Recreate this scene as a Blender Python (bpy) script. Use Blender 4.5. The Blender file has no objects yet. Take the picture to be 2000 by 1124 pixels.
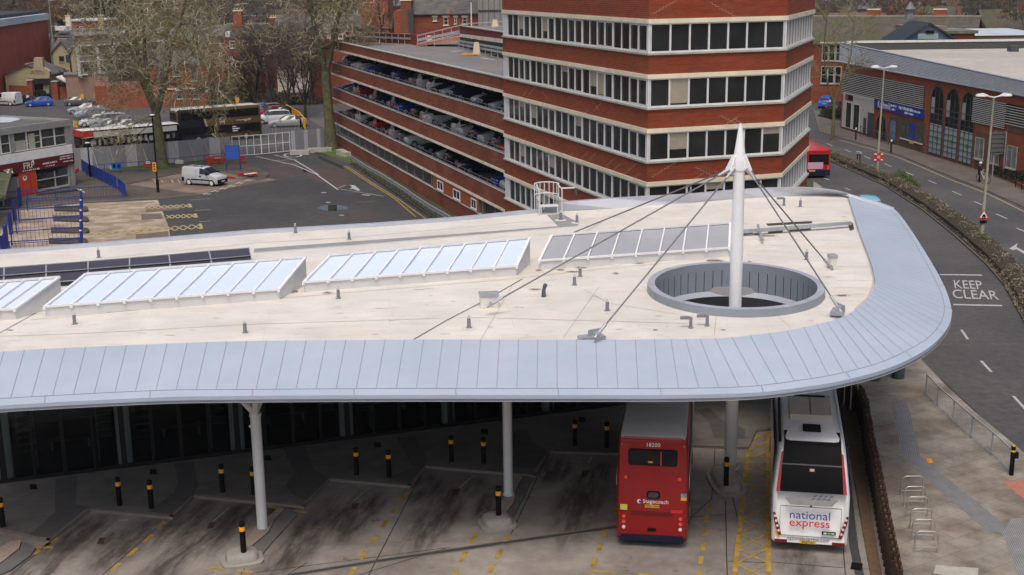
import bpy, bmesh, math, random
from mathutils import Vector, Matrix
R=math.radians
# ---------------------------------------------------------------- camera, sky, sun, exposure
H=19.5; TH=R(13.8); RO=R(.75); FPX=2480.0
sc=bpy.context.scene; col=sc.collection
cd=bpy.data.cameras.new('camera'); cam=bpy.data.objects.new('camera',cd); col.objects.link(cam); sc.camera=cam
cd.sensor_width=36; cd.lens=FPX/2000*36; cd.clip_end=6000; cd.clip_start=.5
ri=Vector((1,0,0)); up=Vector((0,math.sin(TH),math.cos(TH))); fw=Vector((0,math.cos(TH),-math.sin(TH)))
RR=ri*math.cos(RO)-up*math.sin(RO); UU=ri*math.sin(RO)+up*math.cos(RO)
mx=Matrix((RR,UU,-fw)).transposed().to_4x4(); mx.translation=(0,0,H); cam.matrix_world=mx
SUN_EL=R(64); SUN_AZ=R(186)       # azimuth from +Y towards +X
w=bpy.data.worlds.new('World'); sc.world=w; w.use_nodes=True
nt=w.node_tree; bg=nt.nodes['Background']; sky=nt.nodes.new('ShaderNodeTexSky'); sky.sky_type='NISHITA'; sky.sun_disc=False
sky.sun_elevation=SUN_EL; sky.sun_rotation=SUN_AZ; sky.dust_density=6; sky.air_density=1.0; sky.ozone_density=1.0
nt.links.new(sky.outputs[0],bg.inputs[0]); bg.inputs[1].default_value=.138
sl=bpy.data.lights.new('sun','SUN'); so=bpy.data.objects.new('sun',sl); col.objects.link(so); sl.energy=.95; sl.angle=R(22); sl.color=(1,.95,.88)
sd=Vector((math.sin(SUN_AZ)*math.cos(SUN_EL),math.cos(SUN_AZ)*math.cos(SUN_EL),math.sin(SUN_EL)))
so.rotation_euler=sd.to_track_quat('Z','Y').to_euler()
sc.view_settings.view_transform='Standard'; sc.view_settings.look='None'; sc.view_settings.exposure=0.08; sc.view_settings.gamma=1
sc.cycles.max_bounces=6; sc.cycles.transparent_max_bounces=10
random.seed(7)
# ---------------------------------------------------------------- where a sight line meets a plane
def ray(px,py):
    u=px-1000;v=py-562
    a=u*math.cos(RO)-v*math.sin(RO);b=u*math.sin(RO)+v*math.cos(RO)
    c,s=math.cos(TH),math.sin(TH); return (a,FPX*c-b*s,-FPX*s-b*c)
def P(px,py,z=0.,s=0.,y0=0.):
    d=ray(px,py);t=(z-s*y0-H)/(d[2]-s*d[1]); return Vector((d[0]*t,d[1]*t,H+d[2]*t))
def V(px,py,a,b):
    d=ray(px,py);n=(-(b[1]-a[1]),b[0]-a[0]);t=(n[0]*a[0]+n[1]*a[1])/(n[0]*d[0]+n[1]*d[1]); return Vector((d[0]*t,d[1]*t,H+d[2]*t))
def AY(px,py,y):
    d=ray(px,py);t=y/d[1]; return Vector((d[0]*t,y,H+d[2]*t))
def G(pts,z=0.): return [P(x,y,z) for x,y in pts]
# ---------------------------------------------------------------- materials
MATS={}
def mat(name,c,rough=.8,var=.12,scale=3.,metal=0.,bump=0.,spec=.4,streak=None,c2=None,blotch=0.,bs=.3,det=6,objcol=False,coat=0.):
    if name in MATS: return MATS[name]
    m=bpy.data.materials.new(name);m.use_nodes=True;n=m.node_tree.nodes;l=m.node_tree.links;b=n['Principled BSDF']
    b.inputs['Roughness'].default_value=rough;b.inputs['Metallic'].default_value=metal;b.inputs['Specular IOR Level'].default_value=spec
    if coat: b.inputs['Coat Weight'].default_value=coat
    tc=n.new('ShaderNodeTexCoord');mp=n.new('ShaderNodeMapping');l.new(tc.outputs['Object'],mp.inputs[0])
    if streak: mp.inputs['Scale'].default_value=streak
    no=n.new('ShaderNodeTexNoise');no.inputs['Scale'].default_value=scale;no.inputs['Detail'].default_value=det;no.inputs['Roughness'].default_value=.65;l.new(mp.outputs[0],no.inputs[0])
    mr=n.new('ShaderNodeMapRange');mr.inputs[1].default_value=.3;mr.inputs[2].default_value=.7;mr.inputs[3].default_value=1-var;mr.inputs[4].default_value=1+var;l.new(no.outputs[0],mr.inputs[0])
    src=None
    if objcol:
        oi=n.new('ShaderNodeObjectInfo');src=oi.outputs['Color']
    elif c2:
        mc=n.new('ShaderNodeMix');mc.data_type='RGBA';mc.inputs[6].default_value=(*c,1);mc.inputs[7].default_value=(*c2,1)
        n2=n.new('ShaderNodeTexNoise');n2.inputs['Scale'].default_value=bs;n2.inputs['Detail'].default_value=7;n2.inputs['Roughness'].default_value=.6;l.new(tc.outputs['Object'],n2.inputs[0])
        m2=n.new('ShaderNodeMapRange');m2.inputs[1].default_value=.42;m2.inputs[2].default_value=.6;l.new(n2.outputs[0],m2.inputs[0]);l.new(m2.outputs[0],mc.inputs[0]);src=mc.outputs[2]
    vm=n.new('ShaderNodeVectorMath');vm.operation='SCALE'
    if src: l.new(src,vm.inputs[0])
    else: vm.inputs[0].default_value=c
    l.new(mr.outputs[0],vm.inputs['Scale']);out=vm.outputs[0]
    l.new(out,b.inputs['Base Color'])
    if bump:
        bu=n.new('ShaderNodeBump');bu.inputs['Strength'].default_value=bump;bu.inputs['Distance'].default_value=.02;l.new(no.outputs[0],bu.inputs['Height']);l.new(bu.outputs[0],b.inputs['Normal'])
    MATS[name]=m;return m
def brick(name,ang,c1,c2,mortar,sc_=1.,patch=.25):
    """brick courses along a wall that runs at angle ang; world position so courses stay level"""
    if name in MATS: return MATS[name]
    m=bpy.data.materials.new(name);m.use_nodes=True;n=m.node_tree.nodes;l=m.node_tree.links;b=n['Principled BSDF']
    b.inputs['Roughness'].default_value=.88;b.inputs['Specular IOR Level'].default_value=.2
    g=n.new('ShaderNodeNewGeometry');sx=n.new('ShaderNodeSeparateXYZ');l.new(g.outputs['Position'],sx.inputs[0])
    def mul(o,v):
        k=n.new('ShaderNodeMath');k.operation='MULTIPLY';l.new(o,k.inputs[0]);k.inputs[1].default_value=v;return k.outputs[0]
    ad=n.new('ShaderNodeMath');l.new(mul(sx.outputs[0],math.cos(ang)),ad.inputs[0]);l.new(mul(sx.outputs[1],math.sin(ang)),ad.inputs[1])
    cx=n.new('ShaderNodeCombineXYZ');l.new(ad.outputs[0],cx.inputs[0]);l.new(sx.outputs[2],cx.inputs[1])
    bt=n.new('ShaderNodeTexBrick');l.new(cx.outputs[0],bt.inputs[0]);bt.inputs['Scale'].default_value=sc_
    bt.inputs['Brick Width'].default_value=.45;bt.inputs['Row Height'].default_value=.11;bt.inputs['Mortar Size'].default_value=.016
    bt.inputs['Color1'].default_value=(*c1,1);bt.inputs['Color2'].default_value=(*c2,1);bt.inputs['Mortar'].default_value=(*mortar,1)
    no=n.new('ShaderNodeTexNoise');no.inputs['Scale'].default_value=.35;no.inputs['Detail'].default_value=8;no.inputs['Roughness'].default_value=.7
    mp=n.new('ShaderNodeMapping');mp.inputs['Scale'].default_value=(1,1,1.6);l.new(g.outputs['Position'],mp.inputs[0]);l.new(mp.outputs[0],no.inputs[0])
    mr=n.new('ShaderNodeMapRange');mr.inputs[1].default_value=.3;mr.inputs[2].default_value=.7;mr.inputs[3].default_value=1-patch;mr.inputs[4].default_value=1+patch;l.new(no.outputs[0],mr.inputs[0])
    vm=n.new('ShaderNodeVectorMath');vm.operation='SCALE';l.new(bt.outputs[0],vm.inputs[0]);l.new(mr.outputs[0],vm.inputs['Scale']);l.new(vm.outputs[0],b.inputs['Base Color'])
    MATS[name]=m;return m
def glass(name,c=(.012,.013,.014),rough=.06,var=.5,scale=.8):
    if name in MATS: return MATS[name]
    m=mat(name,c,rough,var,scale,spec=.2);return m
def clear(name,tint=(.3,.33,.33),mixf=.35):
    m=bpy.data.materials.new(name);m.use_nodes=True;n=m.node_tree.nodes;l=m.node_tree.links
    n.remove(n['Principled BSDF']);o=n['Material Output'];t=n.new('ShaderNodeBsdfTransparent');t.inputs[0].default_value=(*tint,1)
    gl=n.new('ShaderNodeBsdfGlossy');gl.inputs['Roughness'].default_value=.03;gl.inputs[0].default_value=(.4,.42,.45,1)
    fr=n.new('ShaderNodeFresnel');fr.inputs[0].default_value=1.45;mi=n.new('ShaderNodeMixShader')
    l.new(fr.outputs[0],mi.inputs[0]);l.new(t.outputs[0],mi.inputs[1]);l.new(gl.outputs[0],mi.inputs[2]);l.new(mi.outputs[0],o.inputs[0]);MATS[name]=m;return m
ASPH=mat('asphalt',(.068,.067,.069),.85,.24,2.2,bump=.3,c2=(.088,.083,.08),bs=.12)
YARD=mat('yard_asphalt',(.047,.047,.049),.8,.22,1.2,c2=(.066,.063,.06),bs=.09,bump=.3)
REDAS=mat('worn_red_asphalt',(.085,.06,.056),.85,.2,1.5,c2=(.06,.05,.05),bs=.4)
TAN=mat('tan_concrete',(.43,.345,.255),.85,.22,.9,c2=(.25,.19,.135),bs=.5,streak=(.25,1.6,1))
APRON=mat('pinkish_tarmac',(.22,.165,.13),.85,.18,1.2,c2=(.12,.09,.075),bs=.3)
BROWNP=mat('mossy_paving',(.1,.08,.062),.9,.25,1.4,c2=(.07,.06,.045),bs=.35)
PAVE=mat('footpath_slabs',(.14,.115,.1),.85,.16,1.0,c2=(.11,.095,.085),bs=.4)
KERB=mat('kerb_stone',(.22,.2,.18),.8,.2,3)
WHITEL=mat('road_paint_white',(.43,.43,.42),.7,.3,6)
YELL=mat('road_paint_yellow',(.36,.235,.05),.75,.45,2.5)
YELF=mat('faded_yellow_paint',(.4,.31,.14),.75,.3,5)
GRASS=mat('grass_green',(.05,.085,.02),.9,.4,4,c2=(.09,.075,.03),bs=.5)
WHITE=mat('white_paint',(.78,.78,.78),.35,.06,2)
OFFW=mat('offwhite_paint',(.66,.65,.6),.5,.12,1.5)
CREAM=mat('cream_concrete',(.82,.73,.53),.7,.1,1.2,c2=(.74,.67,.5),bs=.8)
SILL=mat('grey_sill',(.42,.42,.36),.7,.2,2)
FRAME=mat('white_window_frame',(.72,.72,.72),.45,.08,2)
STEEL=mat('galvanised_steel',(.42,.44,.46),.45,.15,3,metal=.4)
DSTEEL=mat('dark_steel',(.08,.085,.09),.5,.15,3,metal=.3)
BLACK=mat('black_plastic',(.006,.006,.006),.6,.2,4,spec=.15)
RUB=mat('rubber',(.012,.012,.012),.8,.2,6)
GLD=glass('dark_glass')
GLB=glass('dark_window_glass',(.022,.024,.026),.1,.6,.5)
BLUE=mat('blue_paint',(.02,.045,.26),.45,.2,2)
REDP=mat('red_plastic',(.5,.03,.015),.45,.15,3)
ORANGE=mat('orange_band',(.95,.4,.02),.4,.05,3)
CONC=mat('grey_concrete',(.2,.19,.175),.9,.2,1.2,c2=(.14,.135,.12),bs=.5)
SLATE=mat('slate_roof',(.085,.085,.09),.75,.3,1.6,c2=(.13,.12,.1),bs=.5,streak=(1,1,3))
MOSSR=mat('mossy_tile_roof',(.09,.078,.065),.85,.35,1.6,c2=(.075,.075,.04),bs=.35)
CARP=mat('car_paint',(1,1,1),.25,.03,1,objcol=True,coat=.6,spec=.5)
BARK=mat('tree_bark',(.12,.11,.07),.9,.4,2.5,c2=(.14,.145,.06),bs=.9,bump=.5)
TWIG=mat('tree_twigs',(.12,.1,.06),.9,.3,1.5)
DTWIG=mat('dark_twigs',(.085,.058,.046),.9,.3,1.5)
BRK=(.30,.058,.022);BRK2=(.22,.04,.016);MOR=(.26,.11,.07)
# ---------------------------------------------------------------- mesh builder and object helpers
WM={}
class MB:
    def __init__(s): s.v=[];s.f=[];s.m=[];s.mats=[]
    def mi(s,m):
        if m not in s.mats: s.mats.append(m)
        return s.mats.index(m)
    def add(s,vs,fs,m):
        b=len(s.v);k=s.mi(m);s.v+=[Vector(v) for v in vs];s.f+=[[b+i for i in f] for f in fs];s.m+=[k]*len(fs);return s
    def face(s,pts,m): return s.add(pts,[list(range(len(pts)))],m)
    def obx(s,o,ax,ay,az,m):
        o=Vector(o);ax=Vector(ax);ay=Vector(ay);az=Vector(az)
        vs=[o,o+ax,o+ax+ay,o+ay,o+az,o+ax+az,o+ax+ay+az,o+ay+az]
        return s.add(vs,[(0,3,2,1),(4,5,6,7),(0,1,5,4),(1,2,6,5),(2,3,7,6),(3,0,4,7)],m)
    def box(s,c,d,m,rz=0.):
        ca,sa=math.cos(rz),math.sin(rz);ax=Vector((ca*d[0],sa*d[0],0));ay=Vector((-sa*d[1],ca*d[1],0));az=Vector((0,0,d[2]))
        return s.obx(Vector(c)-ax/2-ay/2-az/2,ax,ay,az,m)
    def bar(s,a,b,w_,h,m):
        a=Vector(a);b=Vector(b);d=b-a
        if d.length<1e-6: return s
        x=d.normalized();u=Vector((0,0,1)) if abs(x.z)<.95 else Vector((1,0,0));y=u.cross(x).normalized();z=x.cross(y)
        return s.obx(a-y*w_/2-z*h/2,d,y*w_,z*h,m)
    def tube(s,pts,r,m,n=8,cap=True):
        pts=[Vector(p) for p in pts];L=len(pts);rs=r if isinstance(r,(list,tuple)) else [r]*L;vs=[];fs=[];pu=None
        for i,p in enumerate(pts):
            d=(pts[min(i+1,L-1)]-pts[max(i-1,0)]).normalized()
            if pu is None: pu=Vector((0,0,1)) if abs(d.z)<.9 else Vector((1,0,0))
            a=d.cross(pu).normalized();pu=a.cross(d);b=pu
            for k in range(n):
                t=2*math.pi*k/n;vs.append(p+(a*math.cos(t)+b*math.sin(t))*rs[i])
        for i in range(L-1):
            for k in range(n): fs.append((i*n+k,i*n+(k+1)%n,(i+1)*n+(k+1)%n,(i+1)*n+k))
        if cap: fs+=[list(range(n))[::-1],[(L-1)*n+k for k in range(n)]]
        return s.add(vs,fs,m)
    def lathe(s,prof,c,m,n=16):
        c=Vector(c);vs=[];fs=[]
        for r_,z in prof:
            for k in range(n):
                t=2*math.pi*k/n;vs.append(c+Vector((r_*math.cos(t),r_*math.sin(t),z)))
        for i in range(len(prof)-1):
            for k in range(n): fs.append((i*n+k,i*n+(k+1)%n,(i+1)*n+(k+1)%n,(i+1)*n+k))
        fs+=[list(range(n))[::-1],[(len(prof)-1)*n+k for k in range(n)]]
        return s.add(vs,fs,m)
    def prism(s,poly,z0,z1,m,mside=None):
        n=len(poly);a=[Vector((p[0],p[1],z0)) for p in poly];b=[Vector((p[0],p[1],z1)) for p in poly]
        s.add(b,[list(range(n))],m);s.add(a+b,[(i,(i+1)%n,n+(i+1)%n,n+i) for i in range(n)],mside or m);return s
    def sheet(s,poly,z,m): return s.face([Vector((p[0],p[1],z)) for p in poly],m)
    def loft(s,rings,m,fn=None,closed=True,caps=True):
        n=len(rings[0]);vs=[Vector(p) for r_ in rings for p in r_];b=len(s.v);s.v+=vs
        for i in range(len(rings)-1):
            for k in range(n if closed else n-1):
                mm=fn(i,k) if fn else m
                if mm is None: continue
                s.f.append([b+i*n+k,b+i*n+(k+1)%n,b+(i+1)*n+(k+1)%n,b+(i+1)*n+k]);s.m.append(s.mi(mm))
        if caps:
            s.f.append([b+k for k in range(n)][::-1]);s.m.append(s.mi(m));s.f.append([b+(len(rings)-1)*n+k for k in range(n)]);s.m.append(s.mi(m))
        return s
    def build(s,name,parent=None,smooth=None,**kw):
        me=bpy.data.meshes.new(name);M=WM.get(parent.name) if parent else None
        vs=s.v
        if M is not None: Mi=M.inverted();vs=[Mi@v for v in vs]
        org=Vector((0,0,0))
        if parent is None and vs:
            xs=[v.x for v in vs];ys=[v.y for v in vs];zs=[v.z for v in vs];org=Vector(((min(xs)+max(xs))/2,(min(ys)+max(ys))/2,min(zs)));vs=[v-org for v in vs]
        me.from_pydata([tuple(v) for v in vs],[],s.f);me.polygons.foreach_set('material_index',s.m)
        for m in s.mats: me.materials.append(m)
        me.update()
        if smooth:
            me.polygons.foreach_set('use_smooth',[True]*len(me.polygons));me.set_sharp_from_angle(angle=R(smooth))
        o=bpy.data.objects.new(name,me);col.objects.link(o)
        if parent: o.parent=parent
        o.location=org;WM[o.name]=(M.copy() if M is not None else Matrix.Translation(org))
        for k,v in kw.items(): o[k]=v
        return o
def tag(o,label,cat,group=None,kind=None):
    if label: o['label']=label
    if cat: o['category']=cat
    if group: o['group']=group
    if kind: o['kind']=kind
    return o
def thing(name,label,cat,loc=(0,0,0),group=None):
    o=bpy.data.objects.new(name,None);col.objects.link(o);o.location=loc;o.empty_display_size=.2;WM[o.name]=Matrix.Translation(Vector(loc));return tag(o,label,cat,group)
def copy_tree(o,parent=None):
    c=o.copy();col.objects.link(c)
    if parent: c.parent=parent
    for ch in list(CH.get(o.name,[])): copy_tree(ch,c)
    return c
CH={}
def index_children():
    CH.clear()
    for o in bpy.data.objects:
        if o.parent: CH.setdefault(o.parent.name,[]).append(o)
def place(o,loc,rz=0.,s=None):
    o.location=loc;o.rotation_euler=(0,0,rz)
    if s: o.scale=(s,s,s) if not isinstance(s,tuple) else s
    WM[o.name]=Matrix.Translation(Vector(loc))@Matrix.Rotation(rz,4,'Z');return o
def setcol(o,c):
    o.color=(*c,1)
    for ch in CH.get(o.name,[]): setcol(ch,c)
def struct(name,mb,**k):
    o=mb.build(name,**k);o['kind']='structure';return o
def text(s,size,m,org,right,upv,parent,name='lettering',align='CENTER',ext=.004,squash=1.,label=None):
    cu=bpy.data.curves.new('t','FONT');cu.body=s;cu.size=size;cu.align_x=align;cu.align_y='CENTER';cu.extrude=ext;cu.resolution_u=3
    o=bpy.data.objects.new('t',cu);col.objects.link(o);bpy.context.view_layer.update()
    dg=bpy.context.evaluated_depsgraph_get();me=bpy.data.meshes.new_from_object(o.evaluated_get(dg));bpy.data.objects.remove(o)
    r_=Vector(right).normalized();u_=Vector(upv).normalized();n_=r_.cross(u_)
    mb=MB();mb.v=[Vector(org)+r_*v.co.x*squash+u_*v.co.y+n_*v.co.z for v in me.vertices];mb.f=[list(p.vertices) for p in me.polygons];mb.m=[0]*len(mb.f);mb.mats=[m]
    ob=mb.build(name,parent)
    if label: ob['label']=label
    return ob
class Wall:
    """a vertical wall plane from a to b; n points at the camera side"""
    def __init__(s,a,b):
        s.a=Vector((a[0],a[1],0));s.b=Vector((b[0],b[1],0));s.d=(s.b-s.a);s.L=s.d.length;s.d.normalize()
        s.n=Vector((s.d.y,-s.d.x,0));
        if s.n.dot(-s.a)<0: s.n=-s.n
        s.ang=math.atan2(s.d.y,s.d.x)
    def pt(s,t,z,o=0.): return s.a+s.d*t+s.n*o+Vector((0,0,z))
    def px(s,x,y):
        p=V(x,y,s.a,s.b);return ((p-s.a).dot(s.d),p.z)
    def box(s,mb,s0,s1,z0,z1,o0,o1,m): return mb.obx(s.pt(s0,z0,o0),s.d*(s1-s0),s.n*(o1-o0),Vector((0,0,z1-z0)),m)
    def rect(s,x0,y0,x1,y1):
        a=s.px(x0,y0);b=s.px(x1,y1);return (min(a[0],b[0]),max(a[0],b[0]),min(a[1],b[1]),max(a[1],b[1]))
    def window(s,parent,s0,s1,z0,z1,fm,gm,nx=1,nz=1,fw=.09,o=0.,sill=None,bar_=None):
        f=MB();t=fw;ba=bar_ or fw*.7
        s.box(f,s0,s1,z1-t,z1,o,o+.07,fm);s.box(f,s0,s1,z0,z0+t,o,o+.07,fm);s.box(f,s0,s0+t,z0+t,z1-t,o,o+.068,fm);s.box(f,s1-t,s1,z0+t,z1-t,o,o+.068,fm)
        for i in range(1,nx):
            c=s0+(s1-s0)*i/nx;s.box(f,c-ba/2,c+ba/2,z0+t,z1-t,o,o+.062,fm)
        for i in range(1,nz):
            c=z0+(z1-z0)*i/nz;s.box(f,s0+t,s1-t,c-ba/2,c+ba/2,o,o+.057,fm)
        if sill: s.box(f,s0-.08,s1+.08,z0-.12,z0,o,o+.14,sill)
        w_=f.build('window',parent);g=MB();s.box(g,s0+t*.5,s1-t*.5,z0+t*.5,z1-t*.5,o-.02,o+.03,gm);g.build('pane',w_);return w_
HAZE_DENSITY=0.00012
# ================================================================ THE GROUND, ROADS AND PAVINGS
GROUND=mat('ground_soil',(.075,.068,.05),.95,.25,.4,c2=(.055,.06,.03),bs=.02)
mb=MB();n=24;S=1800
for i in range(n):
    for j in range(n):
        x0=-S+2*S*i/n;x1=-S+2*S*(i+1)/n;y0=-200+2600*j/n;y1=-200+2600*(j+1)/n
        mb.face([(x0,y0,-.02),(x1,y0,-.02),(x1,y1,-.02),(x0,y1,-.02)],GROUND)
struct('ground',mb)
# tarmac of the streets and the old bus yard
yard=[(-62,60),(-12,60),(-2,92),(-21,150),(-26,147),(-38,141),(-62,133)]
mb=MB();mb.sheet(yard,.004,YARD);struct('yard_tarmac',mb)
mb=MB();mb.sheet([(-140,133),(-62,132.9),(-38,140.9),(-21.2,151),(-21,250),(-140,250)],.004,ASPH);struct('car_park_tarmac',mb)
road=[(10,30),(60,30),(60,80),(52,130),(50,160),(46,200),(30,260),(18,260),(24,160),(29,121),(27,112),(23,90),(21,64),(21,46),(20,30)]
mb=MB();mb.sheet(road,.004,ASPH);struct('road',mb)
# darker wheel tracks and worn lane strips
mb=MB()
def strip(mb,pts,w_,m,z):
    pts=[Vector((p[0],p[1],z)) for p in pts]
    for i in range(len(pts)-1):
        a,b=pts[i],pts[i+1];d=(b-a).normalized();y=Vector((-d.y,d.x,0))*w_/2
        d2=(pts[i+2]-b).normalized() if i+2<len(pts) else d;y2=Vector((-(d+d2).y,(d+d2).x,0)).normalized()*w_/2
        if i>0:
            d0=(a-pts[i-1]).normalized();y=Vector((-(d+d0).y,(d+d0).x,0)).normalized()*w_/2
        mb.face([a-y,b-y2,b+y2,a+y],m)
def dash(mb,c,L,w_,m,z=.01):
    a,b=c;d=(b-a);strip(mb,[a,b],w_,m,z)
# white centre dashes, nearer carriageway
near=[(1809,515),(1831,556),(1854,601),(1884,654),(1926,716),(1991,787)]
pn=G(near)
mk=MB()
for i,p in enumerate(pn):
    q=pn[i+1] if i+1<len(pn) else pn[i]+(pn[i]-pn[i-1])
    if i==0: pass
    d=(q-p).normalized();strip(mk,[p-d*.95,p+d*.95],.14,WHITEL,.01)
for a,b in [((1609,348),(1619,352)),((1651,368),(1661,372))]: strip(mk,G([a,b]),.16,WHITEL,.01)
for x,y in [(1620,283),(1656,295),(1694,308),(1734,323),(1777,340),(1821,356),(1869,378),(1912,398),(1956,423),(1997,451)]:
    p=P(x,y);q=P(x+10,y+4.3);d=(q-p).normalized();strip(mk,[p-d*1.05,p+d*1.05],.13,WHITEL,.01)
strip(mk,G([(1835,537),(1918,538)]),.3,WHITEL,.01);strip(mk,G([(1862,595.5),(1957,597.5)]),.3,WHITEL,.01)
# turn arrow at the frame edge
a=P(1972,484);mk.face([P(1971,486,.01),P(1988,475,.01),P(1985,483,.01),P(2010,496,.01),P(2007,500,.01),P(1985,487,.01),P(1979,489,.01)],WHITEL)
# far-side yellow edge line
strip(mk,G([(1640,274),(1700,291),(1750,306.5),(1800,327),(1850,349),(1925,377.5),(1962,395),(2010,419)]),.14,YELF,.01)
struct('road_markings',mk)
# writing on the road
def flatbasis(p,q): return (q-p).normalized()
rt=flatbasis(P(1858,556),P(1922,558));upd=(P(1888,548)-P(1892,566)).normalized()
T1=bpy.data.objects.new('road_lettering',None);col.objects.link(T1);WM[T1.name]=Matrix.Identity(4);T1['kind']='structure'
ob=text('KEEP',3.3,WHITEL,P(1890,557,.012),rt,upd,T1,name='lettering',squash=.245);ob=text('CLEAR',3.3,WHITEL,P(1904,576.5,.012),rt,upd,T1,name='lettering',squash=.275)
# hatch / kerbed median
mb=MB();hn=G([(1600,307),(1620,316),(1725,363),(1800,411),(1862,461),(1925,518),(1962,561),(2000,632)]);hf=G([(1600,294),(1622,302),(1725,341),(1825,391),(1900,441),(1962,493),(2000,530),(2030,575)])
hn.append(P(2070,757));hf.append(P(2110,690))
mb.prism([*hn,*hf[::-1]],0,.12,mat('dark_kerb',(.12,.105,.09),.85,.25,3));struct('median_kerb',mb)
E3=MB();off=[];
soil=mat('leaf_litter',(.05,.04,.028),.95,.3,3)
a=[h.lerp(f,.07) for h,f in zip(hn,hf)];b=[h.lerp(f,.9) for h,f in zip(hn,hf)]
E3.prism([*a,*b[::-1]],.1,.17,soil);struct('median_soil',E3)
# pavement along the shops
fk=G([(1600,259),(1640,270),(1700,287),(1750,302),(1800,323),(1850,344),(1925,373),(2000,407),(2080,452)])
mb=MB();fp=[p for p in fk]+[Vector((62,80,0)),Vector((56,125,0)),Vector((44,165,0)),Vector((44,185,0))]
mb.prism(fp,0,.12,PAVE,KERB);struct('far_pavement',mb)
# bus bays: pale concrete with tyre-darkened tracks
def baymat():
    m=mat('bay_concrete',(.3,.272,.245),.8,.18,1.6,c2=(.225,.197,.175),bs=.22,bump=.15)
    n=m.node_tree.nodes;l=m.node_tree.links;b=n['Principled BSDF'];src=b.inputs['Base Color'].links[0].from_socket
    g=n.new('ShaderNodeNewGeometry');tot=None
    d=P(317,1027)-P(226,1109);ang=math.atan2(d.y,d.x)
    blobs=[(150,1052,2.6,.9),(250,1060,3.2,1.),(225,1052,1.,.6),(360,1023,2.8,.9),(440,1030,3.4,1.),(560,985,1.8,.8),(600,1045,4.2,1.),(690,1010,3.,1.),(722,985,1.1,.7),(830,955,1.8,.8),(850,1010,4.2,1.1),(925,955,1.2,.6),(960,985,2.,.8),(1080,920,1.8,.9),(1170,925,1.6,.6),(1130,985,4.5,1.1),(1300,1010,2.5,1.1),(1560,1100,1.3,.8),(330,1100,4,.8),(80,1105,3,1.)]
    for x,y,La,Lb in blobs:
        p=P(x,y);mp=n.new('ShaderNodeMapping');mp.vector_type='TEXTURE';mp.inputs['Location'].default_value=(p.x,p.y,0);mp.inputs['Rotation'].default_value=(0,0,ang);mp.inputs['Scale'].default_value=(La,Lb,100)
        l.new(g.outputs['Position'],mp.inputs[0]);ln=n.new('ShaderNodeVectorMath');ln.operation='LENGTH';l.new(mp.outputs[0],ln.inputs[0])
        mr=n.new('ShaderNodeMapRange');mr.interpolation_type='SMOOTHERSTEP';mr.inputs[1].default_value=1.25;mr.inputs[2].default_value=.35;mr.inputs[3].default_value=0;mr.inputs[4].default_value=1;l.new(ln.outputs['Value'],mr.inputs[0])
        if tot is None: tot=mr.outputs[0]
        else:
            ad=n.new('ShaderNodeMath');ad.operation='MAXIMUM';l.new(tot,ad.inputs[0]);l.new(mr.outputs[0],ad.inputs[1]);tot=ad.outputs[0]
    mp=n.new('ShaderNodeMapping');mp.vector_type='TEXTURE';mp.inputs['Rotation'].default_value=(0,0,ang);mp.inputs['Scale'].default_value=(2.4,.5,1);l.new(g.outputs['Position'],mp.inputs[0])
    no=n.new('ShaderNodeTexNoise');no.inputs['Scale'].default_value=1.1;no.inputs['Detail'].default_value=8;no.inputs['Roughness'].default_value=.7;l.new(mp.outputs[0],no.inputs[0])
    mr=n.new('ShaderNodeMapRange');mr.inputs[1].default_value=.36;mr.inputs[2].default_value=.62;mr.inputs[3].default_value=.2;mr.inputs[4].default_value=1.15;l.new(no.outputs[0],mr.inputs[0])
    k=n.new('ShaderNodeMath');k.operation='MULTIPLY';k.use_clamp=True;l.new(tot,k.inputs[0]);l.new(mr.outputs[0],k.inputs[1])
    mi=n.new('ShaderNodeMix');mi.data_type='RGBA';mi.inputs[7].default_value=(.028,.02,.017,1);l.new(src,mi.inputs[6]);k2=n.new('ShaderNodeMath');k2.operation='MULTIPLY';k2.inputs[1].default_value=.82;l.new(k.outputs[0],k2.inputs[0]);l.new(k2.outputs[0],mi.inputs[0]);
    n3=n.new('ShaderNodeTexNoise');n3.inputs['Scale'].default_value=.9;n3.inputs['Detail'].default_value=12;n3.inputs['Roughness'].default_value=.75;l.new(g.outputs['Position'],n3.inputs[0])
    r3=n.new('ShaderNodeMapRange');r3.inputs[1].default_value=.6;r3.inputs[2].default_value=.68;r3.inputs[4].default_value=.8;l.new(n3.outputs[0],r3.inputs[0])
    m3=n.new('ShaderNodeMix');m3.data_type='RGBA';m3.inputs[7].default_value=(.035,.028,.024,1);l.new(r3.outputs[0],m3.inputs[0]);l.new(mi.outputs[2],m3.inputs[6])
    n4=n.new('ShaderNodeTexNoise');n4.inputs['Scale'].default_value=.16;n4.inputs['Detail'].default_value=6;l.new(g.outputs['Position'],n4.inputs[0]);r4=n.new('ShaderNodeMapRange');r4.inputs[1].default_value=.35;r4.inputs[2].default_value=.65;r4.inputs[3].default_value=.75;r4.inputs[4].default_value=1.15;l.new(n4.outputs[0],r4.inputs[0])
    v4=n.new('ShaderNodeVectorMath');v4.operation='SCALE';l.new(m3.outputs[2],v4.inputs[0]);l.new(r4.outputs[0],v4.inputs['Scale']);l.new(v4.outputs[0],b.inputs['Base Color'])
    return m
BAY=baymat()
mb=MB();mb.sheet([(-40,20),(14,20),(16.2,36.4),(16.0,56.5),(10,60),(-40,60)],.006,BAY);struct('bus_bay_concrete',mb)
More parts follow.
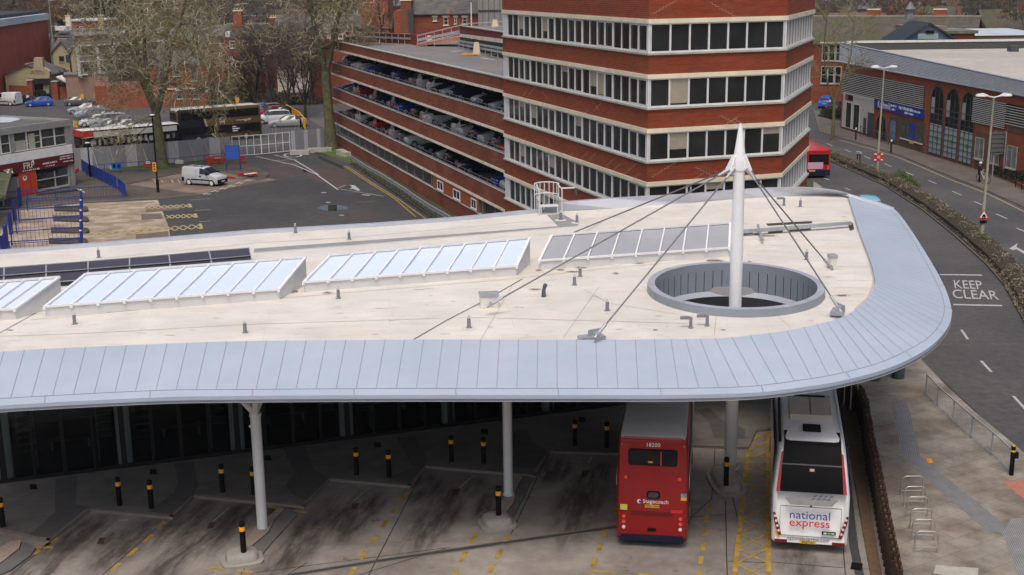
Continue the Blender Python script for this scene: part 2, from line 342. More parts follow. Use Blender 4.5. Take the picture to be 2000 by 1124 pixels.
# saw-tooth platform edge in front of the concourse
saw=[(-250,1132),(-165,1168),(-70,1080),(95,1057),(175,995),(337,1010),(378,968),(594,989),(642,935),(802,949),(831,910),(1046,929),(1073,881),(1212,886),(1357,870),(1460,872),(1463,845),(1500,838),(1600,802)]
saw[1]=(-150,1120);saw[2]=(-95,1043)
saw=[(-420,1100),(-330,1120),(-250,1060),(-110,1087),(-60,1026),(95,1056),(175,995),(337,1010),(378,968),(594,989),(642,935),(802,949),(831,910),(1046,929),(1073,881),(1212,886),(1357,870),(1462,874),(1478,840),(1500,838),(1622,788)]
sp=G(saw,.12)
CPAVE=mat('concourse_paving',(.165,.15,.135),.85,.16,1.3,c2=(.13,.12,.11),bs=.35)
KERBB=mat('platform_kerb',(.19,.17,.145),.8,.18,2.5)
mb=MB();plat=[(p.x,p.y) for p in sp]+[(15.5,60),(-40,64)]
mb.prism(plat,0,.12,CPAVE,KERBB);struct('concourse_pavement',mb)
mb=MB()
for i in range(len(sp)-1):
    a,b=sp[i],sp[i+1];d=(b-a).normalized();y=Vector((-d.y,d.x,0))*.16
    if i>16: continue
    mb.face([(a.x,a.y,.125),(b.x,b.y,.125),(b.x+y.x,b.y+y.y,.125),(a.x+y.x,a.y+y.y,.125)],KERBB)
struct('platform_kerb_edge',mb)
# ribbed dark guidance paving on the concourse
def tact(name,c,ang,per=.12):
    m=mat(name,c,.85,.15,2);n=m.node_tree.nodes;l=m.node_tree.links;b=n['Principled BSDF'];src=b.inputs['Base Color'].links[0].from_socket
    g=n.new('ShaderNodeNewGeometry');mp=n.new('ShaderNodeMapping');mp.vector_type='TEXTURE';mp.inputs['Rotation'].default_value=(0,0,ang);l.new(g.outputs['Position'],mp.inputs[0])
    wv=n.new('ShaderNodeTexWave');wv.bands_direction='Y';wv.inputs['Scale'].default_value=1/per/3.14*2.2;l.new(mp.outputs[0],wv.inputs[0])
    mr=n.new('ShaderNodeMapRange');mr.inputs[3].default_value=.6;mr.inputs[4].default_value=1.15;l.new(wv.outputs[0],mr.inputs[0])
    vm=n.new('ShaderNodeVectorMath');vm.operation='SCALE';l.new(src,vm.inputs[0]);l.new(mr.outputs[0],vm.inputs['Scale']);l.new(vm.outputs[0],b.inputs['Base Color']);return m
TACD=tact('dark_ribbed_paving',(.11,.104,.098),1.0,.1)
mb=MB()
for q in [[(108,938),(150,930),(148,985),(108,1000)],[(108,1000),(148,985),(172,990),(98,1052),(58,1045)],[(341,905),(378,900),(387,950),(340,962),(347,940)],[(340,962),(387,950),(376,968),(335,1005),(290,1000)],
          [(550,870),(595,872),(612,918),(575,925)],[(575,925),(612,918),(642,934),(598,978),(570,965),(556,950)],[(775,855),(810,852),(834,895),(805,912)],[(805,912),(834,895),(828,912),(800,945),(760,935)],
          [(1003,842),(1030,838),(1038,862),(1003,858)],[(1003,858),(1038,862),(1070,882),(1046,915),(1004,912)],[(1360,800),(1385,797),(1412,822),(1385,826)],[(1385,826),(1412,822),(1455,838),(1455,858),(1395,856)]]:
    mb.face([P(x,y,.127) for x,y in q],TACD)
struct('guidance_paving',mb)
mb=MB()
for x,y,w_ in [(65,951,14),(299,922,14),(523,895,14),(737,869,14),(946,843,14),(1137,820,14)]:
    mb.face([P(x-w_/2,y-5,.128),P(x+w_/2-1,y-5,.128),P(x+w_/2+1,y+5,.128),P(x-w_/2+1,y+5,.128)],BLACK)
for x,y in [(195,1056),(410,1026),(690,989),(887,961),(1140,925)]:
    mb.face([P(x-6,y+7,.016),P(x-1,y-5,.016),P(x+12,y-6,.016),P(x+6,y+6,.016)],mat('rusty_cover',(.06,.035,.022),.8,.2,5))
struct('drain_covers',mb)
# yellow bay markings
mb=MB()
def dashes(pts,w_,L,m=YELL,z=.016):
    pp=G(pts)
    if len(pp)>1: L=(pp[1]-pp[0]).length*.56
    for i,p in enumerate(pp):
        d=(pp[min(i+1,len(pp)-1)]-pp[max(i-1,0)]).normalized();strip(mb,[p-d*L/2,p+d*L/2],w_,m,z)
dashes([(316,1026),(290,1052),(259,1079),(226,1109),(190,1143)],.17,1.25)
dashes([(791,969),(771,995),(751,1024),(732,1054),(710,1084),(687,1118),(665,1150)],.17,1.2)
dashes([(1223,943),(1212,972),(1204,997)],.17,1.2);dashes([(1180,1042),(1171,1070),(1161,1100),(1150,1130)],.17,1.2)
dashes([(1385,990),(1381,1014),(1377,1040),(1373,1069),(1369,1095),(1366,1123)],.17,1.15)
dashes([(36,1057),(85,1070),(101,1059)],.17,.7);dashes([(92,1065),(72,1080)],.15,.7)
dashes([(536,992),(586,1000)],.17,.7);dashes([(925,1053),(905,1088),(887,1123)],.17,1.1);dashes([(991,1053),(975,1083),(960,1112)],.17,1.1)
dashes([(1043,937),(1048,932)],.16,.8);dashes([(1400,880)],.2,1.2);dashes([(1453,880)],.2,1.2);dashes([(425,1111),(478,1117)],.17,.8)
strip(mb,G([(1158,1116),(1203,1121)]),.13,YELL,.016);strip(mb,G([(1245,1123),(1275,1124)]),.13,YELL,.016)
# cross-hatched lane
def hl(y): # left and right edge pixels of the lane at row y
    return (1462+(y-873)*(1435-1462)/(1124-873),1501)
strip(mb,[P(hl(y)[0],y) for y in (842,873,978,1050,1124,1190)],.17,YELL,.016);strip(mb,[P(1501,y) for y in (842,900,978,1050,1124,1190)],.17,YELL,.016)
ys=[845,862,881,900,921,943,966,990,1016,1043,1072,1102,1134,1168]
for i in range(len(ys)-1):
    a,b=ys[i],ys[i+1];l0,r0=hl(a);l1,r1=hl(b)
    strip(mb,[P(l0,a),P(r1,b)],.09,YELL,.02);strip(mb,[P(r0,a),P(l1,b)],.09,YELL,.024)
strip(mb,[P(1462,846),P(1501,838)],.17,YELL,.028)
# faint bay numerals
for x,y in [(210,1030),(425,1005),(700,965),(905,940)]:
    strip(mb,G([(x-8,y+14),(x+22,y-12)]),.07,mat('worn_white_paint',(.3,.29,.27),.8,.4,4),.016)
strip(mb,G([(232,1017),(250,1017)]),.09,WHITEL,.02);strip(mb,G([(1150,905),(1156,893)]),.1,WHITEL,.02)
struct('bay_markings',mb)
# expansion joints and channel drain
mb=MB();J=mat('joint_sealant',(.03,.027,.025),.8,.2,5)
for pts in [[(175,997),(20,1124)],[(378,970),(200,1124)],[(642,937),(500,1075),(470,1124)],[(831,912),(720,1124)],[(1073,883),(1000,1040)],[(1397,870),(1390,975),(1340,1020)],[(1417,980),(1419,1080),(1421,1140)],[(500,1119),(880,1070)],[(870,1072),(700,1124)],[(1340,1012),(1420,1005)],[(1421,1097),(1500,1100)],[(1500,1098),(1648,1110)],[(1646,1060),(1651,1124)],[(600,1100),(560,1124)],[(1000,1040),(985,1060)],[(1420,925),(1440,1010)]]:
    strip(mb,G(pts),.035,J,.012)
struct('expansion_joints',mb)
mb=MB();strip(mb,G([(430,1150),(575,1123),(750,1095),(875,1077),(1000,1059),(1100,1045),(1205,1030)]),.34,KERBB,.011);strip(mb,G([(430,1150),(575,1123),(750,1095),(875,1077),(1000,1059),(1100,1045),(1205,1030)]),.17,DSTEEL,.019)
strip(mb,G([(1651,905),(1660,1000),(1668,1070),(1680,1130),(1695,1200)]),.3,DSTEEL,.012)
strip(mb,G([(1662,1106),(1684,1109)]),.55,BLACK,.02)
struct('channel_drain',mb)
# pale strips where the buses' wheels do not run
mb=MB();mb.prism([(p.x,p.y) for p in G([(1640,800),(1675,812),(1700,1000),(1722,1124),(1735,1190),(1712,1190),(1690,1070),(1672,960),(1655,860)])],.0,.1,mat('brown_gravel_strip',(.12,.075,.045),.95,.3,6),KERBB);struct('gravel_strip',mb)
# footpath beside the station on the right
mb=MB()
path=[(p.x,p.y) for p in G([(1750,1220),(1736,1124),(1722,1055),(1713,993),(1698,918),(1687,843),(1677,812),(1650,797),(1626,785)])]+[(15.5,60),(17,66),(20,75),(23,92),(27,112),(28.9,120),(28.8,112),(24.3,90),(21.2,64)]+[(p.x,p.y) for p in G([(1800,708),(1850,760),(1900,806),(1950,848),(1993,884),(2080,960),(2300,1160)])]
FLAG=mat('stone_flags',(.30,.275,.24),.75,.16,.9,c2=(.22,.185,.15),bs=.33)
mb.prism(path,0,.118,FLAG,KERB);struct('footpath',mb)
def flags():
    m=FLAG;n=m.node_tree.nodes;l=m.node_tree.links;b=n['Principled BSDF'];src=b.inputs['Base Color'].links[0].from_socket
    g=n.new('ShaderNodeNewGeometry');mp=n.new('ShaderNodeMapping');mp.vector_type='TEXTURE';mp.inputs['Rotation'].default_value=(0,0,.55);l.new(g.outputs['Position'],mp.inputs[0])
    bt=n.new('ShaderNodeTexBrick');bt.inputs['Scale'].default_value=1;bt.inputs['Brick Width'].default_value=1.1;bt.inputs['Row Height'].default_value=.75;bt.inputs['Mortar Size'].default_value=.012;bt.inputs['Color1'].default_value=(.9,.88,.86,1);bt.inputs['Color2'].default_value=(1.08,1.06,1.02,1);bt.inputs['Mortar'].default_value=(.62,.56,.5,1);l.new(mp.outputs[0],bt.inputs[0])
    no=n.new('ShaderNodeTexNoise');no.inputs['Scale'].default_value=.5;no.inputs['Detail'].default_value=9;no.inputs['Roughness'].default_value=.7;l.new(g.outputs['Position'],no.inputs[0]);mr=n.new('ShaderNodeMapRange');mr.inputs[1].default_value=.32;mr.inputs[2].default_value=.6;mr.inputs[3].default_value=.55;mr.inputs[4].default_value=1.1;l.new(no.outputs[0],mr.inputs[0])
    mi=n.new('ShaderNodeMix');mi.data_type='RGBA';mi.blend_type='MULTIPLY';mi.inputs[0].default_value=1;l.new(src,mi.inputs[6]);l.new(bt.outputs[0],mi.inputs[7]);vm=n.new('ShaderNodeVectorMath');vm.operation='SCALE';l.new(mi.outputs[2],vm.inputs[0]);l.new(mr.outputs[0],vm.inputs['Scale']);l.new(vm.outputs[0],b.inputs['Base Color'])
flags()
TACG=tact('grey_ribbed_paving',(.21,.21,.215),P(1880,990).x*0+math.atan2((P(1900,1010)-P(1820,920)).y,(P(1900,1010)-P(1820,920)).x),.16)
TACG2=tact('grey_ribbed_paving_straight',(.21,.21,.215),math.atan2((P(1765,880)-P(1750,785)).y,(P(1765,880)-P(1750,785)).x),.16)
TACG3=tact('grey_ribbed_paving_cross',(.24,.24,.24),math.atan2((P(2000,1120)-P(1960,1040)).y,(P(2000,1120)-P(1960,1040)).x),.16)
mb=MB()
mb.face([P(x,y,.123) for x,y in [(1739,783),(1771,783),(1798,892),(1763,896)]],TACG2);mb.face([P(x,y,.123) for x,y in [(1763,896),(1798,892),(1975,1035),(1957,1042),(1925,1035)]],TACG)
mb.face([P(x,y,.1235) for x,y in [(1957,1042),(1975,1013),(2040,1010),(2060,1124),(1990,1124)]],TACG3)
mb.face([P(x,y,.1225) for x,y in [(1957,942),(2030,935),(2060,985),(2000,975)]],mat('red_tactile',(.4,.16,.11),.8,.12,4))
mb.face([P(x,y,.123) for x,y in [(1809,896),(1819,896),(1823,904),(1813,905)]],mat('orange_plate',(.8,.3,.02),.6,.1,4))
mb.face([P(x,y,.123) for x,y in [(1828,1104),(1911,1110),(1909,1135),(1823,1120)]],mat('pale_cover_slab',(.4,.38,.33),.8,.12,4))
struct('tactile_paving',mb)
FJ=mat('slab_joint',(.07,.06,.05),.9,.2,4)
mb=MB()
for pts in [[(1687,760),(1800,742)],[(1700,835),(1760,826)]]:
    strip(mb,[P(x,y,.12) for x,y in pts],.03,FJ,.1215)
struct('slab_joints',mb)
mb=MB()
for x0,y0,x1,y1 in [(106,409,172,411),(104,429,173,431),(100,452,174,453),(96,473,171,474)]:
    h_=4.2;mb.prism([(p.x,p.y) for p in G([(x0,y0-h_),(x1-4,y1-h_),(x1,y1-2),(x1+1,y1+2),(x1-4,y1+h_),(x0,y0+h_)])],0,.16,mat('mossy_island',(.07,.058,.045),.9,.3,1.5))
struct('bay_platforms',mb)
# old yard: paving islands, tan concrete bays, markings
mb=MB();mb.prism([(p.x,p.y) for p in G([(150,367),(245,362),(385,381),(310,388),(160,396),(0,408),(-60,412),(-60,395),(0,392)])],0,.1,BROWNP,KERB);struct('yard_pavement',mb)
mb=MB();mb.prism([(p.x,p.y) for p in G([(246,361),(300,349),(357,338),(440,338),(500,352),(519,349),(526,343),(520,336),(500,329),(475,318),(440,309),(330,322),(152,333),(150,366)])],0,.1,BROWNP,KERB);struct('yard_island',mb)
mb=MB();mb.sheet([(p.x,p.y) for p in G([(300,322),(330,313),(440,307),(478,316),(420,330),(330,334),(200,336),(160,338),(155,328)])],.104,GRASS);struct('grass_strip',mb)
mb=MB();mb.sheet([(p.x,p.y) for p in G([(246,362),(357,338.5),(440,338.5),(501,352.5),(525,349),(540,352),(457,366),(386,381)])],.01,APRON);struct('layby_apron',mb)
mb=MB();mb.sheet([(p.x,p.y) for p in G([(0,412),(160,398),(308,391),(320,420),(330,445),(335,480),(0,520)])],.008,TAN)
for q in [[(284,404),(355,400),(350,410),(285,416)],[(275,418),(315,417),(318,428),(277,430)],[(265,458),(328,452),(331,468),(265,473)]]: mb.face([P(x,y,.013) for x,y in q],mat('bay_patch',(.14,.115,.095),.85,.2,1.5))
for k in range(5):
    y0=402+k*18;mb.face([P(162,y0,.012),P(300,y0-8,.012),P(303,y0-5.5,.012),P(162,y0+4,.012)],mat('bay_rut_stain',(.27,.215,.145),.9,.3,1.,streak=(.3,2,1)))
struct('yard_bays',mb)
mb=MB()
for q,m in [([(585,322),(650,328),(695,352),(690,362),(655,370),(600,345)],REDAS),([(530,315),(560,310),(600,335),(560,347),(525,345)],REDAS),([(695,393),(735,392),(728,398),(694,399)],REDAS),([(690,417),(735,416),(735,420),(680,424)],REDAS),([(620,303),(670,325),(672,332),(625,312)],mat('dark_patch',(.022,.022,.024),.8,.1,2))]:
    mb.face([P(x,y,.009) for x,y in q],m)
struct('tarmac_patches',mb)
mb=MB();strip(mb,G([(500,306),(575,323),(618,341),(660,371)]),.16,WHITEL,.014);strip(mb,G([(535,303),(575,313),(605,331),(622,342)]),.16,WHITEL,.018)
strip(mb,G([(530,315),(580,312)]),.12,WHITEL,.022);strip(mb,G([(555,320),(595,322)]),.12,WHITEL,.022)
strip(mb,G([(660,368),(676,362)]),.12,WHITEL,.014);strip(mb,G([(665,370),(750,384)]),.1,WHITEL,.014)
mb.face([P(x,y,.014) for x,y in [(683,362),(692,362),(702,370),(703,373),(698,373),(690,369),(683,370),(688,366)]],WHITEL)
for a,b in [((628,377),(637,377)),((637,396),(645,396)),((663,421),(672,421)),((707,381),(723,382))]: strip(mb,G([a,b]),.35,WHITEL,.014)
el=[P(572+17*math.cos(t*.63),304+4*math.sin(t*.63)) for t in range(11)];strip(mb,el,.25,WHITEL,.03)
for i in range(8): strip(mb,G([(397+i*16,380.5-i*5.3),(406+i*16,377.5-i*5.3)]),.22,WHITEL,.012);strip(mb,G([(405+i*16,381-i*5.3),(412+i*16,378.5-i*5.3)]),.15,WHITEL,.012)
for y in (410,431,453): strip(mb,G([(372+(y-410)*.4,y-19),(410,y-21)]),.1,WHITEL,.014)
strip(mb,G([(672,325),(720,357),(770,388),(812,424)]),.12,YELL,.014);strip(mb,G([(676,324),(726,357),(776,388),(832,428)]),.12,YELL,.014)
def zig(x0,y0,x1,y1,h0,h1,n):
    for i in range(n):
        a=i/n;b=(i+1)/n;xa=x0+(x1-x0)*a;xb=x0+(x1-x0)*b;ya=y0+(y1-y0)*a;yb=y0+(y1-y0)*b;ha=h0+(h1-h0)*a;hb=h0+(h1-h0)*b
        strip(mb,G([(xa,ya),(xb,yb+hb)]),.14,YELF,.018);strip(mb,G([(xa,ya+ha),(xb,yb)]),.14,YELF,.022)
    strip(mb,G([(x1,y1),(x1+3,y1+h1)]),.25,YELF,.026)
zig(285,404,370,399,6,7,7);zig(325,421,381,418,7,8,5);zig(178,455,391,438,8,10,13)
for a,b in [((252,354),(300,350)),((300,350),(304,357)),((304,357),(330,358)),((315,353),(318,357)),((335,352),(338,358)),((347,352),(352,358))]: strip(mb,G([a,b]),.14,YELF,.03)
strip(mb,G([(365,376),(457,365),(470,362)]),.16,YELF,.014)
struct('yard_markings',mb)
# verge between the yard and the parking building, with its hatch of dark sleepers
mb=MB();mb.prism([(p.x,p.y) for p in G([(610,297),(650,292),(690,303),(720,330),(760,352),(830,395),(890,425),(880,436),(850,430),(790,388),(735,352),(680,318),(640,304)])],0,.1,mat('scrubby_verge',(.07,.065,.04),.95,.4,1.5,c2=(.05,.07,.022),bs=.4),KERB);struct('verge',mb)
mb=MB()
for i in range(26):
    t=i/25;x=684+t*158;y=322+t*106;strip(mb,[P(x,y),P(x+13+4*t,y+3)],.22,mat('dark_slot',(.02,.018,.016),.9,.2,3),.108)
struct('verge_slots',mb)
mb=MB();mb.sheet([(p.x,p.y) for p in G([(608,298),(650,292.5),(682,303),(700,318),(690,321),(672,314),(640,304)])],.106,mat('bright_grass',(.075,.13,.02),.9,.35,3));struct('grass_patch',mb)
mb=MB();pts=[P(651+30*math.cos(t*.449)*(1.0+.12*math.sin(3*t)),406.5+6*math.sin(t*.449),.012) for t in range(14)];mb.face(pts,mat('puddle_water',(.02,.02,.02),.03,.1,2,spec=1.));struct('puddle',mb)
# road beyond the hoarding
mb=MB();mb.sheet([(p.x,p.y) for p in G([(510,278),(570,272),(632,262),(634,252),(600,232),(625,222),(645,215),(648,240),(642,262),(600,277),(510,293)])],.02,mat('pale_tarmac',(.12,.11,.105),.85,.12,1.5));struct('far_road',mb)
# ================================================================ THE BUS STATION
from mathutils.geometry import tessellate_polygon
MS=.04
def PM(x,y,dz=0.): return P(x,y,7.0+dz,MS,42)
def PE(x,y,dz=0.): return P(x,y,6.4+dz,MS,39)
def zm(p,dz=0.): return 7.0+dz+MS*(p[1]-42)
MEMB=mat('roof_membrane',(.71,.67,.61),.6,.09,.5,c2=(.66,.635,.585),bs=.35,bump=.05,det=9)
PANEL=mat('sky_tinted_metal_panel',(.42,.465,.555),.42,.06,.35,c2=(.39,.46,.54),bs=.45)  # bluish cast of the reflected sky is part of this base colour
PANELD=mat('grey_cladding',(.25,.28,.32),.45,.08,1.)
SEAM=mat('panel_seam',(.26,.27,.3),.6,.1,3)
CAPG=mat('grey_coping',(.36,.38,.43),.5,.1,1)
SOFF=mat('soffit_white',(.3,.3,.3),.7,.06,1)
ST=thing('bus_station','long low bus station with a white flat roof and pale blue sloping edge','bus station',(0,52,0))
tab=[((-170,703),(-210,795),(-212,810)),((54,684),(27,778),(26,791)),((321,672),(299,764),(298,777)),((471,667),(450,762),(449,774)),((772,664),(755,760),(755,772)),((1040,664),(1038,760),(1038,772)),((1195,664),(1200,760),(1201,772)),((1291,663),(1301,760),(1303,772)),((1410,661),(1460,756),(1463,768)),((1517,649),(1567,743),(1572,756)),((1582,637),(1632,732),(1640,745)),((1640,622),(1714,711),(1724,723)),((1675,602),(1775,684),(1787,696)),((1698,580),(1819,656),(1831,665)),((1709,556),(1843,619),(1857,626)),((1706,530),(1842,583),(1854,585)),((1697,500),(1820,533),(1831,533)),((1677,447),(1778,460),(1787,461)),((1666,412),(1750,421),(1758,420)),((1657,383),(1736,409),(1745,408))]
def cr(pts,k=6):
    out=[];n=len(pts)
    for i in range(n-1):
        p0=pts[max(i-1,0)];p1=pts[i];p2=pts[i+1];p3=pts[min(i+2,n-1)]
        for j in range(k):
            t=j/k;out.append(.5*((2*p1)+(p2-p0)*t+(2*p0-5*p1+4*p2-p3)*t*t+(3*p1-p0-3*p2+p3)*t**3))
    out.append(pts[-1]);return out
rid=cr([PM(*t[0],.15) for t in tab]);joi=cr([PE(*t[1],.06) for t in tab]);edg=cr([PE(*t[2]) for t in tab])
mb=MB();N=len(rid)
for i in range(N-1):
    mb.face([joi[i],joi[i+1],rid[i+1],rid[i]],PANEL);mb.face([edg[i],edg[i+1],joi[i+1],joi[i]],PANEL)
    a,b=Vector(rid[i]),Vector(rid[i+1]);mb.face([a,b,b-Vector((0,0,.16)),a-Vector((0,0,.16))],PANEL)
ROOF=mb.build('canopy_edge',ST,smooth=20)
# ribs
mb=MB();acc=0;nxt=.3;hz=Vector((0,0,.012))
for i in range(N-1):
    L=(joi[i+1]-joi[i]).length
    while nxt<acc+L:
        t=(nxt-acc)/L;a=joi[i].lerp(joi[i+1],t);b=rid[i].lerp(rid[i+1],t);d=(joi[i+1]-joi[i]).normalized()*.009
        mb.face([a-d+hz,a+d+hz,b+d+hz,b-d+hz],SEAM);nxt+=.655
    acc+=L
acc=0;nxt=1.3
for i in range(N-1):
    L=(edg[i+1]-edg[i]).length
    while nxt<acc+L:
        t=(nxt-acc)/L;a=edg[i].lerp(edg[i+1],t);b=joi[i].lerp(joi[i+1],t);d=(joi[i+1]-joi[i]).normalized()*.013
        mb.face([a-d+hz,a+d+hz,b+d+hz,b-d+hz],SEAM);nxt+=3.3
    acc+=L
for i in range(N-1):
    a,b=joi[i],joi[i+1];e0=(rid[i]-a).normalized()*.03;e1=(rid[i+1]-b).normalized()*.03
    mb.face([a+hz*.8,b+hz*.8,b+e1+hz*.8,a+e0+hz*.8],SEAM)
mb.build('panel_seams',ROOF)
# fascia with a dark shadow gap
mb=MB();dn=Vector((0,0,1))
for i in range(N-1):
    a,b=edg[i],edg[i+1];out=Vector((b-a).cross(dn)).normalized()*.02
    mb.face([a,b,b-dn*.13,a-dn*.13],PANEL);a2,b2=a-out*3-dn*.13,b-out*3-dn*.13
    mb.face([a-dn*.13,b-dn*.13,b2,a2],CAPG);mb.face([a2,b2,b2-dn*.1,a2-dn*.1],CAPG)
mb.build('fascia',ST,smooth=30)
# back edge
bt=[(1745,408),(1700,391),(1657,379),(1637,374),(1600,369),(1570,367),(1500,368),(1425,373),(1350,380),(1200,388),(1092,396)]
bb=[(1736,409),(1690,398),(1657,384),(1637,382),(1600,381),(1570,382),(1500,386),(1425,390),(1350,396),(1200,408),(1092,413)]
lt=[(1060,409),(900,425),(735,437),(500,450.5),(250,471),(0,490),(-250,511)]
btp=[PM(*p,d_) for p,d_ in zip(bt,[-.5,-.2,.22,.36,.46]+[.5]*20)];btp[0]=Vector(edg[-1]);bbp=[PM(*p) for p in bb];bbp[0]=Vector(joi[-1]);bbp[1]=bbp[0].lerp(Vector(rid[-1]),.5);bbp[2]=Vector(rid[-1])-Vector((0,0,.02))
ltp=[PM(*p,.15) for p in lt]
mb=MB()
for i in range(len(btp)-1): mb.face([bbp[i],bbp[i+1],btp[i+1],btp[i]],mat('lilac_parapet',(.55,.57,.64),.5,.04,1))
for i in range(len(btp)-1):
    a,b=btp[i],btp[i+1];o=(b-a).cross(dn).normalized()*.18;mb.face([a,b,b+o+dn*.02,a+o+dn*.02],CAPG)
mb.build('parapet',ST)
mb=MB();ls=[p-Vector((0,0,.15)) for p in ltp];allb=btp+[ltp[0].copy()]+ltp[1:]
for i in range(len(ltp)-1):
    a,b=ltp[i],ltp[i+1];o=(b-a).cross(dn).normalized()*.28;a=a+dn*.0;b=b+dn*.0
    mb.face([a,b,b+o,a+o],CAPG);mb.face([a,b,b-dn*.16-o*.3,a-dn*.16-o*.3],CAPG)
    mb.face([a+o,b+o,b+o-dn*.8,a+o-dn*.8],CAPG)
a,b=btp[-1],ltp[0];mb.face([a,b,b-dn*.2,a-dn*.6],CAPG)
mb.build('coping',ST)
# membrane with the round opening
def dirty(m):
    n=m.node_tree.nodes;l=m.node_tree.links;b=n['Principled BSDF'];src=b.inputs['Base Color'].links[0].from_socket;g=n.new('ShaderNodeNewGeometry')
    mp=n.new('ShaderNodeMapping');mp.inputs['Scale'].default_value=(.35,1.2,1);mp.inputs['Rotation'].default_value=(0,0,-.12);l.new(g.outputs['Position'],mp.inputs[0])
    def layer(src,sc,lo,hi,colr,amt,vec):
        no=n.new('ShaderNodeTexNoise');no.inputs['Scale'].default_value=sc;no.inputs['Detail'].default_value=10;no.inputs['Roughness'].default_value=.72;l.new(vec,no.inputs[0])
        mr=n.new('ShaderNodeMapRange');mr.inputs[1].default_value=lo;mr.inputs[2].default_value=hi;mr.inputs[4].default_value=amt;l.new(no.outputs[0],mr.inputs[0])
        mi=n.new('ShaderNodeMix');mi.data_type='RGBA';mi.blend_type='MULTIPLY';mi.inputs[7].default_value=(*colr,1);l.new(mr.outputs[0],mi.inputs[0]);l.new(src,mi.inputs[6]);return mi.outputs[2]
    s=layer(src,.5,.5,.74,(.88,.82,.73),.7,mp.outputs[0]);s=layer(s,2.4,.56,.7,(.7,.62,.52),.55,mp.outputs[0]);s=layer(s,9,.6,.72,(.6,.55,.5),.5,g.outputs['Position'])
    bt=n.new('ShaderNodeTexBrick');bt.inputs['Scale'].default_value=1;bt.inputs['Brick Width'].default_value=9;bt.inputs['Row Height'].default_value=1.05;bt.inputs['Mortar Size'].default_value=.01;bt.inputs['Color1'].default_value=(1,1,1,1);bt.inputs['Color2'].default_value=(.965,.96,.95,1);bt.inputs['Mortar'].default_value=(.87,.84,.8,1)
    m2=n.new('ShaderNodeMapping');m2.inputs['Rotation'].default_value=(0,0,-.1);l.new(g.outputs['Position'],m2.inputs[0]);l.new(m2.outputs[0],bt.inputs[0])
    mi=n.new('ShaderNodeMix');mi.data_type='RGBA';mi.blend_type='MULTIPLY';mi.inputs[0].default_value=1;l.new(s,mi.inputs[6]);l.new(bt.outputs[0],mi.inputs[7]);l.new(mi.outputs[2],b.inputs['Base Color'])
dirty(MEMB)
c0=P(1437,514.5,7.3,MS,42);c1=P(1437,600.5,7.3,MS,42);CX=(P(1252,556,7.3,MS,42).x+P(1624,557,7.3,MS,42).x)/2;CC=Vector(((CX),(c0.y+c1.y)/2,0));CR=((c0-c1).length/2+(P(1624,557,7.3,MS,42).x-P(1252,556,7.3,MS,42).x)/2)/2
print('HOLE',CC,CR)
def circ(r_,dz=0,n=64): return [Vector((CC.x+r_*math.cos(2*math.pi*k/n),CC.y+r_*math.sin(2*math.pi*k/n),7.0+dz+MS*(CC.y+r_*math.sin(2*math.pi*k/n)-42))) for k in range(n)]
def holed(outer,hole,m,mb):
    tr=tessellate_polygon([outer,hole]);vs=list(outer)+list(hole);mb.add(vs,[list(t) for t in tr],m)
outer=[Vector((p.x,p.y,zm(p))) for p in [Vector(r_) for r_ in rid]]+[Vector((p.x,p.y,zm(p))) for p in bbp[3:]]+[Vector((p.x,p.y,zm(p))) for p in ls]
mb=MB();holed(outer,circ(CR-.1),MEMB,mb);mb.build('roof_membrane',ST)
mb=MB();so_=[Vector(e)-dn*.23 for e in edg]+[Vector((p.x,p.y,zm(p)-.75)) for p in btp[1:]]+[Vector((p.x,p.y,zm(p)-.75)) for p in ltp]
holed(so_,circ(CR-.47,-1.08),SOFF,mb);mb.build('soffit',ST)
n=64;o1=circ(CR,.3);o0=circ(CR+.03,-.02);i1=circ(CR-.28,.3);i2=circ(CR-.28,-.9);i3=circ(CR-.47,-1.08)
mb=MB();ii=circ(CR-.27,.05)
for k in range(n):
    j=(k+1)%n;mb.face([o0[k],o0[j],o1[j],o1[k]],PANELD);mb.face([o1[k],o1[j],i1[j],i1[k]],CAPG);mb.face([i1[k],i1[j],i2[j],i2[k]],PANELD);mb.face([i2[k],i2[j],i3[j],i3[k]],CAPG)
    if k%8==0:
        d=(o1[j]-o1[k]).normalized()*.012;mb.face([o1[k]-d+hz,o1[k]+d+hz,i1[k]+d+hz,i1[k]-d+hz],SEAM)
oc=mb.build('round_opening',ST,smooth=30)
mb=MB()
for k in range(n):
    j=(k+1)%n;q=[circ(CR-.284,z_) for z_ in(.0,-.03,-.88,-.91)] if k==0 else q
    mb.face([q[0][k],q[0][j],q[1][j],q[1][k]],SEAM);mb.face([q[2][k],q[2][j],q[3][j],q[3][k]],SEAM)
mb.build('shadow_gap',oc)
mb=MB();n2=52
for k in range(n2):
    t=2*math.pi*k/n2;r_=CR-.285;x,y=CC.x+r_*math.cos(t),CC.y+r_*math.sin(t);z=7.0+MS*(y-42);tx=Vector((-math.sin(t),math.cos(t),0))*.014
    mb.face([Vector((x,y,z-.02))-tx,Vector((x,y,z-.02))+tx,Vector((x,y,z-.89))+tx,Vector((x,y,z-.89))-tx],BLACK)
mb.build('panel_seams',oc)
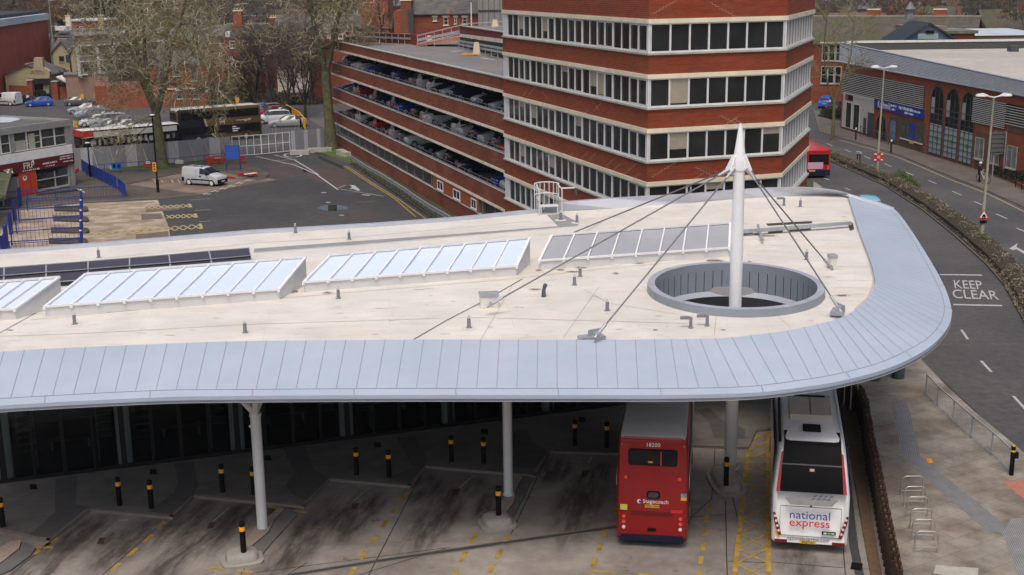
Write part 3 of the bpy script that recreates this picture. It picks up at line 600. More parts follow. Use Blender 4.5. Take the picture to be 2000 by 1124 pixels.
# details lying on the membrane: walkway felt, welds, wires, stains
WALKM=mat('grey_walkway_felt',(.27,.27,.27),.8,.12,1.5)
mb=MB()
for q in [[(497,486),(700,471),(880,458),(1090,442),(1068,420),(1098,418),(1132,436),(1128,441),(1090,445),(880,463),(700,479),(495,494)]]: mb.face([PM(x,y,.008) for x,y in q],WALKM)
mb.build('walkway_strip',ST)
mb=MB();LN=mat('weld_line',(.42,.38,.33),.7,.15,3);LNW=mat('bright_weld',(.8,.79,.77),.5,.05,3)
def rl(pts,w_,m,dz=.012): strip2([PM(x,y,dz) for x,y in pts],w_,m)
def strip2(pts,w_,m):
    for i in range(len(pts)-1):
        a,b=pts[i],pts[i+1];d=(b-a);d.z=0;d.normalize();y=Vector((-d.y,d.x,0))*w_/2;mb.face([a-y,b-y,b+y,a+y],m)
rl([(808,663),(870,627),(945,588),(1020,545)],.04,DSTEEL,.02);rl([(1140,455),(1178,432)],.03,LN,.02);rl([(0,650),(85,603)],.03,DSTEEL,.02)
rl([(0,657),(120,653),(250,647),(478,634)],.025,LN);rl([(478,634),(700,627),(915,620),(1345,632)],.025,LN);rl([(1140,565),(1187,592),(1370,622)],.02,LN)
rl([(60,625),(330,600),(640,575),(1000,545),(1180,525),(1400,505)],.03,LN);rl([(495,494),(700,478.5),(1130,442)],.09,LNW);rl([(200,505),(495,475),(700,463),(1040,432)],.035,LN)
rl([(940,668-6),(1000,560),(1090,545)],.018,LN);rl([(1100,660),(1170,560)],.018,LN);rl([(1395,655),(1400,610)],.018,LN);rl([(1545,640),(1500,600)],.018,LN)
for k in range(9): rl([(1455+k*3,395+k*12),(1655+k*2,392+k*13)],.018,LN,.01)
for k in range(7): rl([(1120-k*60,430+k*5),(1420-k*10,402+k*6)],.015,LN,.01)
for k in range(6): rl([(1630,520+k*14),(1700-k*2,523+k*13)],.018,LN,.01)
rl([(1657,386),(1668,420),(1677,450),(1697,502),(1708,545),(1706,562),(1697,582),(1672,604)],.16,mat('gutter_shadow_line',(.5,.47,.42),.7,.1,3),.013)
mb.build('weld_lines',ST)
mb=MB();STN=mat('wet_dirt_stain',(.16,.12,.085),.4,.35,6);STL=mat('pale_dirt_stain',(.52,.46,.38),.6,.2,3)
rs=random.Random(3)
def blot(x,y,w_,h_,m,dz):
    n=11;mb.face([PM(x+w_*math.cos(2*math.pi*k/n)*rs.uniform(.6,1.1),y+h_*math.sin(2*math.pi*k/n)*rs.uniform(.5,1.2),dz) for k in range(n)],m)
for x,y,w_,h_ in [(122,614,7,1.5),(165,610,11,1.3),(212,609,5,1.2),(20,645,6,.8),(270,599,14,1),(515,578,20,3),(572,569,10,2.5),(640,572,8,1.5),(990,536,14,1.5),(1095,527,7,1.2),(1045,565,10,1.2),(1120,531,14,1.2),(1136,523,12,1),(1203,534,6,1.5),(1250,514,9,1.5),(1340,503,9,1.2),(1395,509,16,2),(1410,499,10,1),(1478,457,9,2),(1500,461,14,1.2),(1413,644.5,5,.8),(1280,644.5,5,.9),(1446,609,5,.9),(1545,598,12,2),(1580,598,8,1.5),(1645,577,12,1.5),(1464,511,4,1),(1052,528,6,1),(480,559,7,1)]:
    blot(x,y,w_*1.5,h_*1.9,STL,.010);blot(x,y,w_,h_,STN,.014)
for k in range(70):
    x=rs.uniform(200,1650);y=rs.uniform(560,655) if rs.random()<.6 else rs.uniform(395,500)
    if y<500 and x<1100: continue
    if ((x-1437)/190)**2+((y-557)/48)**2<1 or (y<560 and x<1000): continue
    blot(x,y,rs.uniform(4,16),rs.uniform(.3,1.0),STL,.009)
mb.build('roof_stains',ST)
# glazed concourse
GW=Wall(P(-420,1003),P(1220,795));CLG=clear('concourse_glass',(.85,.88,.87))
mb=MB();s0,s1=0,GW.L;GW.box(mb,s0,s1,.12,4.55,-.02,.02,CLG);mb.build('glass_front',ST)
cols=[10,245,466,680,880,1076];cs=[GW.px(x,950-x*.126)[0] for x in cols]
cs=[cs[0]-2*(cs[1]-cs[0]),cs[0]-(cs[1]-cs[0])]+cs
FR=mat('black_mullion',(.006,.006,.007),.5,.1,3)
mb=MB();GW.box(mb,s0,s1,4.55,6.3,-.06,.08,FR);GW.box(mb,s0,s1,.12,.26,-.05,.06,FR)
for i in range(len(cs)-1):
    for k in range(4):
        c=cs[i]+(cs[i+1]-cs[i])*k/4;wd=.11 if k==0 else (.05 if k!=2 else .075);GW.box(mb,c-wd,c+wd,.26,4.55,-.05,.1 if k==0 else .06,FR)
for c in [cs[-1],cs[-1]+1.3,s1-.1]: GW.box(mb,c-.06,c+.06,.26,4.55,-.05,.07,FR)
mb.build('window_frame',ST)
mb=MB()
for c in cs:
    p=GW.pt(c+.05,0,-.55);mb.lathe([(.3,.12),(.3,6.3)],p,mat('inner_column_paint',(.55,.57,.58),.5,.06,1),20)
for ch in [mb]: ch.build('inner_columns',ST,smooth=40)
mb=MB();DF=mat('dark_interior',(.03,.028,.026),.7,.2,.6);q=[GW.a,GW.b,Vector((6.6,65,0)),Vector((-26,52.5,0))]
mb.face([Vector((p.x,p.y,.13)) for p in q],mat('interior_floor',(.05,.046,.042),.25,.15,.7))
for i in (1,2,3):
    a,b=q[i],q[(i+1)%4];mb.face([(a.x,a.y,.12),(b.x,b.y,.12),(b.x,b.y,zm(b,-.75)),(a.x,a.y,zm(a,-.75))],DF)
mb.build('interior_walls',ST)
mb=MB()
for i,c in enumerate(cs):
    for k in range(6): GW.box(mb,c-1.0,c-.35,1.2+k*.32,1.23+k*.32,-1.5,-.9,DSTEEL);GW.box(mb,c+.6,c+1.25,1.0+k*.3,1.03+k*.3,-1.5,-.9,DSTEEL)
    GW.box(mb,c-1.0,c-.95,.13,3.0,-1.5,-.9,DSTEEL);GW.box(mb,c+1.2,c+1.25,.13,2.8,-1.5,-.9,DSTEEL)
mb.build('seat_racks',ST)
mb=MB()
for i,c in enumerate(cs):
    GW.box(mb,c+1.6,c+3.4,.55,.62,-3.4,-2.9,mat('bench_wood',(.06,.03,.022),.6,.2,2));GW.box(mb,c+1.7,c+1.8,.13,.55,-3.3,-3.0,DSTEEL);GW.box(mb,c+3.2,c+3.3,.13,.55,-3.3,-3.0,DSTEEL)
mb.build('benches',ST)
# outer back wall
mb=MB();bw=allb
for i in range(len(bw)-1):
    a,b=bw[i],bw[i+1]
    mb.face([(a.x,a.y,0),(b.x,b.y,0),(b.x,b.y,b.z-.7),(a.x,a.y,a.z-.7)],mat('render_wall',(.4,.4,.4),.8,.1,1))
mb.build('rear_wall',ST)
# posts and columns that hold the canopy
def column(base,r_,h,name='column'):
    mb=MB();mb.lathe([(r_*1.35,0),(r_*1.35,.04),(r_,.05),(r_,h)],base,OFFW,20);return mb
COLP=mat('column_paint',(.66,.67,.66),.35,.05,1.2)
c1=P(513,1035);r_=.19;mb=MB();mb.lathe([(r_*1.3,0),(r_*1.3,.05),(r_,.06),(r_,4.35),(r_*1.12,4.36),(r_*1.12,4.5),(.1,4.52)],c1,COLP,24)
top=Vector((c1.x,c1.y,4.45))
for q in [(c1.x-.75,c1.y-1.3,6.2),(c1.x+.45,c1.y-1.6,6.2),(c1.x-.6,c1.y+1.3,6.3),(c1.x+.6,c1.y+1.4,6.3)]: mb.tube([top,Vector(q)],[.11,.15],COLP,14)
mb.tube([top+Vector((0,0,-.12)),top+Vector((0,0,.1))],.09,STEEL,12);mb.tube([(c1.x-.24,c1.y-.03,4.0),(c1.x-.1,c1.y-.03,4.0)],.045,WHITE,8)
mb.build('branching_column',ST,smooth=40)
c2=P(993,971);mb=MB();mb.lathe([(.22,.1),(.22,.16),(.18,.17),(.18,6.25)],c2,COLP,24);mb.tube([(c2.x-.4,c2.y,6.1),(c2.x,c2.y,6.1)],.05,STEEL,8);mb.build('column',ST,smooth=40)
for x,y in [(1754,738),(1707,742)]:
    p=P(x,y,.12);mb=MB();mb.lathe([(.3,0),(.3,6.2)],p,mat('dark_blue_column',(.05,.065,.085),.5,.1,1),20);mb.build('column',ST,smooth=40)
# ---- the mast and its stays
mp_=Vector((P(1435,906,.35).x,47.6,0));mp_=Vector((AY(1436,590,47.6).x,47.6,0))
MT=thing('roof_mast','tall white mast with a pointed tip and cable stays through the round opening','mast',(mp_.x,mp_.y,0))
MP=mat('mast_white',(.88,.88,.88),.3,.04,1)
mb=MB();mb.lathe([(.245,.3),(.245,5.5),(.24,9),(.21,12.25)],mp_,MP,32);mb.build('pole',MT,smooth=40)
mb=MB();mb.lathe([(.24,12.25),(.25,12.62),(.24,12.66),(.07,13.9),(.045,14.0),(.01,14.02)],mp_,MP,32);mb.build('pointed_tip',MT,smooth=40)
mb=MB();CW=mat('mast_grey_base',(.5,.5,.5),.5,.05,1);mb.lathe([(.36,.25),(.36,.3),(.3,.32),(.3,.5)],mp_,CW,24);mb.build('base_plate',MT)
ends=[((950,600),'L'),((1161,661),'L'),((1643,610),'R'),((1626,527),'R'),((1104,460),'B')]
for (x,y),k in ends:
    e=PM(x,y,.35) if (x,y)!=(1104,460) else PM(1090,467,.05)
    if (x,y)==(1161,661): e=PM(1161,661,.3)
    dx=Vector((e.x-mp_.x,e.y-mp_.y,0)).normalized();hd=mp_+Vector((0,0,12.28))+dx*.42
    mb=MB();n_=Vector((-dx.y,dx.x,0))*.03
    q=[mp_+dx*.22+Vector((0,0,12.85)),mp_+dx*.3+Vector((0,0,12.8)),mp_+dx*.55+Vector((0,0,12.3)),mp_+dx*.45+Vector((0,0,12.12)),mp_+dx*.25+Vector((0,0,12.3))]
    mb.add([p-n_ for p in q]+[p+n_ for p in q],[[4,3,2,1,0],[5,6,7,8,9]]+[[i,(i+1)%5,5+(i+1)%5,5+i] for i in range(5)],MP);mb.build('fin',MT)
    mb=MB();mb.tube([hd,e],.03,mat('stay_cable',(.2,.2,.2),.35,.15,3,metal=.4),8);d=(e-hd).normalized();mb.tube([hd-d*.1,hd+d*.45],[.09,.05],STEEL,10);mb.tube([e-d*.7,e],.06,STEEL,10);mb.tube([e-d*.2-n_*3,e-d*.2+n_*3],.08,STEEL,10);mb.build('stay_cable',MT,smooth=40)
for (x,y),s in [((955,600),(.75,.5,.42)),((1626,527),(.32,.4,.5))]:
    p=PM(x,y);mb=MB();mb.box(p+Vector((0,.1,s[2]/2)),(s[0]*.9,s[1],s[2]),OFFW,.1);mb.box(p+Vector((0,.1,s[2]+.06)),(s[0],s[1]*1.1,.12),STEEL,.1);mb.build('anchor_block',MT)
for (x,y) in [(1641,612),(1161,662)]:
    p=PM(x,y,.05);mb=MB();mb.box(p+Vector((-.1,0,.06)),(.9,.45,.1),STEEL,.3 if x<1300 else 1.2);mb.box(p+Vector((0,0,.2)),(.5,.06,.3),STEEL,.5 if x<1300 else 1.9);mb.build('anchor_plate',MT)
# concrete plinths
def plinth(x,y,sx,sy,ang,lab,h=.32):
    p=P(x,y);mb=MB();ca,sa=math.cos(ang),math.sin(ang);n=28
    def ring(ax,ay,z): return [Vector((p.x+ca*ax*math.copysign(abs(math.cos(t))**.55,math.cos(t))-sa*ay*math.copysign(abs(math.sin(t))**.55,math.sin(t)),p.y+sa*ax*math.copysign(abs(math.cos(t))**.55,math.cos(t))+ca*ay*math.copysign(abs(math.sin(t))**.55,math.sin(t)),z)) for t in [2*math.pi*k/n for k in range(n)]]
    mb.loft([ring(sx,sy,0),ring(sx,sy,.1),ring(sx*.78,sy*.85,.14),ring(sx*.72,sy*.8,h),ring(sx*.55,sy*.7,h+.06),ring(sx*.3,sy*.4,h+.1)],mat('plinth_concrete',(.3,.28,.25),.8,.15,2));o=mb.build('concrete_plinth',None,smooth=50);tag(o,lab,'plinth');return p
plinth(473,1096,.72,.62,.3,'low rounded concrete plinth at the bottom left in front of the branching column')
plinth(971,1026,.68,.62,.3,'low rounded concrete plinth just in front of the straight white canopy column')
plinth(1418,945,.66,1.35,.05,'long concrete plinth around the mast foot between red bus and white coach')
# wedge islands between bays
mb=MB();WI=mat('pale_wedge_concrete',(.34,.27,.225),.8,.15,1.5);WG=mat('grey_wedge_slope',(.15,.145,.138),.8,.2,1.5)
for q,m_,h_ in [([(498,1034),(540,1000),(557,996),(536,1018),(524,1043),(480,1080),(468,1078)],WI,.09),([(560,996),(574,1000),(580,1010),(541,1052),(500,1100),(483,1082),(527,1044),(540,1018)],WG,.08),([(1000,930),(1022,932),(1008,960),(1004,985),(982,1012),(965,1010),(988,968)],WI,.09),([(1024,933),(1040,936),(1022,975),(1004,1010),(990,1030),(984,1014),(1006,986),(1010,960)],WG,.08),([(20,1062),(42,1060),(38,1075),(0,1105),(-30,1125),(-40,1100)],WI,.09),([(44,1062),(58,1067),(70,1074),(60,1088),(20,1118),(-10,1130),(2,1106),(40,1077)],WG,.08)]: mb.prism([(p.x,p.y) for p in G(q)],0,h_,m_)
struct('bay_islands',mb)
# ---- skylights
def skylight(tl,tr,br,bl,n,gm,lab,hb=1.1,hf=.38):
    TL,TR=[PM(*p,hb) for p in (tl,tr)];BR,BL=[PM(*p,hf) for p in (br,bl)]
    root=thing('skylight',lab,'skylight',((BL.x+BR.x)/2,(BL.y+BR.y)/2,zm((BL+BR)/2)),'skylights in a row along the white roof')
    mb=MB();g=lambda p:Vector((p.x,p.y,zm(p)-.01));KM=mat('skylight_upstand',(.62,.62,.62),.6,.06,1)
    for a,b in ((BL,BR),(BR,TR),(TR,TL),(TL,BL)): mb.face([g(a),g(b),b-dn*.02,a-dn*.02],KM)
    mb.build('upstand',root)
    nn=(BR-BL).cross(TL-BL).normalized();
    if nn.z<0: nn=-nn
    mb=MB();mb.face([BL,BR,TR,TL],gm);mb.build('glazing',root)
    mb=MB()
    for k in range(n+1):
        t=k/n;a=BL.lerp(BR,t);b=TL.lerp(TR,t);w_=.1 if k in(0,n) else .055;mb.bar(a+nn*.04,b+nn*.04,w_,.07,WHITE)
    mb.bar(BL+nn*.045,BR+nn*.045,.1,.08,WHITE);mb.bar(TL+nn*.045,TR+nn*.045,.09,.08,WHITE)
    for k in range(n+1): p=BL.lerp(BR,k/n);mb.box(p+nn*.03-Vector((0,.06,.02)),(.1,.1,.14),WHITE)
    mb.build('frame',root)
SKG=mat('sky_tinted_skylight_panel',(.60,.69,.86),.3,.03,.3,spec=.6);SKD=mat('grey_skylight_panel',(.36,.37,.39),.1,.12,.25,spec=.9)  # pale blue of the reflected sky is put into the glazing base colour
skylight((-190,566),(117,543),(30,605),(-260,626),9,SKG,'skylight with pale blue glazing cut off by the left end of the row',hb=1.1)
skylight((168,537),(597,504),(545,567),(88,601),9,SKG,'pale blue skylight right of the solar panels end, second from the left of the row')
skylight((645,500),(1035,466),(1009,521),(593,553),9,SKG,'pale blue skylight in the middle of the roof, third from the left of the row')
skylight((1078,461),(1426,437),(1424,486),(1053,511),8,SKD,'darker grey skylight beside the mast, the rightmost of the row')
# ---- solar panels
a0=[(-175,536),(-92,530),(8,523),(90,517),(172,511),(253,504.5),(330,498),(408,491),(487,485)]
m0=[(-170,551),(-85,545),(8,539),(90,532.5),(172,526.5),(253,520),(332,514),(412,507),(490,500)]
b0=[(-160,571),(-80,565),(6,560),(90,553),(172,547),(254,540),(334,534),(415,527),(495,520)]
PV=mat('solar_cell',(.055,.05,.068),.4,.15,4,spec=.4)
k=0
for r_,(A_,B_,h0,h1) in enumerate([(a0,m0,.55,.42),(m0,b0,.38,.22)]):
    for i in range(len(A_)-1):
        q=[PM(*A_[i],h0),PM(*A_[i+1],h0),PM(*B_[i+1],h1),PM(*B_[i],h1)];c=sum(q,Vector())/4;q2=[c+(p-c)*.985 for p in q]
        root=thing('solar_panel','dark solar panel in the %s row, number %d from the right end'%('back' if r_==0 else 'front',8-i),'solar panel',(c.x,c.y,zm(c)),'two rows of solar panels on the roof')
        mb=MB();mb.add([p-dn*.04 for p in q2]+q2,[[0,1,2,3],[7,6,5,4],[0,1,5,4],[1,2,6,5],[2,3,7,6],[3,0,4,7]],PV);mb.build('cells',root)
        mb=MB()
        for j in range(4): mb.bar(q2[j]+dn*.012,q2[(j+1)%4]+dn*.012,.035,.03,STEEL)
        for p in (q2[2],q2[3],q2[0],q2[1]): mb.bar(Vector((p.x,p.y,zm(p))),p-dn*.03,.03,.03,STEEL)
        mb.build('frame',root)
# ---- small roof fittings
PST=mat('post_grey',(.2,.21,.23),.5,.1,3)
posts=[(146,634,'in front of the second skylight from the left'),(479,651,'near the sloping metal edge below the second skylight'),(661,584,'in front of the third skylight'),(916,641,'below the square cable anchor block'),(1186,608,'left of the round opening'),(1122,558,'left of the opening, nearer of a close pair'),(1133,541,'left of the opening, farther of a close pair'),(1202,516,'in front of the grey skylight, left one'),(1380,501,'in front of the grey skylight beside the mast'),(682,469,'behind the third skylight on the grey strip'),(193,504,'behind the solar panels'),(577,456,'on the back edge left of the ladder'),(1127,435,'at the end of the grey walkway strip'),(1349,383,'on the back parapet below the office windows'),(1575,508,'right of the mast near the far cable anchor'),(1563,405,'right of the mast by the back parapet'),(1095,430,'white capped, at the foot of the ladder')]
for x,y,l_ in posts:
    p=PM(x,y);o=thing('anchor_post','short grey roof safety post '+l_,'roof post',(p.x,p.y,p.z),'safety posts on the white roof')
    mb=MB();mb.lathe([(.12,0),(.12,.02),(.07,.04),(.065,.36)],p,PST,10);mb.build('post',o,smooth=40);mb=MB();mb.lathe([(.3,0),(.28,.012)],p,MEMB,14);mb.lathe([(.03,.36),(.03,.44),(.05,.45),(.05,.48)],p,OFFW,8);mb.build('cap',o)
for x,y,l_ in [(1349,641,'left one of the pair below the round opening'),(1381,637,'right one of the pair below the round opening'),(1531,402,'by the parapet right of the mast')]:
    p=PM(x,y);o=thing('cable_tensioner','grey roof post with spring box, '+l_,'roof post',(p.x,p.y,p.z),'tensioner posts on the white roof')
    mb=MB();mb.lathe([(.1,0),(.1,.02),(.06,.04),(.06,.4)],p,PST,10);mb.build('post',o,smooth=40);mb=MB();mb.box(p+Vector((-.2,0,.38)),(.36,.1,.1),PST);mb.build('spring_box',o)
p=PM(1062,580);o=thing('roof_vent','small dark curved vent pipe standing alone on the white roof left of the round opening','vent',(p.x,p.y,p.z));mb=MB();mb.tube([p,p+Vector((0,0,.22)),p+Vector((.02,0,.36)),p+Vector((.07,-.05,.5))],[.1,.08,.07,.09],mat('vent_grey',(.09,.1,.12),.5,.1,2),10);mb.build('pipe',o,smooth=50)
# steel beam with sunken slots right of the mast
o=thing('roof_beam','long grey steel rail over dark sunken slots to the right of the mast','beam',tuple(PM(1550,450)))
mb=MB();mb.bar(PM(1448,453,.22),PM(1662,436,.22),.2,.14,STEEL);mb.bar(PM(1480,440,.2),PM(1490,470,.2),.1,.1,STEEL);mb.build('rail',o)
mb=MB();SL=mat('slot_dark',(.06,.045,.035),.8,.2,3)
for q in [[(1450,456),(1470,454),(1470,457),(1450,459)],[(1496,437),(1586,432),(1586,436),(1500,441)],[(1500,452),(1530,450),(1528,454),(1500,456)],[(1656,437),(1666,436),(1668,448),(1660,451)],[(1540,448),(1585,445),(1583,449),(1540,452)]]: mb.face([PM(x,y,.02) for x,y in q],SL)
mb.build('slots',o)
# caged ladder head
b0_=PM(1063,424);o=thing('roof_ladder','white caged ladder head with handrails and step platform at the back edge of the roof','ladder',tuple(b0_))
LW=mat('ladder_white',(.66,.68,.68),.4,.05,2);c=PM(1072,418,0);mb=MB()
sx=Vector((1,.15,0)).normalized();sy=Vector((-.15,1,0)).normalized()
for u,v in ((-.55,-.3),(.62,-.3)): mb.tube([c+sx*u+sy*v,c+sx*u+sy*v+dn*1.3],.03,LW,8)
for u in(-.55,.62): mb.tube([c+sx*u+sy*(-.3)+dn*1.28,c+sx*u*.9+sy*.6+dn*1.4],.03,LW,6);mb.tube([c+sx*u+sy*(-.3)+dn*.7,c+sx*u*.9+sy*.6+dn*.8],.03,LW,6)
mb.build('handrail',o,smooth=40);mb=MB()
arc=[(c+sx*(.62*math.cos(t))+sy*(.6+.65*math.sin(t))) for t in [math.pi*k/8 for k in range(9)]]
for z in(1.42,.85): mb.tube([p+dn*z for p in arc],.035,LW,6)
for p in arc: mb.tube([p-dn*.6,p+dn*1.42],.026,LW,6)
mb.build('cage',o,smooth=40);mb=MB()
mb.box(c+dn*.4+sy*.1,(.95,.55,.05),LW,.15)
for u,v in((-.42,-.14),(.42,-.14),(-.42,.32),(.42,.32)): mb.tube([c+sx*u+sy*v,c+sx*u+sy*v+dn*.4],.03,LW,6)
mb.build('platform',o)
mb=MB();q=c+sx*.65+dn*1.28;mb.bar(q,q+sx*.75,.05,.07,LW);mb.tube([q+sx*.7,q+sx*.75-dn*.35],.06,DSTEEL,8);mb.build('lamp_arm',o)
# ---- bollards
def bollard():
    o=thing('bollard','','bollard');mb=MB();mb.lathe([(.1,0),(.1,.78),(.1,1.1),(.085,1.13),(.02,1.15)],(0,0,0),BLACK,18);mb.build('post',o,smooth=40)
    mb=MB();mb.lathe([(.1025,.8),(.104,.81),(.104,.95),(.1025,.96)],(0,0,0),ORANGE,18);mb.build('reflective_band',o,smooth=40);return o
B0=bollard();index_children()
bl=[(6,1029,.12,'at the left edge of the picture'),(234,987,.12,'left one of the first pair from the left'),(296,993,.12,'right one of the first pair from the left'),(435,961,.12,'left of the branching white column'),(496,966,.12,'half hidden behind the branching white column'),(476,1079,.4,'standing on the low plinth at the bottom left'),(697,927,.12,'left in the pair between the two white columns'),(760,932,.12,'right in the pair between the two white columns'),(882,902,.12,'left one of the pair just left of the straight column'),(945,906,.12,'right one of the pair just left of the straight column'),(974,1007,.4,'on the plinth in front of the straight column'),(1123,870,.12,'second nearest the left side of the red bus'),(1185,874,.12,'nearest the left side of the red bus'),(1418,948,.42,'on the long plinth in front of the mast')]
for i,(x,y,z,l_) in enumerate(bl):
    o=B0 if i==0 else copy_tree(B0);place(o,P(x,y,z));tag(o,'black and amber bollard '+l_,'bollard','black and amber bollards along the bays')
# ================================================================ VEHICLES
def rring(x,hw,z0,z1,r_=.25,rb=.1,top=None):
    """one rounded-rectangle cross-section of a bus body at station x"""
    tw=top or hw;pts=[(0,z0),(hw-rb,z0),(hw,z0+rb),(hw,(z0+z1)/2),(tw,z1-r_),(tw-r_*.3,z1-r_*.3),(tw-r_,z1),(0,z1)]
    full=pts+[(-a,b) for a,b in pts[-2:0:-1]];return [(x,a,b) for a,b in full]
RED=mat('bus_red',(.27,.006,.006),.3,.08,1.2,coat=.3);NAVY=mat('bus_navy_skirt',(.006,.007,.03),.4,.1,2);BWH=mat('bus_white_roof',(.5,.51,.5),.5,.06,1)
AMB=mat('number_plate_yellow',(.75,.42,.03),.5,.05,3);TL_=mat('red_lamp',(.75,.1,.06),.3,.05,3);CLR=mat('clear_lamp',(.7,.7,.68),.2,.05,3)
def disc(mb,c,r_,m,d=.03,n=14):
    c=Vector(c);mb.tube([c,c+Vector((-d,0,0))],r_,m,n)
def wheel(parent,x,y,r_,w_=.26,rim=STEEL):
    mb=MB();s=1 if y>0 else -1;mb.tube([(x,y-s*w_,r_),(x,y,r_)],r_,RUB,20);mb.tube([(x,y-s*.02,r_),(x,y+s*.012,r_)],r_*.62,rim,16);mb.build('wheel',parent,smooth=40)
RX,UX=(0,-1,0),(0,0,1) # right and up as seen from behind (looking along +x)
# ---- red double decker, rear at -x
o=thing('double_decker_bus','red double decker bus numbered 18200, parked left of the mast foot','bus');RB=o
L=10.3;hw=1.24
mb=MB();st=[(-L/2+.0,hw-.1,.34,3.98,.2,1.12),(-L/2+.06,hw-.03,.3,4.1,.2,1.15),(-L/2+.25,hw,.28,4.17,.2,1.18),(0,hw,.28,4.18,.2,1.2),(L/2-.4,hw,.28,4.15,.2,1.2),(L/2-.05,hw-.1,.3,3.95,.25,1.1)]
mb.loft([rring(a,b,c,d,e,.06,f) for a,b,c,d,e,f in st],RED,fn=lambda i,k:(BWH if k in(5,6,7,8) and i>0 else (NAVY if k in (0,1,12,13) else RED)));BD=mb.build('body',o,smooth=35)
xr=-L/2-.005
mb=MB();mb.box((xr,0,.38),(.06,2.2,.24),NAVY);mb.box((xr+.02,0,4.0),(.05,2.1,.05),RED);mb.build('bumper',o)
def rwin(mb,y0,y1,z0,z1,m,x=xr,r_=.1,d=.02):
    pts=[];
    for cx,cz,a0 in ((y1-r_,z1-r_,0),(y0+r_,z1-r_,90),(y0+r_,z0+r_,180),(y1-r_,z0+r_,270)):
        for k in range(5): t=R(a0+k*22.5);pts.append((x-d,cx+r_*math.cos(t),cz+r_*math.sin(t)))
    n=len(pts);mb.add(pts+[(x+.02,b,c) for a,b,c in pts],[list(range(n))]+[[i,(i+1)%n,n+(i+1)%n,n+i] for i in range(n)],m)
mb=MB();rwin(mb,-.84,.84,3.08,3.68,BLACK);W_=mb.build('rear_window',o);mb=MB();rwin(mb,-.79,.79,3.13,3.63,GLD,d=.035);mb.build('pane',W_)
mb=MB();mb.box((xr-.045,-.28,3.36),(.01,.025,.5),TL_);mb.box((xr-.045,.08,3.22),(.01,.16,.05),ORANGE);mb.build('interior_marks',W_)
mb=MB();rwin(mb,-.27,.2,1.86,2.14,BLACK);rwin(mb,-.22,.15,1.9,2.1,mat('grille_grey',(.05,.055,.055),.5,.1,3),d=.03);mb.build('vent_grille',o)
mb=MB();mb.box((xr-.01,0,1.27),(.03,1.45,.09),mat('dark_red_trim',(.12,.01,.008),.5,.1,3));mb.box((xr,-.0,1.36),(.02,2.3,.02),mat('dark_red_trim',(0,0,0)));mb.box((xr,0,.7),(.04,.3,.12),BLACK);mb.build('engine_cover_trim',o)
for y in(.98,-.98):
    for z,m in((1.16,TL_),(.96,TL_),(.76,CLR)):
        mb=MB();disc(mb,(xr,y,z),.062,m);mb.build('rear_light',o)
    mb=MB();disc(mb,(xr,y*.94,2.62),.06,TL_);mb.build('rear_light',o)
    mb=MB();disc(mb,(xr+.02,y*1.08,3.82),.03,TL_);mb.build('marker_light',o)
mb=MB();mb.box((xr-.012,0,1.58),(.02,.52,.11),AMB);PL=mb.build('number_plate',o);text('YX54 NNK',.12,BLACK,(xr-.024,0,1.58),RX,UX,PL)
text('18200',.2,WHITE,(xr-.012,0,3.83),RX,UX,o);text('Stagecoach',.2,WHITE,(xr-.012,-.12,1.75),RX,UX,o,ext=.006)
mb=MB();disc(mb,(xr,.45,1.74),.075,WHITE,.012);disc(mb,(xr-.01,.42,1.74),.045,BLUE,.012);mb.build('emblem',o)
mb=MB();mb.box((xr-.01,.98,1.5),(.015,.24,.2),mat('sticker_yellow',(.65,.6,.12),.5,.1,3));mb.build('sticker',o)
mb=MB();mb.box((xr-.01,-1.08,2.03),(.015,.2,.13),mat('sticker_blue_white',(.25,.28,.42),.5,.6,14));mb.box((xr-.01,-1.08,1.9),(.015,.2,.11),ORANGE);mb.build('sticker',o)
mb=MB();mb.box((xr-.01,-.85,1.42),(.015,.4,.12),mat('faded_red_sign',(.55,.02,.02),.5,.1,3));mb.build('sticker',o)
for s in(1,-1):
    mb=MB();mb.box((.2,s*1.215,3.1),(8.6,.03,.62),GLD);mb.box((.4,s*1.248,1.75),(8.2,.02,.75),GLD);mb.build('side_windows',o)
    mb=MB();mb.box((0,s*1.255,2.45),(10,.012,.4),BWH);mb.build('side_stripe',o)
    for x in(-2.9,3.0): wheel(o,x,s*1.26,.5)
rb=Vector((4.76,40.93,0));hd=math.atan2(4.1,.66);place(o,rb+Vector((math.cos(hd),math.sin(hd),0))*L/2,hd)
# ---- white coach
o=thing('coach','white coach with blue and red lettering on its rear, beside the rusty fence','coach');L=12.3
CWH=mat('coach_white',(.8,.8,.8),.3,.05,1,coat=.4);MAR=mat('maroon_lamp',(.18,.008,.012),.3,.1,3);hw=1.27
# rear profile: station list from the rear; the rear slopes forward towards the roof
def cring(x0,x1,hw_,z0,z1,tw):  # ring whose lower points sit at x0 and upper points at x1
    r_=rring(0,hw_,z0,z1,.3,.08,tw);out=[]
    for (_,y,z) in r_:
        t=max(0,min(1,(z-1.75)/(z1-1.75)));out.append((x0+(x1-x0)*t**1.3,y,z))
    return out
rings=[cring(-L/2+.0,-L/2+.9,hw-.12,.36,3.5,1.02),cring(-L/2+.05,-L/2+1.05,hw-.04,.32,3.58,1.06),cring(-L/2+.22,-L/2+1.3,hw,.3,3.6,1.1),cring(-2,-2,hw,.3,3.62,1.12),cring(2,2,hw,.3,3.62,1.12),cring(L/2-.5,L/2-.7,hw,.3,3.6,1.1),cring(L/2,L/2-.6,hw-.15,.34,3.3,1.0)]
mb=MB();mb.loft(rings,CWH);mb.build('body',o,smooth=35)
def cx(z): t=max(0,min(1,(z-1.75)/(3.5-1.75)));return -L/2+.9*t**1.3
def crear(mb,pts,m,d=.02):
    q=[(cx(z)-d,y,z) for y,z in pts];n=len(q);mb.face(q,m)
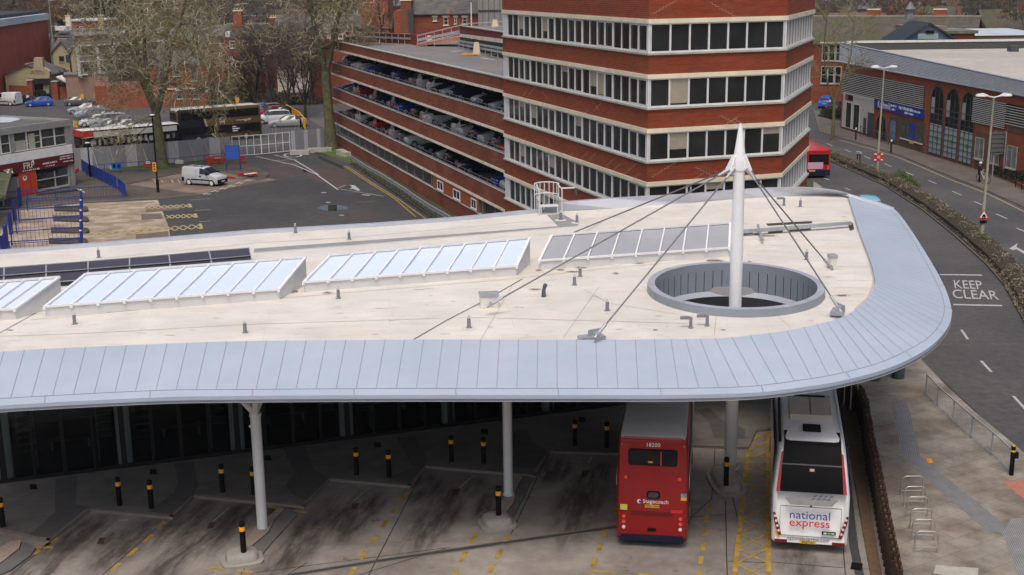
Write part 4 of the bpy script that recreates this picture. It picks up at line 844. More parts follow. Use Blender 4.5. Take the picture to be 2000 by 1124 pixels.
# rear glass wraps over the sloped tail
RG=mat('tinted_rear_glass',(.003,.003,.0035),.35,.3,1,spec=.08)
mb=MB();zz=[2.08,2.3,2.55,2.8,3.05,3.25,3.42,3.52]
for i in range(len(zz)-1):
    a,b=zz[i],zz[i+1];wa=1.04-.1*(a-2.08)/1.44;wb=1.04-.1*(b-2.08)/1.44
    mb.face([(cx(a)-.02,-wa,a),(cx(a)-.02,wa,a),(cx(b)-.02,wb,b),(cx(b)-.02,-wb,b)],RG)
mb.face([(cx(3.52)-.02,-.94,3.52),(cx(3.52)-.02,.94,3.52),(-L/2+1.75,.94,3.6),(-L/2+1.75,-.94,3.6)],RG)
mb.build('rear_window',o)
mb=MB();mb.face([(cx(2.86)-.03,-.98,2.86),(cx(2.86)-.03,.98,2.86),(cx(2.9)-.03,.97,2.9),(cx(2.9)-.03,-.97,2.9)],mat('tail_spoiler_grey',(.05,.05,.055),.4,.1,2));mb.box((cx(2.72)-.03,.0,2.74),(.015,.15,.09),mat('pink_sticker',(.65,.45,.42),.6,.1,2));mb.build('spoiler_line',o)
for s in(1,-1):
    mb=MB();crear(mb,[(s*1.16,2.08),(s*1.05,2.08),(s*.97,2.9),(s*.95,3.25),(s*1.02,3.2)],mat('red_tail_pillar',(.35,.01,.012),.3,.1,2),.028);mb.build('red_pillar',o)
    mb=MB();crear(mb,[(s*1.235,1.5),(s*1.17,1.49),(s*.98,1.15),(s*.86,.62),(s*.98,.66),(s*1.2,1.22)] if 0 else [(s*1.24,1.38),(s*1.16,1.38),(s*1.02,.95),(s*.93,.6),(s*1.05,.62),(s*1.2,1.1)],MAR,.04);
    for k in range(4): t=k/3;disc(mb,(-L/2-.03,s*(1.165-.135*t),1.26-.5*t),.045,CLR,.02)
    mb.build('rear_light',o)
    mb=MB();mb.box((-L/2-.01,s*.95,.4),(.06,.42,.1),MAR);mb.build('bumper_corner',o)
    mb=MB();mb.box((.6,s*1.245,2.55),(10.2,.03,.95),GLD);mb.build('side_windows',o)
    mb=MB()
    for k in range(7):
        x=-L/2+.75+k*.3;mb.add([(x,s*1.276,1.95),(x+.14,s*1.276,1.95),(x+.5,s*1.2,3.25),(x+.36,s*1.2,3.25)],[[0,1,2,3]],mat('livery_navy_stripe',(.02,.022,.06),.4,.1,3))
    mb.build('livery_stripes',o)
    mb=MB();mb.box((-1.5,s*1.09,3.64),(8.4,.1,.03),BLACK);mb.build('roof_gutter',o)
    for x in(-3.6,-2.3,3.6): wheel(o,x,s*1.28,.5)
xr=-L/2-.01
mb=MB();q=[(-.88,1.9),(.88,1.9),(.68,1.68),(-.68,1.68)];crear(mb,q,mat('coach_grille_grey',(.28,.28,.28),.6,.12,6),.022);disc(mb,(xr-.02,0,1.66),.035,BLACK,.02)
mb.box((xr-.0,0,1.62),(.03,2.0,.015),mat('panel_gap',(.1,.1,.1),.6,.1,2));mb.box((xr,0,.6),(.03,2.1,.012),mat('panel_gap',(0,0,0)))
for s in(1,-1): mb.box((xr,s*1.0,1.1),(.03,.012,1.0),mat('panel_gap',(0,0,0)))
mb.build('engine_cover',o)
mb=MB()
for k in range(4):
    for z,dy in((1.99,0),(1.9,.07)): mb.add([(cx(z)-.028,-.62+k*.17+dy,z-.03),(cx(z)-.028,-.55+k*.17+dy,z-.03),(cx(z)-.028,-.66+k*.17+dy,z+.03),(cx(z)-.028,-.73+k*.17+dy,z+.03)],[[0,1,2,3]],mat('emblem_grey',(.12,.12,.13),.5,.1,2))
mb.build('emblem',o)
NB=mat('letter_blue',(.015,.06,.33),.5,.05,3);NR=mat('letter_red',(.6,.015,.035),.5,.05,3)
text('national',.40,NB,(xr-.02,.02,1.33),RX,UX,o,ext=.008,squash=1.08);text('express',.40,NR,(xr-.02,.02,1.07),RX,UX,o,ext=.008,squash=1.08);text('nationalexpress.com',.17,mat('letter_grey',(.1,.1,.11),.5,.05,3),(xr-.02,.05,.51),RX,UX,o)
mb=MB();mb.box((xr-.012,.05,.4),(.02,.52,.1),AMB);PL=mb.build('number_plate',o);text('BV67 JYL',.11,BLACK,(xr-.024,.05,.4),RX,UX,PL)
mb=MB();mb.box((xr-.012,-.62,.76),(.02,.46,.11),BLACK);S_=mb.build('sticker',o);mb=MB();mb.box((xr-.025,-.5,.76),(.01,.1,.06),WHITE);mb.box((xr-.025,-.63,.76),(.01,.1,.05),mat('sticker_green',(.3,.6,.03),.5,.1,2));mb.box((xr-.025,-.75,.76),(.01,.1,.04),WHITE);mb.build('sticker_marks',S_)
mb=MB();mb.add([(xr-.015,1.17,.72),(xr-.015,.99,.74),(xr-.015,1.02,.48)],[[0,1,2]],ORANGE);mb.build('sticker',o)
mb=MB();IV=mat('roof_unit_ivory',(.6,.55,.45),.5,.08,1);mb.loft([[(x,-.78,3.6),(x,-.72,zt),(x,.72,zt),(x,.78,3.6)] for x,zt in((-3.35,3.62),(-3.2,3.78),(-1.0,3.8),(-.8,3.62))],IV);mb.box((-2.1,0,3.805),(2.2,.02,.01),mat('panel_gap',(0,0,0)));mb.box((-1.15,0,3.81),(.16,1.1,.02),BLACK);mb.build('roof_air_unit',o)
mb=MB();mb.box((-4.2,0,3.65),(.62,.6,.07),BLACK);mb.build('roof_hatch',o,smooth=30)
rb=Vector((10.12,40.33,0));hd=math.atan2(5.8,1.15);place(o,rb+Vector((math.cos(hd),math.sin(hd),0))*L/2,hd)
o.scale=(1,1.02,1.065)
# ---- cars
CGL=mat('car_glass',(.012,.014,.016),.08,.2,1,spec=.6)
def carproto(kind):
    P_={'hatch':[(2.05,.62,.34,.56,.60,.5),(1.95,.78,.22,.68,.74,.66),(1.3,.86,.2,.83,.92,.72),(.95,.87,.2,.9,.98,.72),(.3,.88,.2,.92,1.38,.62),(-.2,.88,.2,.93,1.46,.62),(-1.2,.88,.2,.95,1.43,.6),(-1.65,.87,.2,.96,1.3,.58),(-1.95,.83,.24,.96,1.0,.6),(-2.03,.76,.3,.86,.9,.58)],
    'saloon':[(2.3,.64,.34,.54,.58,.5),(2.18,.8,.22,.66,.72,.66),(1.4,.88,.2,.82,.9,.72),(.95,.89,.2,.9,.96,.72),(.25,.9,.2,.92,1.36,.62),(-.3,.9,.2,.93,1.43,.62),(-.95,.9,.2,.94,1.38,.6),(-1.6,.89,.2,.95,1.08,.64),(-2.15,.86,.24,.94,.99,.64),(-2.28,.78,.3,.84,.88,.6)],
    'suv':[(2.2,.68,.4,.66,.7,.56),(2.08,.84,.3,.82,.9,.7),(1.45,.9,.26,.98,1.06,.76),(1.1,.91,.26,1.04,1.12,.76),(.5,.92,.26,1.06,1.58,.66),(0,.92,.26,1.07,1.66,.66),(-1.5,.92,.26,1.08,1.64,.65),(-2.0,.91,.26,1.08,1.5,.63),(-2.15,.88,.3,1.06,1.1,.66),(-2.22,.82,.36,.96,1.0,.6)]}[kind]
    root=thing('parked_car','','car');rings=[]
    for x,hw,zb,zt,zr,rw in P_:
        h=[(0,zb),(hw*.9,zb),(hw,zb+.16),(hw,zt-.12),(hw*.965,zt),(rw,zr-.06),(rw*.82,zr),(0,zr+.01)];rings.append([(x,a,b) for a,b in h]+[(x,-a,b) for a,b in h[-2:0:-1]])
    def isg(i,k):
        if k in(4,9): return 3<=i<=6
        if k in(5,6,7,8): return i in((3,7) if kind!='saloon' else (3,6))
        return False
    mb=MB();mb.loft(rings,CARP,fn=lambda i,k:None if isg(i,k) else CARP);mb.build('body',root,smooth=40)
    mb=MB();mb.loft(rings,CGL,fn=lambda i,k:CGL if isg(i,k) else None,caps=False);mb.build('windows',root)
    x0,hw=P_[1][0],P_[1][1];xr=P_[-1][0];hr=P_[-1][1]
    for s in(1,-1):
        mb=MB();mb.box((x0-.08,s*(hw-.14),P_[1][3]-.06),(.26,.24,.13),CLR);mb.build('headlight',root)
        mb=MB();mb.box((xr+.06,s*(hr-.07),P_[-1][3]-.03),(.16,.2,.2),TL_);mb.build('tail_light',root)
        mb=MB();mb.box((.85,s*(P_[3][1]+.1),P_[3][3]+.05),(.14,.18,.12),CARP);mb.build('wing_mirror',root)
        for x in(x0-.62,xr+.72): wheel(root,x,s*(P_[2][1]+.01),.32,.2)
    mb=MB();mb.box((x0+.07,0,.36),(.06,1.0,.14),BLACK);mb.box((x0+.10,0,.42),(.02,.5,.1),WHITE);mb.build('grille',root)
    mb=MB();mb.box((xr-.02,0,.62 if kind!='suv' else .7),(.02,.5,.1),AMB);mb.build('number_plate',root)
    return root
PROTO={k:carproto(k) for k in('hatch','saloon','suv')}
USED=set()
def car(kind,loc,rz,colr,label,group,s=1.):
    p=PROTO[kind];
    if kind in USED: o=copy_tree(p)
    else: o=p;USED.add(kind);ORIG[kind]=p
    place(o,loc,rz,s);tag(o,label,'car',group)
    setcol_tree(o,colr);return o
ORIG={}
def setcol_tree(o,c):
    o.color=(*c,1)
    for ch in bpy.data.objects:
        if ch.parent==o: ch.color=(*c,1)
# copying needs children of the copies too, so colour while copying
def copy_tree(o,parent=None,colr=None):
    c=o.copy();col.objects.link(c)
    if parent: c.parent=parent
    if colr: c.color=(*colr,1)
    for ch in CH.get(o.name,[]): copy_tree(ch,c,colr)
    return c
index_children()
def car(kind,loc,rz,colr,label,group,s=1.):
    p=PROTO[kind]
    if kind in USED: o=copy_tree(p,None,colr)
    else:
        o=p;USED.add(kind);o.color=(*colr,1)
        for ch in CH[p.name]: ch.color=(*colr,1)
    place(o,loc,rz,s);return tag(o,label,'car',group)
CC_={'white':(.72,.73,.74),'silver':(.42,.44,.46),'grey':(.13,.135,.14),'black':(.012,.012,.014),'red':(.5,.015,.015),'blue':(.015,.06,.4),'dark blue':(.015,.02,.07),'pale blue':(.12,.2,.28),'dark green':(.02,.045,.035),'bright blue':(.01,.1,.62)}
# far car park, left group and right group, street cars
g='cars parked beyond the metal hoarding'
VIA=math.atan2(.95,-.33)
for kind,x,y,rz,c,l_ in [('hatch',178,230,3.3,'silver','silver hatchback at the far end of the left row of parked cars'),('suv',186,237,3.35,'grey','dark grey tall car second from the far end of the left row of parked cars'),('hatch',188,247,3.4,'white','white hatchback facing left in the middle of the left row of parked cars'),('suv',212,247,3.45,'silver','silver tall car in the middle of the left row of parked cars'),('saloon',215,257,3.5,'grey','dark grey saloon near the front of the left row of parked cars'),('saloon',243,257,3.45,'silver','silver saloon with orange reflections at the front of the left row of parked cars'),
    ('saloon',168,222,3.3,'silver','silver saloon behind the hatchback at the far left of the parked rows'),('hatch',205,238,3.4,'black','black hatchback squeezed between tall cars in the left parked row'),('hatch',232,249,3.45,'grey','grey hatchback behind the nearest silver saloon in the left parked row'),('saloon',258,262,3.45,'dark green','dark saloon at the right front of the left parked row'),
    ('saloon',506,222,3.5,'pale blue','pale blue-grey saloon farthest away in the row right of the brown bus'),('hatch',523,223,3.6,'pale blue','pale blue hatchback second farthest in the row right of the brown bus'),('hatch',528,229,3.5,'red','red hatchback behind dark cars in the row right of the brown bus'),('saloon',548,229,3.4,'black','black saloon in the middle of the row right of the brown bus'),('suv',533,241,3.5,'white','white tall car second nearest in the row right of the brown bus'),('saloon',562,248,3.3,'silver','silver saloon nearest in the row right of the brown bus'),
    ('hatch',42,203,3.1,'black','black hatchback between the white van and the bright blue car'),('hatch',77,208,3.5,'bright blue','bright blue hatchback by the brick gate pillars'),('saloon',157,206,.3,'grey','grey saloon parked against the pinkish wall'),
    ('suv',1614,210,1.2,'bright blue','bright blue tall car between the office block and the old brick hall'),('saloon',1634,218,1.0,'dark green','dark green saloon beside the hedge at the old brick hall')]:
    car(kind,P(x,y),rz,CC_[c],l_,g if y>214 and x<700 else 'cars parked along the streets',1.12 if y>214 and x<700 else 1.05)
car('suv',P(1693,420),1.5,(.2,.5,.68),'light blue car on the road half hidden behind the white roof','cars parked along the streets',1.0)
# ---- silver van in the yard
def van(name,label,loc,rz,c,rack=True,s=1.):
    o=thing(name,label,'van');
    P_=[(2.15,.66,.34,.7,.74,.5),(2.05,.8,.26,.86,.94,.66),(1.5,.86,.22,1.05,1.14,.72),(1.15,.87,.22,1.14,1.22,.72),(.5,.88,.22,1.16,1.74,.66),(0,.88,.22,1.16,1.84,.68),(-1.2,.88,.22,1.16,1.86,.7),(-2.05,.88,.22,1.16,1.84,.7),(-2.15,.85,.26,1.14,1.8,.68)];rings=[]
    for x,hw,zb,zt,zr,rw in P_:
        h=[(0,zb),(hw*.93,zb),(hw,zb+.16),(hw,zt-.12),(hw*.98,zt),(rw+.04,zr-.08),(rw*.85,zr),(0,zr+.02)];rings.append([(x,a,b) for a,b in h]+[(x,-a,b) for a,b in h[-2:0:-1]])
    g_=lambda i,k:(k in(4,9) and i in(3,4)) or (k in(5,6,7,8) and i==3)
    pm=mat('van_paint_'+name,c,.3,.04,1,coat=.5)
    mb=MB();mb.loft(rings,pm,fn=lambda i,k:None if g_(i,k) else pm);mb.build('body',o,smooth=35)
    mb=MB();mb.loft(rings,CGL,fn=lambda i,k:CGL if g_(i,k) else None,caps=False);mb.build('windows',o)
    for s_ in(1,-1):
        mb=MB();mb.box((1.93,s_*.68,.84),(.3,.24,.2),CLR);mb.build('headlight',o)
        mb=MB();mb.box((-2.15,s_*.78,1.2),(.06,.12,.5),TL_);mb.build('tail_light',o)
        mb=MB();mb.box((.95,s_*.99,1.22),(.14,.2,.2),BLACK);mb.build('wing_mirror',o)
        mb=MB();mb.box((.1,s_*.885,.62),(2.2,.03,.12),BLACK);mb.box((.1,s_*.89,.98),(.2,.03,.12),BLACK);mb.box((-2.0,s_*.885,.6),(.25,.03,.4),BLACK);mb.build('side_trim',o)
        mb=MB()
        for x in(.25,-.45): mb.box((x,s_*.887,1.0),(.015,.01,1.3),mat('panel_gap',(0,0,0)))
        mb.build('door_gap',o)
        for x in(1.42,-1.3): wheel(o,x,s_*.89,.33,.22,CLR)
    mb=MB();mb.box((2.14,0,.5),(.12,1.5,.34),BLACK);mb.box((2.21,0,.48),(.02,.5,.11),WHITE);mb.build('front_bumper',o)
    if rack:
        mb=MB()
        for x in(.1,-.8,-1.7): mb.box((x,0,1.93),(.06,1.3,.05),DSTEEL)
        for y in(-.55,.55): mb.box((-.8,y,1.9),(2.1,.04,.04),DSTEEL)
        mb.build('roof_rack',o)
    return place(o,loc,rz,s)
a,b=P(370,362),P(428,368);hd=math.atan2(b.y-a.y,b.x-a.x)
van('silver_van','silver van with roof bars parked in the old yard beside the blue sign board',P(401,361),-.42,(.5,.52,.55),s=.98)
van('white_van','white van seen from behind at the far left edge behind the derelict shop',P(12,206),2.9,(.72,.73,.73),False,1.15)
# ---- buses beyond the hoarding and on the road
def simplebus(name,label,L,h,hw,loc,rz,bodym,topm,decks,front=True,sk=None,extra=None):
    o=thing(name,label,'bus');mb=MB();sk=sk or bodym
    st=[(-L/2,hw-.1,.34,h-.2,.2,hw-.15),(-L/2+.25,hw,.28,h,.2,hw-.05),(0,hw,.28,h,.2,hw-.04),(L/2-.35,hw,.28,h-.02,.2,hw-.05),(L/2,hw-.14,.3,h-.3,.25,hw-.2)]
    mb.loft([rring(a,b,c,d,e,.06,f) for a,b,c,d,e,f in st],bodym,fn=lambda i,k:(topm if k in(5,6,7,8) else (sk if k in(0,1,12,13) else bodym)));mb.build('body',o,smooth=35)
    for s in(1,-1):
        for z0,z1 in decks:
            mb=MB();mb.box((.1,s*(hw-.0),(z0+z1)/2),(L-.9,.05,z1-z0),GLD);W_=mb.build('side_windows',o);mb=MB();n=int(L/1.5)
            for i in range(1,n): mb.box((-L/2+i*L/n,s*(hw+.028),(z0+z1)/2),(.09,.015,z1-z0),BLACK)
            mb.build('window_pillars',W_)
        for x in(-L*.27,L*.3): wheel(o,x,s*(hw+.01),.48)
    z0,z1=decks[-1]
    mb=MB();mb.box((-L/2+.0,0,(z0+z1)/2),(.08,hw*1.6,(z1-z0)*.9),GLD);mb.build('rear_window',o)
    mb=MB();mb.box((L/2-.02,0,decks[0][0]+.7),(.1,hw*1.75,1.3),GLD);mb.build('windscreen',o)
    for s in(1,-1):
        mb=MB();mb.box((-L/2-.01,s*(hw-.25),1.0),(.05,.16,.45),TL_);mb.build('rear_light',o)
    if extra: extra(o)
    return place(o,loc,rz)
BRZ=mat('bronze_livery',(.13,.08,.03),.35,.08,1,coat=.3);DNV=mat('dark_navy_livery',(.012,.013,.022),.35,.1,1,coat=.3)
def ex94(o):
    L=11
    for s in(-1,1):
        mb=MB();y=s*1.29
        mb.add([(-L/2+.1,y,.35),(-.6,y,.35),(-1.2,y,.9),(-1.9,y,2.0),(-2.2,y,3.1),(-2.2,y,4.2),(-L/2+.1,y,4.2)],[list(range(7))],DNV)
        mb.add([(-.6,y*1.002,.35),(-.35,y*1.002,.35),(-1.0,y*1.002,.95),(-1.7,y*1.002,2.05),(-1.95,y*1.002,3.1),(-1.95,y*1.002,4.15),(-2.2,y*1.002,4.15),(-2.2,y*1.002,3.1),(-1.9,y*1.002,2.0),(-1.2,y*1.002,.9)],[list(range(10))],mat('pale_swoosh',(.45,.43,.38),.5,.1,1))
        mb.build('livery',o)
        mb=MB();mb.box((1.9,s*1.33,1.45),(2.4,.02,.9),DNV);mb.build('slogan_panel',o)
        r_=(1,0,0) if s<0 else (-1,0,0)
        text('94',.85,WHITE,(.2,s*1.31,2.42),r_,UX,o);text('gold',.5,WHITE,(3.6,s*1.31,2.5),r_,UX,o)
        mb=MB()
        for z_,w_ in((1.72,.5),(1.47,.95),(1.2,.7)): mb.box((1.5+w_/2,s*1.345,z_),(w_,.012,.13),WHITE)
        mb.box((2.6,s*1.312,2.48),(1.1,.012,.14),SILL);mb.build('small_print',o)
        mb=MB();mb.box((4.6,s*1.32,1.5),(1.3,.02,1.1),GLD);mb.build('cab_window',o)
a,b=P(345,300),P(503,286)
hd=math.atan2(4.6,12.0)
pf=P(507,276);pr=P(345,300)
def at_between(f,r_,L,off=0): d=(f-r_);d.z=0;d.normalize();return f-d*L/2
simplebus('double_decker_bus','dark and bronze double decker bus numbered 94 behind the hoarding and gates',11,4.3,1.27,P(425,275),math.atan2((P(505,277)-P(352,291)).y,(P(505,277)-P(352,291)).x),BRZ,mat('bus_roof_pale',(.5,.48,.42),.5,.1,1),[(1.1,2.0),(2.95,3.85)],extra=ex94)
def exw(o):
    for s in(1,-1):
        mb=MB();mb.box((0,s*1.285,.75),(11.5,.02,.8),BLACK);mb.box((-.2,s*1.262,2.55),(11.2,.06,.6),mat('bus_roof_white',(0,0,0)));mb.build('livery',o)
    mb=MB();mb.box((-5.3,0,2.7),(1.5,2.62,.72),REDP);mb.build('roof_front',o)
    mb=MB();r_=random.Random(8)  # pale plates on the side glass imitate reflections
    for k in range(15): mb.box((-4.6+k*.68,-1.315,1.72+r_.uniform(-.1,.1)),(r_.uniform(.25,.5),.01,r_.uniform(.4,.7)),r_.choice([SILL,CONC,mat('pale_reflection_paint',(.35,.3,.3),.4,.4,3)]))
    mb.build('painted_reflections',o)
simplebus('single_decker_bus','single decker bus with white roof and red corner behind the hoarding',12,3.1,1.28,P(236,303)+Vector((.5,2.0,0)),math.atan2((P(330,289)-P(150,306)).y,(P(330,289)-P(150,306)).x),BLACK,mat('bus_roof_white',(.68,.66,.6),.5,.1,1),[(1.2,2.2)],extra=exw)
def exr(o):
    mb=MB();mb.box((-4.52,0,.55),(.06,2.3,.55),NAVY);mb.build('bumper',o)
    mb=MB();mb.box((-4.53,0.3,1.25),(.05,1.5,.65),mat('pink_advert',(.62,.36,.5),.6,.1,1));mb.build('advert_panel',o);mb=MB();mb.box((-4.53,.6,.75),(.05,.6,.14),AMB);mb.build('number_plate',o)
BR2=mat('bright_bus_red',(.42,.012,.014),.3,.06,1,coat=.3)
simplebus('red_bus','red single decker bus driving away beside the office block, seen from behind',9,2.9,1.2,P(1601,349)+Vector((-.25,4.6,0)),math.atan2(1,-.02),BR2,BR2,[(1.3,2.4)],sk=NAVY,extra=exr)
# ================================================================ OFFICE BLOCK AND PARKING BUILDING
CA=Vector((7.5,69.22,0));VD=Vector((-.341,1,0)).normalized()
FL=Wall(CA,CA+VD*24.6)                       # left face, runs away from the corner
pr=None
FD=Vector((1,.343,0)).normalized();CBR=CA+FD*8.45
FF=Wall(CA,CBR)
CHD=Vector((.365,1,0)).normalized();CCR=CBR+CHD*12.2
FC=Wall(CBR,CCR)
B1=brick('office_brick_left',FL.ang,BRK,BRK2,MOR,1.,.12);B2=brick('office_brick_front',FF.ang,BRK,BRK2,(.2,.07,.045),1.,.12);B3=brick('office_brick_side',FC.ang,BRK,BRK2,MOR,1.,.12)
OFF=thing('office_building','tall red brick office block with white window bands and cream strips','office building',tuple(CA+Vector((4,8,0))))
D=2.93;GL2=mat('office_window_glass',(.024,.025,.026),.08,.6,.3,spec=.45)
mbw=MB();mbc=MB();mbs=MB()
back=CCR+Vector((-16,8,0));farl=FL.b+Vector((6,2,0))
core=[FL.pt(0,0,-.45)-FF.n*.45,FF.pt(FF.L,0,-.45)-FF.d*.2,FC.pt(FC.L,0,-.45)-FC.d*.3,back,FL.pt(FL.L,0,-.45)]
inner=mat('office_interior',(.05,.045,.04),.8,.3,.6);mbi=MB();mbi.prism([(p.x,p.y) for p in core],0,22.5,inner);mbi.build('core',OFF)
def band(z0,z1,o,m1,m2,m3,mb,ins=0.):
    for W,m,e0,e1 in ((FL,m1,-o,0),(FF,m2,-o*.43,-o*.2),(FC,m3,0,0)): pass
def outline(o):
    # polygon of the three faces pushed out by o, closed at the back
    def off(W,t): return W.a+W.d*t+W.n*o
    def isect(W1,W2):
        a=W1.a+W1.n*o;b=W2.a+W2.n*o;d1,d2=W1.d,W2.d;den=d1.x*d2.y-d1.y*d2.x;t=((b.x-a.x)*d2.y-(b.y-a.y)*d2.x)/den;return a+d1*t
    return [off(FL,FL.L),isect(FL,FF),isect(FF,FC),off(FC,FC.L)]
def ringband(mb,z0,z1,o,mats_,depth=.4):
    q=outline(o);p=outline(o-depth)
    for i in range(3):
        a,b,c,d=q[i],q[i+1],p[i+1],p[i];vs=[Vector((v.x,v.y,z0)) for v in(a,b,c,d)]+[Vector((v.x,v.y,z1)) for v in(a,b,c,d)]
        mb.add(vs,[(0,3,2,1),(4,5,6,7),(0,1,5,4),(1,2,6,5),(2,3,7,6),(3,0,4,7)],mats_[i])
for k in range(-2,4):
    zc=8.12+D*k   # underside of cream strip
    if zc<.5: zc_=zc
    top=zc+1.27 if k<3 else 22.5
    mb=MB();ringband(mb,zc+.24,top,0.,(B1,B2,B3));mb.build('brick_band',OFF)
    mb=MB();ringband(mb,zc,zc+.24,.06,(CREAM,)*3);mb.build('cream_strip',OFF)
    if k<3: mb=MB();ringband(mb,top,top+.1,.1,(SILL,)*3);mb.build('sill_strip',OFF)
mb=MB();ringband(mb,0,2.2,0.,(B1,B2,B3));mb.build('brick_band',OFF)
rg=random.Random(5)
BLN=mat('office_blind',(.36,.31,.24),.8,.1,2)
def glazing(W,k,pitch,s_start,n,grp,openers):
    """grp panes make one window unit: frame, opening lights, pane, blinds"""
    z1=8.12+D*k;z0=z1-1.56;fr=FRAME;o0,o1=-.1,-.03
    f=MB();W.box(f,.0,s_start-.03,z0,z1,o0,o1,fr);e=s_start+n*pitch+.03
    if e<W.L-.02: W.box(f,e,W.L,z0,z1,o0,o1,fr)
    f.build('corner_frame',OFF)
    for u in range(0,n,grp):
        a=s_start+u*pitch;b=min(a+grp*pitch,W.L-.02);f=MB();e=.05 if grp==1 else .055
        W.box(f,a-.0,b,z1-.07,z1,o0,o1,fr);W.box(f,a,b,z0,z0+.09,o0,o1,fr);W.box(f,a,a+e,z0+.09,z1-.07,o0,o1-.002,fr);W.box(f,b-e,b,z0+.09,z1-.07,o0,o1-.002,fr)
        for i in range(1,grp): c=a+i*pitch;W.box(f,c-.026,c+.026,z0+.09,z1-.07,o0,o1-.004,fr)
        if openers and (u//grp)%2==0:
            for i in range(grp):
                c=a+i*pitch;d=min(c+pitch,b);W.box(f,c+e,c+e+.03,z0+.13,z1-.1,o1-.02,o1+.012,fr);W.box(f,d-e-.03,d-e,z0+.13,z1-.1,o1-.02,o1+.012,fr);W.box(f,c+e+.03,d-e-.03,z0+.1,z0+.14,o1-.02,o1+.01,fr);W.box(f,c+e+.03,d-e-.03,z1-.12,z1-.08,o1-.02,o1+.01,fr)
        wn=f.build('window',OFF)
        g=MB();W.box(g,a+.02,b-.02,z0+.05,z1-.03,-.17,-.09,GL2);g.build('pane',wn)
        for i in range(grp):
            if rg.random()<(.22 if W is FF else .12):
                c=a+i*pitch;h=rg.choice([.35,.6,.9,1.3]);g=MB();W.box(g,c+.06,min(c+pitch,b)-.06,z1-.07-h,z1-.07,-.089,-.082,BLN);g.build('blind',wn)
fside=MB();gside=MB()
for k in range(-1,4):
    glazing(FL,k,1.17,.22,20,2,True);glazing(FF,k,1.165,.14,7,1,False)
    z1=8.12+D*k;z0=z1-1.56
    FC.box(fside,0,FC.L,z1-.07,z1,-.14,-.02,FRAME);FC.box(fside,0,FC.L,z0,z0+.09,-.14,-.02,FRAME)
    for i in range(11): FC.box(fside,i*1.17-.05 if i else 0,i*1.17+.05,z0+.09,z1-.07,-.14,-.07,FRAME);FC.box(fside,i*1.17+.56,i*1.17+.6,z0+.09,z1-.07,-.14,-.1,FRAME)
    FC.box(gside,.05,FC.L-.05,z0+.05,z1-.03,-.2,-.13,glass('side_window_glass',(.05,.052,.055),.2,.3,.5))
pnl=fside.build('side_window',OFF);pnl['kind']='stuff';q=gside.build('pane',pnl);q['kind']='stuff'
# pale stepped cracks in the brickwork
CRK=mat('mortar_crack',(.42,.25,.18),.9,.3,4);mb=MB()
def crack(W,x,y,dx,dy,n):
    s,z=W.px(x,y)
    for i in range(n):
        a=.2*dx;W.box(mb,min(s,s+a),max(s,s+a),z-.012,z+.012,0.004,.006,CRK);s+=a;h=.1*dy;W.box(mb,s-.011,s+.011,min(z,z+h),max(z,z+h),0.004,.006,CRK);z+=h
for x,y,dx,dy,n in [(1275,26,1,1,9),(1385,6,1,-1,9),(1272,345,1,1,9),(1355,327,1,-1,6),(1375,340,-1,-1,5),(1395,336,1,-1,6),(1405,227,1,-1,6),(1408,247,1,1,5),(1432,234,1,-1,4)]: crack(FF,x,y,dx,dy,n)
for x,y,dx,dy,n in [(1030,178,1,-1,6),(1048,168,1,-1,8),(1070,195,1,1,5),(1170,215,1,1,5),(1175,202,1,-1,6),(1120,300,1,-1,6),(1150,298,1,-1,7),(1165,300,1,-1,6),(1200,312,1,-1,6),(1243,322,1,-1,8),(1212,322,1,-1,6),(1250,340,1,-1,6),(1030,268,1,-1,4),(1068,272,-1,-1,4),(1150,215,1,-1,4)]: crack(FL,x,y,dx,dy,n)
mb.build('mortar_cracks',OFF)
# ---------------- parking building
PW0=FL.pt(FL.L+.05,0,-.12);CP=Wall(PW0,PW0+VD*65.0);BP=brick('parking_brick',CP.ang,(.25,.062,.03),(.17,.038,.02),(.25,.12,.08),.8,.3)
PK=thing('parking_building','red brick multi-storey parking building with open decks full of cars','parking building',tuple(CP.pt(30,0,-12)))
DEP=24;DECK=mat('parking_deck',(.2,.185,.18),.85,.12,.8,c2=(.17,.155,.15),bs=.15);CD=mat('dark_deck_concrete',(.17,.16,.15),.85,.2,1)
levels=[(2.45,3.85),(5.38,6.76),(8.3,9.68)]
CRW=mat('weathered_cream_edge',(.72,.66,.52),.75,.25,1.4,streak=(1,1,.2))
for z0,z1 in levels+[(11.22,12.3)]:
    mb=MB();CP.box(mb,0,CP.L,z0+.2,z1,-.3,0,BP);mb.build('brick_band',PK)
    mb=MB();CP.box(mb,0,CP.L,z0,z0+.2,-.5,.05,CRW);mb.build('cream_edge',PK)
    mb=MB();CP.box(mb,0,CP.L,z1-.75,z1-.45,-DEP,-.31,CD);mb.build('deck_slab',PK)
mb=MB();CP.box(mb,0,CP.L,12.3,12.38,-.36,.06,SILL);mb.build('coping',PK)
mb=MB();CP.box(mb,0,CP.L,11.86,11.9,-DEP,-.32,DECK);mb.build('top_deck',PK)
mb=MB();CP.box(mb,0,CP.L,0,1.25,-.3,0,BP);s=CP.px(842,335)[0];mb.build('brick_band',PK)
mb=MB();sL=CP.px(845,345)[0];sR=CP.px(935,400)[0]
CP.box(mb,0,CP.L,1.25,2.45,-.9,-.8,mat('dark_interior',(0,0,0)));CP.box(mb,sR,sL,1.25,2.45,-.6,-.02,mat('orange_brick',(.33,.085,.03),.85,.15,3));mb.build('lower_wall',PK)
mb=MB()
for i in range(188):
    s=i*.35
    if sR<s<sL: continue
    CP.box(mb,s-.015,s+.015,1.25,2.45,-.12,-.09,mat('mesh_grey',(.16,.165,.17),.6,.2,2))
